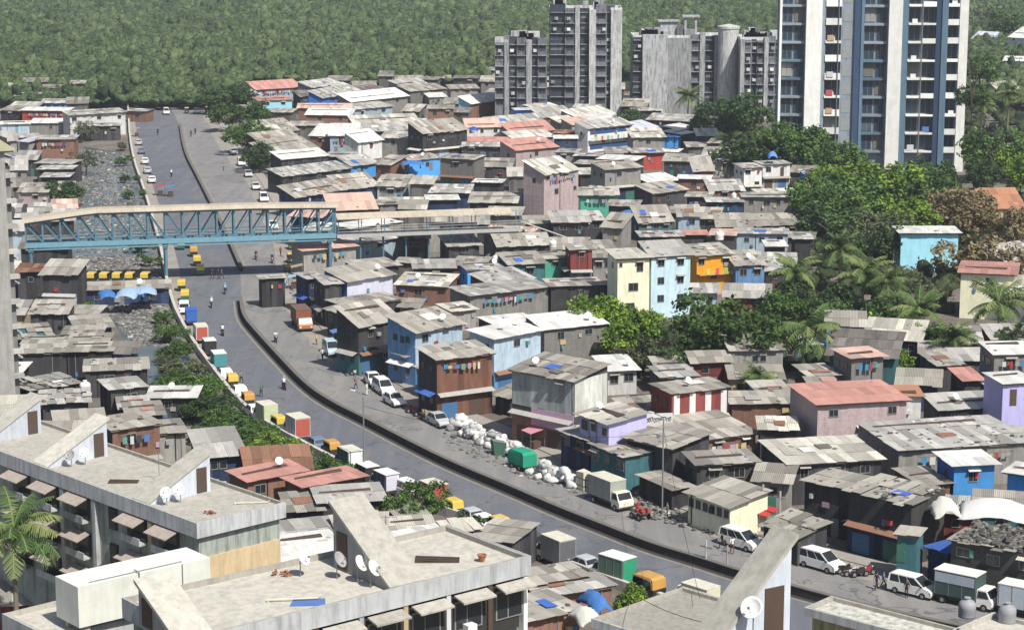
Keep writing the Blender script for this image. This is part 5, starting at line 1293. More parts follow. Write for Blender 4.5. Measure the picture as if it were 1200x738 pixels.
PALMS = [(806, 112, 9, 1.25, 'distant palm standing before the grey apartment blocks'), (852, 165, 6, 1.0, 'small palm leaning over the roofs right of the distant palm'), (940, 385, 7, 1.3, 'big palm with drooping pale fronds left of the grey block house'), (985, 290, 9, 1.2, 'tallest palm of the grove left of the sky blue house'), (1012, 318, 8, 1.2, 'palm just below the tallest one in the grove'), (1172, 355, 7, 1.3, 'palm in front of the cream house with red roof'), (1182, 108, 12, 1.2, 'palm at right edge beside the tower'), (1150, 122, 11, 1.0, 'smaller dark palm touching the tower edge'), (930, 318, 8, 1.1, 'leftmost palm of the grove'), (1075, 362, 6.5, 1.1, 'palm right of the yellow-green tree'), (890, 440, 3.5, .8, 'short palm behind the striped shack'), (1040, 330, 7, 1.0, 'palm right of the grove with upright fronds'), (1120, 395, 5, 1.0, 'low palm above the greenish roof')]
for i, (px, py, h, s_, lab) in enumerate(PALMS):
    c = P(px, py, h); q = random.Random(i); t = thing('palm_tree', (c.x, c.y, 0), q.uniform(0, 6.28), lab, 'palm', 'coconut palms'); lean = q.uniform(-.12, .12)
    k = bpy.data.objects.new('trunk', palm_trunk(i, lean)); COL.objects.link(k); k.parent = t; k.scale = (h * .9, h * .9, h)
    o = bpy.data.objects.new('crown', PC[i % 4]); COL.objects.link(o); o.parent = t; o.location = (lean * h * .9, 0, h); o.scale = (s_,) * 3
c = P(14, 620, 13); t = thing('palm_tree', (c.x, c.y, 0), 1.0, 'large foreground palm at the lower left corner beside the awnings', 'palm', 'coconut palms')
k = bpy.data.objects.new('trunk', palm_trunk(77, .02)); COL.objects.link(k); k.parent = t; k.scale = (9, 9, 13); o = bpy.data.objects.new('crown', PC[2]); COL.objects.link(o); o.parent = t; o.location = (.2, 0, 13); o.scale = (1.15,) * 3
# wild undergrowth in the tree belts
up = pts_in([(900, 300), (1000, 290), (1120, 330), (1100, 410), (1060, 430), (900, 440), (880, 380)], 170, 0, 5) + pts_in([(880, 170), (1000, 150), (1130, 200), (1200, 200), (1200, 300), (1050, 300), (950, 290)], 260, 0, 6) + pts_in([(640, 360), (780, 380), (900, 400), (890, 445), (740, 440)], 60, 0, 7) + pts_in([(840, 132), (920, 138), (1200, 120), (1200, 200), (900, 195), (850, 170)], 260, 0, 8)
up = [p for p in up if not any(abs(B[0].y - p[1]) < 25 and inpoly((p[0], p[1]), B) for B, *_ in placed)]
uc = np.array([(x, y, R.uniform(.6, 1.6)) for x, y, _ in up]); ur = np.array([(r_ := R.uniform(1.2, 2.6), r_, R.uniform(1, 2)) for _ in up])
clumps('undergrowth', uc, ur, leafmat('undergrowth_leaf', [(.02, .032, .014), (.045, .065, .025), (.10, .11, .05)]), 'tangled green undergrowth between the trees and palms', 8, 26)
HAZE_D = .00011
# ---------------------------------------------------------------- vehicles (local x forward, origin on the ground at the middle)
TYRE = BLACK; HUB = m_plain('hub_grey', (.35, .35, .36), .4, .5, .5); HEADL = m_plain('headlight_glass', (.75, .76, .72), .15, .6, 0, .1); TAILL = m_plain('tail_light', (.4, .02, .02), .3, .5); BUMP = m_plain('bumper_black', (.04, .04, .04), .6)
def paint(n, c): return m_plain('paint_' + n, c, .32, .5, 0, .12)
def wheel(root, x, y, r, w):
    m = MB(); n = 14; vs = []
    for k in range(n): a = 2 * math.pi * k / n; vs.append((r * math.cos(a), r * math.sin(a)))
    m.mesh([(x + a, y - w / 2, r + b) for a, b in vs] + [(x + a, y + w / 2, r + b) for a, b in vs], [tuple(range(n)), tuple(range(n, 2 * n))[::-1]] + [((i + 1) % n, i, n + i, n + (i + 1) % n) for i in range(n)])
    o = m.build('wheel', TYRE, root); m = MB(); s = 1 if y > 0 else -1; rr_ = r * .55
    m.mesh([(x + rr_ * math.cos(2 * math.pi * k / 10), y + s * (w / 2 + .01), r + rr_ * math.sin(2 * math.pi * k / 10)) for k in range(10)], [tuple(range(10)) if s < 0 else tuple(range(10))[::-1]]); m.build('rim', HUB, o)
def car(name, col, L=4.1, Wd=1.7, Hb=.95, Ht=1.5, van=False, label_cat='car', group='cars parked along the kerb'):
    t = thing(name, (0, 0, -50), 0, name.replace('_', ' ') + ' placeholder', label_cat, group); w = Wd / 2
    if van: body = [(-L / 2, .3), (-L / 2, Hb), (L * .30, Hb + .02), (L * .43, Hb - .12), (L / 2, Hb - .3), (L / 2, .3)]; cab = [(-L / 2 + .04, Hb), (-L / 2 + .14, Ht - .06), (-L / 2 + .4, Ht), (L * .10, Ht), (L * .34, Hb + .0)]
    else: body = [(-L / 2, .3), (-L / 2 + .02, Hb - .08), (-L * .38, Hb), (L * .22, Hb), (L * .42, Hb - .14), (L / 2, Hb - .35), (L / 2, .3)]; cab = [(-L * .40, Hb), (-L * .31, Ht - .05), (-L * .2, Ht), (L * .04, Ht), (L * .22, Hb)]
    m = MB(); m.side(body, -w, w, lambda z: .05 if z < .4 else (.04 if z > Hb - .15 else 0)); m.build('body', col, t)
    m = MB(); m.side(cab, -w + .04, w - .04, lambda z: .14 * (z - Hb) / (Ht - Hb)); c = m.build('cabin', col, t)
    m = MB()     # side glass, slightly proud, following the tumblehome
    for sg in (-1, 1):
        yb, yt = sg * (w - .04 - .022 + .012 + .005), sg * (w - .04 - .12 + .012)
        x0b, x0t = cab[0][0] + .15, cab[1][0] + .12; x1b, x1t = cab[-1][0] - .18, cab[-2][0] - .02; seg = 3 if van else 2
        for k in range(seg):
            f0, f1 = k / seg + .015, (k + 1) / seg - .015; q = [(x0b + (x1b - x0b) * f0, yb, Hb + .07), (x0b + (x1b - x0b) * f1, yb, Hb + .07), (x0t + (x1t - x0t) * f1, yt, Ht - .1), (x0t + (x1t - x0t) * f0, yt, Ht - .1)]
            m.face(q if sg < 0 else q[::-1])
    m.build('side_windows', GLASS, c)
    (xa, za), (xb, zb) = cab[-1], cab[-2]; nx = .015; m = MB(); f = lambda k, q: (xa + (xb - xa) * k + nx, q, za + (zb - za) * k + nx)
    m.face([f(.08, -w + .12), f(.08, w - .12), f(.92, w - .22), f(.92, -w + .22)]); m.build('windscreen', GLASS, c)
    (xa2, za2), (xb2, zb2) = cab[0], cab[1]; m = MB(); f = lambda k, q: (xa2 + (xb2 - xa2) * k - .015, q, za2 + (zb2 - za2) * k + .01); m.face([f(.15, w - .15), f(.15, -w + .15), f(.9, -w + .22), f(.9, w - .22)]); m.build('rear_window', GLASS, c)
    for sg in (-1, 1):
        for x in (-L * .31, L * .31): wheel(t, x, sg * (w - .09), .31, .2)
        m = MB(); m.box(L / 2 - .12, L / 2 + .015, sg * (w - .28) - .16, sg * (w - .28) + .16, Hb - .48, Hb - .3); m.build('headlight', HEADL, t)
        m = MB(); m.box(-L / 2 - .015, -L / 2 + .1, sg * (w - .2) - .1, sg * (w - .2) + .1, Hb - .4, Hb - .12); m.build('tail_light', TAILL, t)
        m = MB(); m.box(cab[-1][0] - .35, cab[-1][0] - .2, sg * (w + .02) - .08, sg * (w + .02) + .08, Hb + .02, Hb + .16); m.build('mirror', BUMP, t)
    m = MB(); m.box(L / 2 - .1, L / 2 + .04, -w + .1, w - .1, .28, .45); m.build('bumper', BUMP, t); m = MB(); m.box(-L / 2 - .04, -L / 2 + .1, -w + .1, w - .1, .28, .45); m.build('bumper', BUMP, t)
    return t
def boxtruck(name, cabc, boxc, L=4.6, Wd=1.7, Hbox=2.5, topc=None, endc=None, low=.75, cl=1.25, cat='truck', group='goods vehicles', three=False, openback=False):
    """cab in front, cargo box behind"""
    t = thing(name, (0, 0, -50), 0, name.replace('_', ' ') + ' placeholder', cat, group); w = Wd / 2; xf = L / 2; xc = xf - cl; hc = min(1.9, Hbox - .25)
    m = MB(); m.box(-L / 2, xf - .4, -w * .7, w * .7, .38, low - .06); m.build('chassis', BUMP, t)
    m = MB(); m.side([(xc, low - .1), (xc, hc), (xf - .62, hc + .03), (xf - .16, hc * .62), (xf, hc * .5), (xf, .35), (xc, .35)], -w + .06, w - .06, lambda z: .08 if z > hc * .7 else 0); c = m.build('cab', cabc, t)
    m = MB(); a_, b_ = (xf - .16, hc * .62), (xf - .62, hc + .03); f = lambda k, q: (a_[0] + (b_[0] - a_[0]) * k + .02, q, a_[1] + (b_[1] - a_[1]) * k + .012); m.face([f(.05, -w + .2), f(.05, w - .2), f(.88, w - .22), f(.88, -w + .22)]); m.build('windscreen', GLASS, c)
    for sg in (-1, 1):
        m = MB(); y = sg * (w - .06 + .012); q = [(xc + .12, y, hc * .64), (xf - .3, y, hc * .64), (xf - .62, sg * (w - .14 + .012), hc - .1), (xc + .12, sg * (w - .14 + .012), hc - .1)]; m.face(q if sg < 0 else q[::-1]); m.build('cab_window', GLASS, c)
        m = MB(); m.box(xf - .05, xf + .02, sg * (w - .3) - .13, sg * (w - .3) + .13, .6, .8); m.build('headlight', HEADL, t); m = MB(); m.box(-L / 2 - .03, -L / 2 + .02, sg * (w - .2) - .1, sg * (w - .2) + .1, .5, .66); m.build('tail_light', TAILL, t)
        if not three: wheel(t, xf - .75, sg * (w - .12), .34, .2)
        wheel(t, -L / 2 + .85, sg * (w - .12), .34, .22)
    if three: wheel(t, xf - .35, 0, .28, .16)
    m = MB(); m.box(-L / 2, xc - .06, -w, w, low, Hbox); b = m.build('cargo_box', boxc, t)
    m = MB(); m.box(-L / 2 - .03, xc - .03, -w - .03, w + .03, Hbox + .002, Hbox + .07); m.build('box_roof', topc or WHITE, b)
    if endc: m = MB(); m.box(-L / 2 - .04, -L / 2 - .003, -w + .08, w - .08, low + .1, Hbox - .1); m.build('rear_door', endc, b)
    m = MB()
    for i in range(4): x = -L / 2 + .1 + (xc - .2 + L / 2) * i / 3; m.box(x, x + .05, -w - .025, -w - .003, low, Hbox - .01); m.box(x, x + .05, w + .003, w + .025, low, Hbox - .01)
    m.build('box_ribs', STEEL, b); m = MB(); m.box(xf - .02, xf + .06, -w + .05, w - .05, .32, .5); m.build('bumper', BUMP, t); return t
AY = paint('taxi_yellow', (.62, .44, .08)); AO = paint('taxi_orange', (.52, .29, .07)); AB = paint('rickshaw_black', (.03, .035, .03)); AG = paint('rickshaw_green', (.04, .14, .07))
def rickshaw(body, roof):
    t = thing('auto_rickshaw', (0, 0, -50), 0, 'auto rickshaw placeholder', 'auto rickshaw', 'auto rickshaws with yellow roofs')
    m = MB(); m.side([(-1.25, .3), (-1.3, .95), (.55, .95), (.75, 1.0), (1.2, .75), (1.3, .35)], -.62, .62, lambda z: .03 if z > .9 else 0); m.build('body', body, t)
    m = MB(); m.side([(-1.25, .95), (-1.2, 1.6), (-.95, 1.74), (.5, 1.76), (.78, 1.66), (.80, 1.58), (-1.0, 1.56), (-1.05, .95)], -.64, .64, lambda z: .05 if z > 1.7 else 0); m.build('canopy', roof, t)
    m = MB(); m.face([(.98, -.5, .9), (.98, .5, .9), (.8, .48, 1.6), (.8, -.48, 1.6)]); m.build('windscreen', GLASS, t)
    m = MB()
    for y in (-.58, .58): m.tube([(.95, y * .9, .85), (.78, y, 1.6)], .03, 5); m.tube([(-.2, y, .95), (-.2, y, 1.6)], .025, 5)
    m.build('frame', AB, t); m = MB(); m.box(-1.0, -.4, -.5, .5, .96, 1.02); m.box(-1.05, -.95, -.5, .5, 1.0, 1.4); m.build('seat', DARKDOOR, t)
    wheel(t, 1.0, 0, .22, .12); wheel(t, -.85, .52, .22, .12); wheel(t, -.85, -.52, .22, .12); m = MB(); m.box(1.24, 1.3, -.1, .1, .6, .76); m.build('headlight', HEADL, t); return t
def motorbike(col):
    t = thing('motorcycle', (0, 0, -50), 0, 'motorcycle placeholder', 'motorcycle', 'motorcycles on the road'); wheel(t, .62, 0, .3, .1); wheel(t, -.62, 0, .3, .12)
    m = MB(); m.side([(-.3, .35), (-.45, .7), (-.2, .78), (.15, .82), (.35, .95), (.45, .85), (.25, .4)], -.11, .11); m.build('body', col, t)
    m = MB(); m.side([(-.8, .78), (-.75, .86), (-.15, .84), (-.1, .76)], -.13, .13); m.build('seat', BLACK, t); m = MB(); m.tube([(.62, 0, .3), (.42, 0, .98)], .035, 5); m.tube([(.38, -.33, 1.02), (.42, 0, .98), (.38, .33, 1.02)], .02, 5); m.build('handlebar', STEEL, t)
    m = MB(); m.lathe([(.02, 0), (.09, .02), (.09, .08), (.02, .1)], 8, (.52, 0, .82)); m.build('headlight', HEADL, t); m = MB(); m.box(-.85, -.78, -.05, .05, .68, .76); m.build('tail_light', TAILL, t); return t
# people: one continuous skinned body, materials by garment, clothes colours per object
def person_mesh(pose, seed=0):
    J = []; E = []; Rd = []
    def v(x, y, z, r, par=None):
        J.append((x, y, z)); Rd.append(r); 
        if par is not None: E.append((par, len(J) - 1))
        return len(J) - 1
    if pose == 'ride':
        pel = v(0, 0, .92, .155); ch = v(.12, 0, 1.18, .15, pel); sh = v(.16, 0, 1.38, .13, ch); nk = v(.18, 0, 1.47, .055, sh); hd = v(.2, 0, 1.58, .095, nk); v(.2, 0, 1.70, .075, hd)
        for s in (-1, 1):
            a = v(.16, .19 * s, 1.36, .06, sh); b = v(.28, .27 * s, 1.14, .045, a); c = v(.48, .28 * s, 1.05, .034, b); d = v(.56, .28 * s, 1.04, .04, c)
            h = v(.05, .1 * s, .86, .095, pel); k = v(.42, .2 * s, .80, .065, h); f = v(.30, .18 * s, .42, .045, k); v(.42, .18 * s, .36, .04, f)
    else:
        st = .22 if pose == 'walk' else .03; pel = v(0, 0, .93, .135); wa = v(0, 0, 1.08, .12, pel); ch = v(.01, 0, 1.27, .145, wa); sh = v(0, 0, 1.40, .11, ch); nk = v(.01, 0, 1.49, .052, sh); hd = v(.02, 0, 1.59, .09, nk); v(.015, 0, 1.68, .08, hd)
        for s in (-1, 1):
            q = st * s; a = v(0, .19 * s, 1.40, .058, sh); b = v(-q * .5, .23 * s, 1.13, .043, a); c = v(-q * 1.0 + .06, .22 * s, .89, .03, b); d = v(-q * 1.05 + .08, .21 * s, .80, .036, c)
            h = v(0, .09 * s, .86, .092, pel); k = v(q * .9 + .03, .10 * s, .49, .062, h); f = v(q * 1.3 - .04, .10 * s, .09, .042, k); v(q * 1.3 + .12, .11 * s, .045, .036, f)
    me = bpy.data.meshes.new('person'); me.from_pydata(J, E, []); o = bpy.data.objects.new('tmp', me); COL.objects.link(o)
    md_ = o.modifiers.new('s', 'SKIN'); o.modifiers.new('u', 'SUBSURF').levels = 1
    for i, r in enumerate(Rd): me.skin_vertices[0].data[i].radius = (r, r)
    me.skin_vertices[0].data[0].use_root = True
    dg = bpy.context.evaluated_depsgraph_get(); out = bpy.data.meshes.new_from_object(o.evaluated_get(dg)); bpy.data.objects.remove(o)
    out.name = 'person'; out.materials.clear()
    for _ in range(4): out.materials.append(SKINM)
    hz, wz = (1.5, .93) if pose != 'ride' else (1.5, .9)
    for p in out.polygons:
        c = p.center; p.use_smooth = True; i = 0
        if pose == 'ride': i = 3 if c.z > 1.6 and c.x < .26 or c.z > 1.66 else (0 if c.z > 1.43 and abs(c.y) < .14 else (0 if abs(c.y) > .22 and c.x > .3 and c.z > .98 else (1 if c.z > .93 and not (c.x > .1 and c.z < 1.0 and abs(c.y) < .22 and c.x > .25) else 2)))
        else: i = 3 if (c.z > 1.66 or (c.z > 1.55 and c.x < -.02)) else (0 if c.z > 1.46 and abs(c.y) < .14 else (0 if abs(c.y) > .15 and c.z < 1.12 and c.z > .7 else (1 if c.z > wz else (2 if c.z > .09 else 3))))
        p.material_index = i
    return out
SKINM = m_plain('skin', (.25, .13, .08), .7, .2, 0, .1); HAIR = m_plain('hair_black', (.015, .012, .01), .7)
PM = {k: person_mesh(k) for k in ('stand', 'walk', 'ride')}
CL = {n: m_plain('cloth_' + n, c, .9, .1, 0, .15) for n, c in dict(white=(.72, .72, .7), blue=(.10, .2, .42), dark=(.03, .03, .04), red=(.45, .05, .05), grey=(.25, .25, .26), navy=(.03, .04, .09), tan=(.35, .28, .18), green=(.06, .22, .12), lblue=(.3, .45, .6), pink=(.55, .25, .3), yellow=(.6, .45, .1), brown=(.13, .08, .05)).items()}
def person(p, rz, pose, top, bot, label, helmet=False):
    t = thing('person', (p[0], p[1], p[2] if len(p) > 2 else 0), rz, label, 'person', 'people on the road'); o = bpy.data.objects.new('body', PM[pose]); COL.objects.link(o); o.parent = t
    for i, m_ in enumerate((SKINM, CL[top], CL[bot], WHITE if helmet else HAIR)): o.material_slots[i].link = 'OBJECT'; o.material_slots[i].material = m_
    return t
def head(pa, pb): a, b = P(*pa), P(*pb); return math.atan2(b.y - a.y, b.x - a.x)
CW = car('white_car', paint('white', (.80, .80, .78))); CS = car('silver_car', paint('silver', (.45, .47, .49))); CB = car('blue_car', paint('steel_blue', (.14, .2, .3))); VW = car('white_van', paint('white', (.80, .80, .78)), 4.5, 1.75, 1.05, 1.85, True, 'van', 'vans parked along the kerb'); JB = car('dark_jeep', paint('dark_grey', (.08, .08, .085)), 3.9, 1.7, 1.0, 1.75, True, 'jeep')
LBV = car('pale_blue_van', paint('pale_blue', (.45, .58, .68)), 4.6, 1.75, 1.1, 1.95, True, 'van', 'vans parked along the kerb')
RY = rickshaw(AB, AY); RG = rickshaw(AG, AY); RO = rickshaw(AB, AO)
BKS = [motorbike(paint('bike_black', (.03, .03, .03))), motorbike(paint('bike_red', (.3, .03, .03))), motorbike(paint('bike_white', (.6, .6, .6)))]
GREENC = m_plain('box_green', (.03, .30, .16), .6); TEALC = m_plain('box_teal', (.07, .25, .27), .6); REDC = m_plain('box_red', (.42, .10, .07), .6); PGR = m_plain('box_pale_green', (.50, .56, .36), .6); DGC = m_plain('tarp_dark_green', (.05, .085, .08), .85); GREYC = m_plain('box_grey', (.30, .31, .33), .6); CRC = m_plain('box_cream', (.62, .60, .45), .6); BRC = m_plain('box_brown', (.22, .09, .05), .7); BLUEC = m_plain('tarp_blue', (.04, .12, .42), .8)
CRW = paint('cream', (.72, .70, .55)); TOPC = m_plain('box_top_cream', (.62, .60, .50), .7, .2, 0, .35); TOPW = m_plain('box_top_white', (.72, .72, .68), .7, .2, 0, .3)
def ground_at(px, py): return P(px, py, 0)
def put(proto, px, py, qx, qy, label, **kw):
    c = ground_at(px, py); d = P(qx, qy); rz = math.atan2(d.y - c.y, d.x - c.x); return place(proto, 0, (c.x, c.y, .012), rz, label, **kw)
# heading of the road at a pixel row
def roadhead(px, py, toward=True, line=None):
    p = P(px, py).xy; L = line or MEDL; i = min(range(1, len(L)), key=lambda k: (L[k] - p).length); d = (L[i] - L[i - 1]).normalized() if i else Vector((0, -1))
    return math.atan2(d.y, d.x) if toward else math.atan2(-d.y, -d.x)
def put2(proto, px, py, label, toward=True, dr=0, **kw): c = P(px, py); return place(proto, 0, (c.x, c.y, .012), roadhead(px, py, toward) + dr, label, **kw)
# right carriageway kerb, far to near
put2(CW, 274, 181, 'white car parked farthest up the right kerb'); put2(VW, 283, 194, 'white van second in the far right-hand row under the trees'); put2(CS, 291, 207, 'silver car third in the far right-hand row'); put2(CW, 300, 222, 'white car fourth in the far right-hand row'); put2(VW, 309, 236, 'white van just above the footbridge roof, right kerb')
put2(CW, 320, 268, 'white car seen through the footbridge truss at the right kerb'); put2(RG, 342, 292, 'yellow topped rickshaw by the fruit carts right of the road'); put2(RY, 341, 308, 'second yellow topped rickshaw right of the road below the bridge')
TB = boxtruck('brown_truck', m_plain('cab_orange', (.42, .16, .07), .5), BRC, 6.5, 2.2, 2.9, m_plain('load_brown', (.16, .1, .08), .9), None, .9, 1.6); put2(TB, 354, 384, 'large brown and orange goods truck facing the camera at the right kerb')
put2(LBV, 388, 415, 'pale blue van parked behind the brown truck'); put2(CW, 437, 450, 'first white car in the tight group of white vehicles'); put2(VW, 449, 460, 'white van in the middle of the tight group of white vehicles'); put2(CW, 462, 474, 'white car nearest the camera in the tight group'); put2(CS, 514, 498, 'silver car parked under the rusty sheet shack')
BT = boxtruck('cream_box_truck', CRW, m_plain('box_grey_green', (.33, .35, .31), .7), 5.4, 2.0, 2.9, TOPC, None, .85, 1.4); put2(BT, 716, 592, 'cream cabbed box truck parked at the right kerb near the blue shop')
put2(VW, 868, 641, 'white van beside the low cream roadside building'); put2(VW, 962, 666, 'long white van parked left of the motorcycles'); put2(VW, 1070, 696, 'white minivan in front of the teal doorway')
GT = boxtruck('green_white_truck', paint('truck_white', (.78, .78, .76)), DGC, 5.6, 2.1, 3.0, TOPW, None, .8, 1.5); put2(GT, 1133, 708, 'truck with white cab and dark green box at the lower right')
o_ = [k for k in GT.children if k.name.startswith('cargo_box')][0]; m = MB(); m.box(-2.7, 1.1, -1.085, -1.053, 2.0, 2.85); m.build('pale_side_panel', m_plain('panel_pale_blue', (.38, .44, .5), .6), o_)
WT = boxtruck('white_truck', paint('truck_white', (.78, .78, .76)), m_plain('box_pale_grey', (.48, .53, .58), .6), 5.2, 2.0, 2.8, TOPW, None, .8, 1.4); put2(WT, 1206, 722, 'pale box truck cut off by the right edge')
# left kerb, far to near (traffic facing away)
put2(VW, 195, 134, 'white van at the far end of the road'); put2(RY, 219, 133, 'farthest yellow rickshaw at the top of the road, left one'); put2(CW, 231, 133, 'white car between the two farthest rickshaws'); put2(RY, 243, 132, 'farthest yellow rickshaw at the top of the road, right one')
for i, (px, py, pr, lab) in enumerate([(163, 170, CS, 'silver car farthest along the canal wall'), (166, 180, CB, 'blue car second along the canal wall'), (170, 192, CW, 'white car third along the canal wall'), (173, 203, CS, 'silver car above the red stall at the canal wall'), (178, 214, CW, 'white car nearest the red and blue stall')]): put2(pr, px, py, lab, False)
for px, py, pr, lab in [(222, 290, RY, 'uppermost rickshaw of the queue below the footbridge'), (227, 300, RO, 'orange topped rickshaw second in the queue below the footbridge'), (231, 311, RY, 'third rickshaw of the queue below the footbridge'), (235, 322, RG, 'green rickshaw at the foot of the queue below the footbridge'), (212, 292, RG, 'green rickshaw standing beside the queue near the wall'), (213, 340, RY, 'yellow rickshaw below the bridge shadow at the wall'), (217, 352, RG, 'green rickshaw by the bridge shadow, nearer the camera'), (216, 366, VW, 'white van between bridge shadow and blue tarp vehicle')]: put2(pr, px, py, lab, False)
S1 = boxtruck('cargo_tempo', WHITE, BLUEC, 3.9, 1.6, 2.3, BLUEC, BLUEC, .6, 1.1, 'cargo tempo', 'box tempos queued by the wall', True); put2(S1, 224, 379, 'cargo tempo under a bright blue tarpaulin', False)
S2 = boxtruck('cargo_tempo', WHITE, WHITE, 3.9, 1.7, 2.5, TOPC, REDC, .6, 1.1, 'cargo tempo', 'box tempos queued by the wall', True); put2(S2, 235, 400, 'cargo tempo with red rear door, upper of two', False)
S3 = boxtruck('cargo_tempo', BUMP, m_plain('box_black', (.03, .03, .03), .7), 3.6, 1.6, 2.2, TOPW, None, .6, 1.1, 'cargo tempo', 'box tempos queued by the wall', True); put2(S3, 245, 415, 'black boxed cargo tempo with white top', False)
S4 = boxtruck('cargo_tempo', WHITE, TEALC, 3.9, 1.7, 2.4, TOPW, TEALC, .6, 1.1, 'cargo tempo', 'box tempos queued by the wall', True); put2(S4, 256, 432, 'teal cargo tempo with white top', False)
put2(CW, 264, 444, 'white car directly below the teal tempo', False); put2(RY, 272, 453, 'yellow rickshaw between two white cars', False); put2(CW, 280, 464, 'white car between yellow and orange rickshaws', False); put2(RO, 290, 475, 'orange topped rickshaw at the wall', False); put2(CW, 297, 487, 'white car above the pale green tempo', False)
S5 = boxtruck('cargo_tempo', WHITE, PGR, 3.9, 1.8, 2.6, TOPC, PGR, .6, 1.1, 'cargo tempo', 'box tempos queued by the wall', True); put2(S5, 311, 496, 'pale green cargo tempo', False); put2(RG, 326, 503, 'green and yellow rickshaw squeezed between two boxes', False)
S6 = boxtruck('cargo_tempo', WHITE, m_plain('box_pale_lilac', (.5, .5, .54), .6), 4.2, 1.9, 2.9, TOPC, REDC, .7, 1.2, 'cargo tempo', 'box tempos queued by the wall'); put2(S6, 347, 514, 'large cargo truck with bright red rear door', False)
put2(CB, 370, 526, 'blue car half hidden by bushes', False); put2(RO, 388, 533, 'orange topped rickshaw above the green and white box', False)
S7 = boxtruck('cargo_tempo', WHITE, m_plain('box_dark_green', (.05, .12, .09), .6), 4.0, 1.8, 2.7, TOPC, WHITE, .6, 1.1, 'cargo tempo', 'box tempos queued by the wall', True); put2(S7, 408, 552, 'dark green tempo with white rear door', False)
put2(S3, 428, 566, 'black boxed tempo nearest the red-roofed brick houses', False); S8 = boxtruck('cargo_tempo', WHITE, m_plain('box_navy', (.04, .06, .14), .6), 3.8, 1.7, 2.4, TOPW, m_plain('panel_lilac_white', (.6, .6, .68), .6), .6, 1.1, 'cargo tempo', 'box tempos queued by the wall', True); put2(S8, 450, 577, 'navy tempo with pale lilac rear panel', False)
put2(VW, 473, 580, 'white van half behind the kerbside tree', False); S9 = boxtruck('cargo_tempo', WHITE, REDC, 4.0, 1.8, 2.6, TOPC, m_plain('box_rust_red', (.38, .09, .06), .6), .6, 1.1, 'cargo tempo', 'box tempos queued by the wall'); put2(S9, 505, 592, 'rust red cargo tempo behind the kerbside tree', False)
put2(RY, 530, 603, 'yellow rickshaw at the kerb beside the small tree', False); put2(CS, 550, 611, 'silver car between two lower yellow rickshaws', False); put2(CW, 563, 618, 'white car between two lower yellow rickshaws', False); put2(RY, 584, 624, 'yellow rickshaw nearest the camera', False); put2(JB, 618, 642, 'dark jeep with white roof rack area near the grey box', False)
S10 = boxtruck('cargo_tempo', WHITE, GREYC, 4.2, 1.9, 2.8, TOPC, m_plain('box_dark_grey', (.12, .12, .13), .6), .6, 1.1, 'cargo tempo', 'box tempos queued by the wall'); put2(S10, 650, 660, 'grey cargo truck near the lower road', False)
put2(CS, 682, 668, 'silver car between grey and green cargo trucks', False); S11 = boxtruck('cargo_tempo', WHITE, m_plain('box_green_grey', (.12, .2, .15), .6), 4.2, 1.9, 2.7, TOPW, GREENC, .6, 1.1, 'cargo tempo', 'box tempos queued by the wall'); put2(S11, 718, 682, 'cargo truck with bright green rear door near the lower road', False)
put2(RO, 758, 700, 'orange rickshaw beside the bush near the lower road', False, scale=1.3); S12 = boxtruck('cargo_tempo', WHITE, CRC, 4.2, 1.8, 2.3, TOPC, CRC, .6, 1.1, 'cargo tempo', 'box tempos queued by the wall'); put2(S12, 815, 712, 'cream topped cargo truck nearest the big sloping slab', False)
# row of rickshaws beyond the canal
for i, px in enumerate((93, 108, 123, 138, 153, 171)):
    c = P(px, 331); place(RO if i == 0 else RY, 0, (c.x, c.y, .012), 1.5, ['orange topped rickshaw at the left end of the row of six across the canal', 'second of six yellow rickshaws in the row across the canal', 'third of six yellow rickshaws in the row across the canal', 'fourth of six yellow rickshaws in the row across the canal', 'fifth of six yellow rickshaws in the row across the canal', 'right end rickshaw of the row of six across the canal'][i])
# platform they stand on, across the canal
# motorcycles with riders
MV = [(201, 207, True, 'white', 'dark', 'rider in white on the left lane above the footbridge'), (185, 158, False, 'dark', 'dark', 'rider in dark clothes far up the left lane'), (224, 160, False, 'navy', 'dark', 'rider in navy far up the right lane, left of two'), (229, 157, False, 'dark', 'dark', 'rider in dark clothes far up the right lane, right of two'), (300, 304, False, 'navy', 'dark', 'rider in navy just below the footbridge'), (319, 308, True, 'dark', 'dark', 'rider with white helmet right of the rider in navy below the bridge'), (264, 344, True, 'lblue', 'dark', 'rider in light blue just below the bridge shadow'), (248, 360, True, 'white', 'grey', 'rider in white halfway between shadow and blue tarp'), (261, 393, False, 'white', 'dark', 'rider in white beside the red boxed tempo'), (323, 401, False, 'white', 'dark', 'rider in white coming down the dusty carriageway'), (333, 456, True, 'white', 'dark', 'rider in white shirt close to the dark median')]
for i, (px, py, hel, top, bot, lab) in enumerate(MV):
    o = put2(BKS[i % 3], px, py, ['black', 'red', 'white'][i % 3] + ' motorcycle of ' + lab.replace('right of the rider in navy ', ''), px > 290 and py < 420); c = P(px, py); person((c.x - .1 * math.cos(o.rotation_euler.z), c.y - .1 * math.sin(o.rotation_euler.z), .02), o.rotation_euler.z, 'ride', top, bot, lab, hel)
for i, (px, py) in enumerate([(408, 431), (418, 440), (485, 484), (494, 488), (991, 672), (999, 675), (1008, 676), (1016, 674)]):
    c = P(px, py); place(BKS[(0, 2, 1, 0, 0, 2, 0, 1)[i]], 0, (c.x, c.y, .012), roadhead(px, py) + 1.1, ['black motorcycle parked behind the pale blue van', 'white motorcycle parked next to the black one behind the pale blue van', 'red motorcycle between white car and silver car', 'black motorcycle touching the red one by the silver car', 'leftmost motorcycle of the four by the long white van', 'white motorcycle second of the four by the long white van', 'black motorcycle third of the four by the long white van', 'red motorcycle nearest the white minivan'][i], 'motorcycles parked at the kerb')
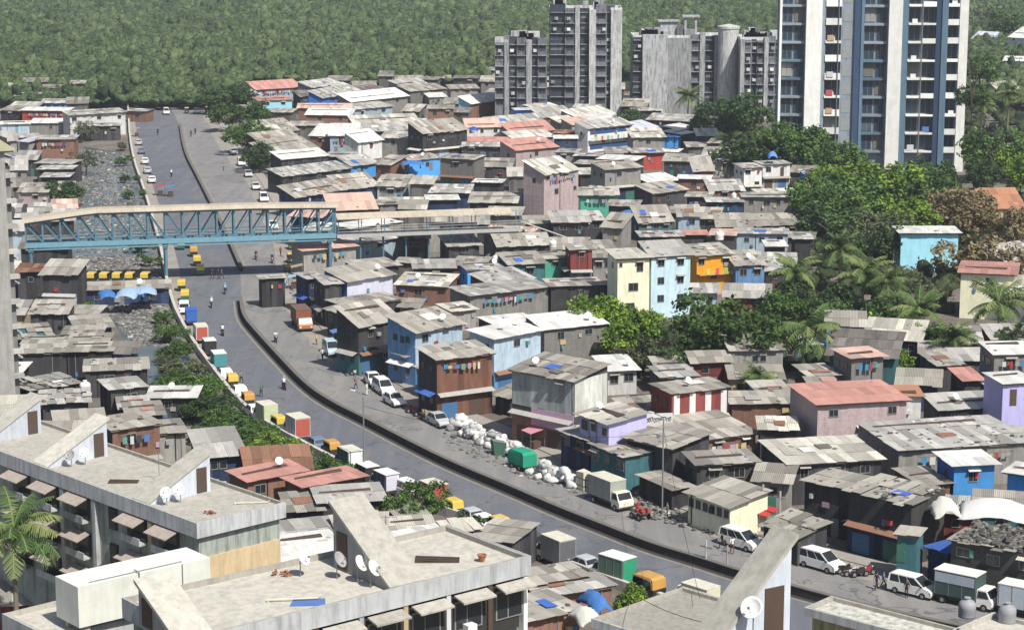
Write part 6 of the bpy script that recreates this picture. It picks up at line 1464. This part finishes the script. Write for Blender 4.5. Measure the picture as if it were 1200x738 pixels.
PP = [(249, 327, 'walk', 'dark', 'dark', 'person in dark clothes crossing at the bridge shadow, left of the pair'), (256, 327, 'walk', 'navy', 'dark', 'person in navy crossing at the bridge shadow, middle'), (260, 327, 'walk', 'brown', 'dark', 'person in brown crossing at the bridge shadow, right'), (325, 339, 'stand', 'dark', 'dark', 'person in dark clothes standing right of the bridge shadow'), (334, 338, 'walk', 'lblue', 'blue', 'person in light blue walking near the right kerb below the bridge'), (329, 300, 'stand', 'red', 'dark', 'person in red waiting by the rickshaws right of the road'), (306, 465, 'walk', 'green', 'dark', 'person in green walking near the pale green tempo'), (283, 449, 'walk', 'grey', 'dark', 'person in grey walking beside the yellow rickshaw'), (378, 422, 'walk', 'white', 'dark', 'person in white walking past the pale blue van'), (371, 404, 'stand', 'yellow', 'brown', 'person in yellow standing behind the brown truck'), (417, 456, 'walk', 'grey', 'dark', 'person in grey walking left of the white vehicles'), (430, 463, 'stand', 'white', 'white', 'person dressed all in white beside the white vehicles'), (846, 643, 'walk', 'dark', 'dark', 'person in dark clothes at the rear of the white van'), (858, 648, 'walk', 'white', 'brown', 'person in white shirt stepping past the white van'), (1027, 691, 'walk', 'navy', 'dark', 'person in navy walking by the white minivan, left of the pair'), (1035, 690, 'walk', 'blue', 'dark', 'person in blue walking by the white minivan, right of the pair'), (748, 604, 'stand', 'red', 'brown', 'person in red by the handcart'), (782, 607, 'stand', 'grey', 'dark', 'person in grey standing at the lamp post'), (262, 200, 'walk', 'pink', 'dark', 'person in pink near the far right-hand cars'), (1062, 700, 'stand', 'dark', 'dark', 'person in dark clothes standing in front of the white minivan')]
for i, (px, py, pose, a, b, lab) in enumerate(PP): c = P(px, py); person((c.x, c.y, .012), random.Random(i).uniform(0, 6.28), pose, a, b, lab)
# ---------------------------------------------------------------- sacks, carts, kiosks, poles
SACKW = m_plain('sack_white', (.66, .66, .64), .5, .4, 0, .5); SACKG = m_plain('sack_grey', (.33, .33, .33), .85, .2, 0, .35)
def sack_mesh(seed, mat):
    rs = np.random.RandomState(seed); V = ICV * (1 + rs.uniform(-.30, .22, (len(ICV), 1))) * np.array([.66, .5, .46]); V[:, 2] = np.maximum(V[:, 2], -.3); V[:, 2] += .3
    me = np_mesh('sack', V, ICF, mat, np.ones(len(ICF))); return me
SKM = [sack_mesh(i, SACKW if i < 4 else SACKG) for i in range(5)]
HEAP = [(540, 503, 2.0, 22, 'in the heap beside the silver car'), (556, 513, 2.2, 26, 'in the tall heap below the rusty shack'), (580, 522, 2.0, 22, 'in the heap behind the green tarp cart'), (603, 535, 1.6, 10, 'in the heap touching the green tarp cart'), (640, 558, 2.0, 16, 'in the heap right of the green tarp cart'), (660, 566, 1.6, 12, 'in the heap next to the baled bundles')]
for hx, hy, r, n, where in HEAP:
    c = P(hx, hy); q = random.Random(hx)
    n = int(n * 1.7)
    for i in range(n):
        a = q.uniform(0, 6.28); rr_ = r * math.sqrt(q.random()) * (1 - .35 * (i > n * .55)); z = 0 if i < n * .45 else (.6 if i < n * .8 else 1.25)
        if z: rr_ *= .6 if z < .8 else .3
        o = bpy.data.objects.new('plastic_sack', SKM[q.randrange(5)]); COL.objects.link(o); ex = rr_ * math.cos(a) * 1.7; ey = rr_ * math.sin(a) * .8; hd_ = roadhead(hx, hy); o.location = (c.x + ex * math.cos(hd_) - ey * math.sin(hd_), c.y + ex * math.sin(hd_) + ey * math.cos(hd_), z * .85 + .01); o.rotation_euler = (0, 0, q.uniform(0, 6.28)); o.scale = (q.uniform(.75, 1.3), q.uniform(.75, 1.2), q.uniform(.8, 1.2))
        tag(o, 'stuffed plastic sack ' + where, 'sack', 'stuffed sacks ' + where)
def bale(px, py, lab, mat):
    c = P(px, py); t = thing('bale', (c.x, c.y, .01), roadhead(px, py), lab, 'bale', 'baled bundles at the kerb'); m = MB(); m.hexa([(-.8, -.55, 0), (.8, -.55, 0), (.8, .55, 0), (-.8, .55, 0)], [(-.72, -.5, 1.9), (.7, -.52, 2.05), (.74, .5, 1.95), (-.7, .48, 2.05)]); m.build('bundle', mat, t)
    m = MB()
    for z in (.5, 1.3): m.box(-.84, .84, -.59, .59, z, z + .06)
    m.build('strap', DARKDOOR, t)
bale(684, 573, 'beige bale left of two beside the cream box truck', CRC); bale(696, 577, 'grey bale right of two beside the cream box truck', GREYC)
c = P(612, 549); t = thing('tarp_cart', (c.x, c.y, .012), roadhead(612, 549), 'handcart loaded high under a bright green tarpaulin', 'cart'); m = MB(); m.side([(-1.6, .6), (-1.6, 1.8), (-1.2, 2.15), (1.2, 2.15), (1.55, 1.9), (1.6, .6)], -.9, .9, lambda z: .1 if z > 1.9 else 0); m.build('tarp_load', m_plain('tarp_green', (.02, .30, .18), .7, .3, 0, .3), t)
m = MB(); m.box(-1.7, 1.7, -.8, .8, .5, .59); m.tube([(1.6, -.5, .55), (2.5, -.5, .75)], .03, 5); m.tube([(1.6, .5, .55), (2.5, .5, .75)], .03, 5); m.build('cart_bed', DARKDOOR, t); wheel(t, -.7, .88, .35, .1); wheel(t, -.7, -.88, .35, .1); wheel(t, .8, .88, .35, .1); wheel(t, .8, -.88, .35, .1)
c = P(585, 532); t = thing('metal_bin', (c.x, c.y, .012), .3, 'small dark green metal bin with open lid beside the sack heaps', 'bin'); m = MB(); m.side([(-.7, 0), (-.9, 1.7), (.7, 1.3), (.6, 0)], -.6, .6); m.build('bin_body', m_plain('bin_green', (.06, .14, .10), .6, .3, .2), t); m = MB(); m.hexa([(-.9, -.65, 1.72), (.7, -.65, 1.32), (.7, .65, 1.32), (-.9, .65, 1.72)], [(-.9, -.65, 1.77), (.7, -.65, 1.37), (.7, .65, 1.37), (-.9, .65, 1.77)]); m.build('lid', STEEL, t)
def handcart(px, py, lab, loadm):
    c = P(px, py); t = thing('handcart', (c.x, c.y, .012), roadhead(px, py), lab, 'handcart', 'handcarts by the road'); m = MB()
    for i in range(6): m.box(-1.0, 1.0, -.6 + i * .2, -.6 + i * .2 + .17, .75, .8)
    m.build('bed', DARKDOOR, t)
    for x in (-.6, .6):
        for s in (-1, 1): wheel(t, x, s * .62, .36, .07)
    m = MB(); m.box(-.6, .6, -.5, .5, .35, .4); m.tube([(1, -.4, .78), (1.7, -.4, .95)], .025, 5); m.tube([(1, .4, .78), (1.7, .4, .95)], .025, 5); m.build('handle', STEEL, t)
    m = MB(); q = random.Random(px)
    for _ in range(9): x, y = q.uniform(-.8, .6), q.uniform(-.5, .3); m.box(x, x + .4, y, y + .3, .805, .95 + q.random() * .3)
    l = m.build('load', loadm, t)
handcart(750, 608, 'red handcart with a small load in front of the cream box truck', m_plain('load_red', (.35, .07, .06), .8)); handcart(338, 318, 'handcart with pale fruit near the rickshaws right of the road', CL['yellow']); handcart(500, 492, 'low handcart with brown load beside the silver car', CL['tan']); handcart(330, 278, 'handcart near the right leg of the footbridge', CL['tan'])
def stall(px, py, lab, cloth, w=2.2):
    c = P(px, py); t = thing('street_stall', (c.x, c.y, .012), roadhead(px, py), lab, 'stall', 'stalls beside the road'); m = MB(); m.hexa([(-w / 2, -1, 1.9), (w / 2, -1, 1.9), (w / 2, 1, 2.3), (-w / 2, 1, 2.3)], [(-w / 2, -1, 1.94), (w / 2, -1, 1.94), (w / 2, 1, 2.34), (-w / 2, 1, 2.34)]); m.build('awning', cloth, t)
    for x in (-w / 2 + .1, w / 2 - .1):
        for y, z in ((-.9, 1.92), (.9, 2.27)): m = MB(); m.tube([(x, y, 0), (x, y, z)], .03, 5); m.build('post', STEEL, t)
    m = MB(); m.box(-w / 2 + .15, w / 2 - .15, -.5, .5, .1, .85); m.build('counter', DARKDOOR, t)
for px, py, lab, cl in [(188, 229, 'stall with red cloth just above the footbridge roof', CL['red']), (200, 230, 'stall with blue cloth just above the footbridge roof', CL['blue']), (160, 160, 'stall with tan cloth at the far canal wall', CL['tan']), (348, 326, 'stall with tan cloth near the right kerb below the bridge', CL['tan']), (345, 338, 'stall with light blue cloth near the right kerb below the bridge', CL['lblue']), (310, 252, 'stall with white cloth right of the road above the footbridge', CL['white']), (396, 404, 'stall with blue cloth behind the pale blue van', CL['blue']), (425, 424, 'stall with white cloth by the parked motorcycles', CL['white']), (520, 480, 'stall with navy cloth under the rusty sheet shack', CL['navy']), (625, 524, 'stall with pink cloth below the pink-skirted row house', CL['pink']), (765, 580, 'stall with blue cloth beside the lamp post', CL['blue']), (895, 622, 'stall with red cloth behind the white van', CL['red']), (940, 640, 'stall with tan cloth left of the charcoal shack', CL['tan'])]: stall(px, py, lab, cl)
def pole(px, py, h, lab, lamp=False, r=.09, name='lamp_post'):
    c = P(px, py); t = thing(name, (c.x, c.y, 0), 2.4, lab, 'lamp post' if lamp else 'pole'); m = MB(); m.tube([(0, 0, 0), (0, 0, h)], [r, r * .7], 8); m.build('pole', STEEL if lamp else CONC, t)
    if lamp: m = MB(); m.tube([(0, 0, h - .1), (.5, 0, h + .3), (1.5, 0, h + .45)], .05, 6); a = m.build('arm', STEEL, t); m = MB(); m.box(1.3, 1.95, -.12, .12, h + .36, h + .5); m.build('lamp_head', WHITE, a)
    else: m = MB(); m.box(-.7, .7, -.05, .05, h - .7, h - .58); m.build('crossarm', STEEL, t)
    return t
pole(427, 565, 9.5, 'tall lamp post standing beside the navy tempo', True); pole(776, 602, 10, 'tall lamp post in front of the blue shop', True); pole(913, 628, 4.6, 'short concrete pole left of the charcoal shack', name='concrete_pole', r=.16); pole(893, 622, 4.8, 'short concrete pole behind the white van', name='concrete_pole', r=.16); pole(827, 664, 2.6, 'short grey post on the lower median', name='concrete_pole', r=.12); pole(852, 670, 2.6, 'short reddish post on the lower median', name='concrete_pole', r=.12)
def wire(a, b, sag, lab):
    a, b = Vector(a), Vector(b); m = MB(); n = 14; m.tube([a.lerp(b, i / n) - Vector((0, 0, sag * 4 * (i / n) * (1 - i / n))) for i in range(n + 1)], .022, 4); o = m.build('cable', BLACK); tag(o, lab, 'cable', 'overhead cables')
wire(P(776, 602) + Vector((0, 0, 9)), P(820, 700, 10), .6, 'overhead cable from the lamp post down to the big slab'); wire(P(427, 565) + Vector((0, 0, 8.5)), P(776, 602) + Vector((0, 0, 8.5)), 1.6, 'overhead cable strung between the two tall lamp posts'); wire(P(735, 690, 8), P(935, 742, 34.5), .8, 'cable passing in front of the low flat roof to the big slab')
# signboard with dark lettering marks
c = P(770, 493, 5.2); sg_ = thing('signboard', (c.x, c.y, 1.9), .15, 'white signboard with rough dark lettering left of the striped shack', 'signboard'); m = MB(); m.box(-1.75, 1.75, -.05, .05, 2.6, 4.15); m.build('board', STRIPE, sg_)
q = random.Random(4); x = -1.5; m = MB()
while x < 1.4:
    w_ = q.uniform(.16, .3); z = q.uniform(3.1, 3.3); m.box(x, x + w_ * 1.2, -.07, -.054, z + .42, z + .5)
    m.tube([(x + w_ * .2, -.065, z + .4), (x + w_ * .1, -.065, z + .15), (x + w_ * .5, -.065, z + .02), (x + w_, -.065, z + .2), (x + w_ * .8, -.065, z + .4)], .035, 4); x += w_ * 1.25
m.build('lettering', BLACK, sg_); m = MB(); m.tube([(-1.5, .1, 0), (-1.5, .1, 2.8)], .06, 6); m.tube([(1.5, .1, 0), (1.5, .1, 2.8)], .06, 6); m.build('post', STEEL, sg_)
# tarps and cloth
def tarp(px, py, z, w, d, hgt, mat, lab, rz=0, seed=1):
    c = P(px, py, z); rs = np.random.RandomState(seed); n = 12; X, Y = np.meshgrid(np.linspace(-1, 1, n), np.linspace(-1, 1, n)); Z = hgt * np.clip(1 - (np.abs(X) ** 2.2 * .9 + np.abs(Y) ** 2 * .8), -.25, 1) + rs.uniform(-.13, .13, X.shape) * max(.5, hgt) * (.35 if w > 6 else 1)
    V = np.stack([X * w / 2 * (1 + rs.uniform(-.05, .05, X.shape)), Y * d / 2 * (1 + rs.uniform(-.06, .06, X.shape)), Z], -1).reshape(-1, 3); Fq = np.array([[i * n + j, i * n + j + 1, (i + 1) * n + j + 1, (i + 1) * n + j] for i in range(n - 1) for j in range(n - 1)])
    me = np_mesh('tarpaulin', V, Fq, mat, np.ones(len(Fq))); o = bpy.data.objects.new('tarpaulin', me); COL.objects.link(o); so_ = o.modifiers.new('t', 'SOLIDIFY'); so_.thickness = .04; o.location = c; o.rotation_euler = (0, 0, rz); tag(o, lab, 'tarpaulin', 'tarpaulins on the roofs')
CLW = m_plain('tarp_white', (.64, .63, .61), .85, .1, 0, .1); CLG = m_plain('tarp_off_white', (.6, .6, .54), .85, .1, 0, .3); CLB = m_plain('tarp_sheet_blue', (.06, .18, .45), .7, .2, 0, .35); CLP = m_plain('tarp_pale_blue', (.30, .42, .58), .8, .2, 0, .3)
tarp(1165, 597, 5.3, 6.4, 6.5, .9, CLW, 'big bright white tarpaulin dome over the rubble-roofed shop', -.25, 2); tarp(1106, 598, 5.4, 2.8, 3.0, 1.3, CLG, 'off-white tarpaulin peaked like a tent left of the white dome', .2, 3)
tarp(125, 345, 2.9, 2.6, 5, .7, CLB, 'crumpled blue tarpaulin on the market shed, left one', .3, 4); tarp(150, 344, 2.9, 3.4, 6, .8, CLP, 'crumpled pale blue tarpaulin in the middle of the market shed', 0, 5); tarp(170, 341, 2.9, 3.4, 5, .7, CLP, 'pale blue tarpaulin at the right end of the market shed', .2, 6)
tarp(483, 191, 4.2, 5, 6, .5, CLB, 'blue tarpaulin hanging beside the bright blue wall far up', .1, 7); tarp(555, 152, 4.4, 2.2, 4, .7, m_plain('tarp_vivid_blue', (.03, .08, .5), .6), 'vivid blue tarpaulin lump on the pale pink roof', 0, 8); tarp(697, 706, 4.0, 1.8, 4, 1.0, CLB, 'blue tarpaulin draped over the brown shacks near the lower road', .4, 9); tarp(686, 722, 4.0, 2.2, 3.2, .8, CLG, 'off-white plastic sheet beside the draped blue tarpaulin', .4, 10)
tarp(905, 183, 7.2, 2, 3, 1.0, m_plain('tarp_sky', (.12, .25, .7), .6), 'bright blue bundle on the long white roof by the trees', 0, 11); tarp(736, 250, 4.0, 3, 4, .6, CLB, 'blue sheet between the huts right of the sea-green hut', 0, 12)
# water tanks
WTB = m_plain('tank_black', (.03, .03, .032), .5, .3); 
def tank(px, py, z, lab, mat, s=1.0):
    c = P(px, py, z); t = thing('water_tank', c, 0, lab, 'water tank', 'plastic water tanks'); t.scale = (s,) * 3; m = MB(); m.lathe([(.0, 0), (.6, 0), (.62, .1), (.6, .3), (.62, .35), (.6, .6), (.62, .65), (.6, .95), (.45, 1.15), (.2, 1.25), (.2, 1.32), (0, 1.34)], 16); m.build('tank_body', mat, t, smooth=True); m = MB(); m.lathe([(.0, 1.33), (.24, 1.34), (.24, 1.4), (0, 1.42)], 12); m.build('lid', mat, t)
tank(845, 598, .1, 'pale cylindrical water tank before the low cream building', CRC, 1.6); tank(843, 281, 5, 'white round tank lying on the roofs above the orange house', WHITE, 1.2); tank(1133, 722, 13, 'left grey round tank lid on the corner roof', GREYC, 1.0); tank(1180, 728, 13, 'right grey round tank lid on the corner roof', GREYC, 1.0); tank(648, 290, 4.2, 'small white tank on the tan roof below the walkway stairs', WHITE); tank(581, 307, 3.8, 'small white tank left of the bright blue shack', WHITE, .9); tank(100, 460, 3.2, 'pale round tank among the shacks left of the canal', WHITE, 1.1); tank(860, 232, 4.2, 'white tank on a brown shack left of the tree belt', WHITE, .8); tank(443, 268, 7, 'white tank on the grey roof below the walkway', WHITE, .7)
# rubbish and rubble
rp = pts_in([(735, 572), (800, 590), (860, 612), (900, 628), (880, 640), (820, 622), (740, 600)], 260, .14, 11) + pts_in([(520, 505), (600, 530), (690, 570), (730, 590), (700, 590), (600, 555), (520, 520)], 260, .02, 12) + pts_in([(340, 300), (350, 350), (372, 392), (360, 380), (340, 345), (330, 300)], 120, .02, 13) + pts_in([(380, 410), (440, 445), (490, 480), (470, 480), (400, 440)], 120, .02, 14)
scatter_chunks('street_litter', rp, .08, .28, RUB, 'litter and broken stuff strewn along the right kerb', 'litter', .4, tints=(0, 1))
xp = []; _h = HOUSEOBJ['rubbleshop'][1]; _f = _h['fit']; _q = random.Random(8)
for _ in range(420):
    u, v = _q.uniform(-.5, .5) * _f[3], _q.random() ** 1.3 * _f[4]; p_ = _h['M'] @ Vector((u, v, _h['H'] + v * _f[6] + .08 + _q.random() ** 3 * .5)); xp.append(tuple(p_))
scatter_chunks('roof_rubble', xp, .08, .34, RUB, 'heap of rubble and scrap over the dark shop by the green truck', 'rubble', .5, tints=(0, .7))

# dishes and laundry on the shacks, each named by the house it is on
for i, (k, (rt, h)) in enumerate(sorted(HOUSEOBJ.items())):
    if k in ('tealhut', 'market', 'skyblue', 'rubbleshop', 'charcoal', 'cream', 'powder', 'bigpink', 'bluehouse', 'lilacright', 'lowcream', 'orange', 'redcream'): continue
    a, b, c, w, d, ang, pitch, sc_ = h['fit']; q = random.Random(i * 5)
    if i % 2 == 0:
        u, v = q.uniform(-.35, .35) * w, q.uniform(.15, .5) * d; p = h['M'] @ Vector((u, v, h['H'] + v * pitch + .1)); d_ = dish(None, p, q.uniform(-.3, .9), .8); d_.scale = (.9,) * 3
        tag(d_, 'small white satellite dish on the ' + LMN[k], 'satellite dish', 'satellite dishes on the shacks')
    elif w > 3:
        p = h['M'] @ Vector((-w * .35, -.55, h['H'] - 1.6)); t = thing('laundry_line', p, ang, 'laundry drying along the front of the ' + LMN[k], 'laundry', 'laundry lines'); m = MB(); m.tube([(0, 0, .8), (w * .35, 0, .72), (w * .7, 0, .8)], .015, 4); m.tube([(0, 0, .8), (0, .6, .8)], .015, 4); m.tube([(w * .7, 0, .8), (w * .7, .6, .8)], .015, 4); m.build('line', BLACK, t); x = .1
        while x < w * .7 - .6: ww = q.uniform(.3, .7); m = MB(); m.box(x, x + ww, -.015, .015, .75 - q.uniform(.35, .9), .75); m.build('cloth', CLOTHS[q.randrange(9)], t); x += ww + q.uniform(.05, .4)
# shack squeezed against the left terrace
# ---------------------------------------------------------------- haze
HZ = bpy.data.materials.new('haze_air'); HZ.use_nodes = True; t = HZ.node_tree; t.nodes.remove(t.nodes['Principled BSDF']); pv = t.nodes.new('ShaderNodeVolumePrincipled')
pv.inputs['Color'].default_value = (.80, .88, 1.0, 1); pv.inputs['Density'].default_value = HAZE_D; pv.inputs['Anisotropy'].default_value = 0; t.links.new(pv.outputs[0], t.nodes['Material Output'].inputs['Volume'])
m = MB(); m.box(-1200, 1200, -60, 1800, -1.0, 80); hz = m.build('haze', HZ); hz['kind'] = 'stuff'; hz['label'] = 'thin bluish daytime haze over the whole place'

# odds and ends lying on the foreground terraces
def junk(M_, u, v, z, kind, lab):
    p = M_ @ Vector((u, v, z)); q = random.Random(lab)
    if kind == 'pipe': m = MB(); m.tube([(0, 0, .12), (2.6, .3, .12), (2.7, .9, .12)], .045, 6); m.tube([(.1, 0, 0), (.1, 0, .12)], .05, 6); o = m.build('water_pipe', CRC); c_ = 'pipe'
    elif kind == 'bricks':
        m = MB()
        for i in range(14): a = q.uniform(-.5, .5); b = q.uniform(-.3, .3); zz = .11 * (i // 6); m.box(a, a + .22, b, b + .11, zz, zz + .09, q.uniform(0, 3))
        o = m.build('brick_heap', m_plain('brick_loose', (.32, .14, .09), .9)); c_ = 'bricks'
    elif kind == 'planks':
        m = MB()
        for i in range(6): m.box(-1.2, 1.2, i * .16, i * .16 + .13, .05 * (i % 2), .05 * (i % 2) + .04, q.uniform(-.15, .15))
        o = m.build('plank_heap', DARKDOOR); c_ = 'planks'
    elif kind == 'pot': m = MB(); m.lathe([(.12, 0), (.24, .35), (.27, .36), (.27, .4), (.2, .4), (.18, .3), (.0, .28)], 12); o = m.build('clay_pot', m_plain('clay', (.35, .15, .08), .9)); c_ = 'pot'
    elif kind == 'antenna': m = MB(); m.tube([(0, 0, 0), (0, 0, 2.4)], .03, 5); m.tube([(-.6, 0, 2.3), (.6, 0, 2.3)], .015, 4); [m.tube([(x / 5, -.3, 2.3), (x / 5, .3, 2.3)], .012, 4) for x in range(-3, 4)]; o = m.build('tv_antenna', STEEL); c_ = 'antenna'
    elif kind == 'mat': m = MB(); m.hexa([(-.9, -.6, 0), (.9, -.5, 0), (.8, .6, 0), (-.8, .7, 0)], [(-.9, -.6, .03), (.9, -.5, .03), (.8, .6, .03), (-.8, .7, .03)]); o = m.build('cloth_mat', CLOTHS[1]); c_ = 'mat'
    o.location = p; tag(o, lab, c_)
for M_, u, v, z, k, lab in [(a2_, w2 * .28, 3.0, 27.003, 'pipe', 'cream water pipe lying across the middle terrace'), (a2_, w2 * .42, 6.2, 27.003, 'bricks', 'loose brick heap at the back of the middle terrace'), (a2_, w2 * .80, 2.8, 27.003, 'planks', 'dark planks stacked on the right half of the middle terrace'), (a2_, w2 * .72, 5.2, 27.003, 'antenna', 'television antenna on the right half of the middle terrace'), (a2_, w2 * .90, 1.5, 27.003, 'pot', 'clay pot near the right front corner of the middle terrace'), (a2_, w2 * .36, 1.6, 27.003, 'mat', 'blue cloth mat on the middle terrace'),
    (a1, w1 - 3.0, 5.5, 16.003, 'pipe', 'cream water pipe near the right end of the left terrace'), (a1, w1 - 2.2, 2.5, 16.003, 'bricks', 'loose brick heap near the right corner of the left terrace'), (a1, w1 - 12.5, 5.0, 16.003, 'antenna', 'television antenna between the cabins of the left terrace'), (a1, w1 - 14.0, 2.5, 16.003, 'planks', 'dark planks between the two cabins of the left terrace'), (a1, w1 - 11.5, 3.8, 16.003, 'pot', 'clay pot between the two cabins of the left terrace'), (a1, w1 - 24.0, 5.5, 16.003, 'planks', 'dark planks left of the left stair cabin')]: junk(M_, u, v, z, k, lab)
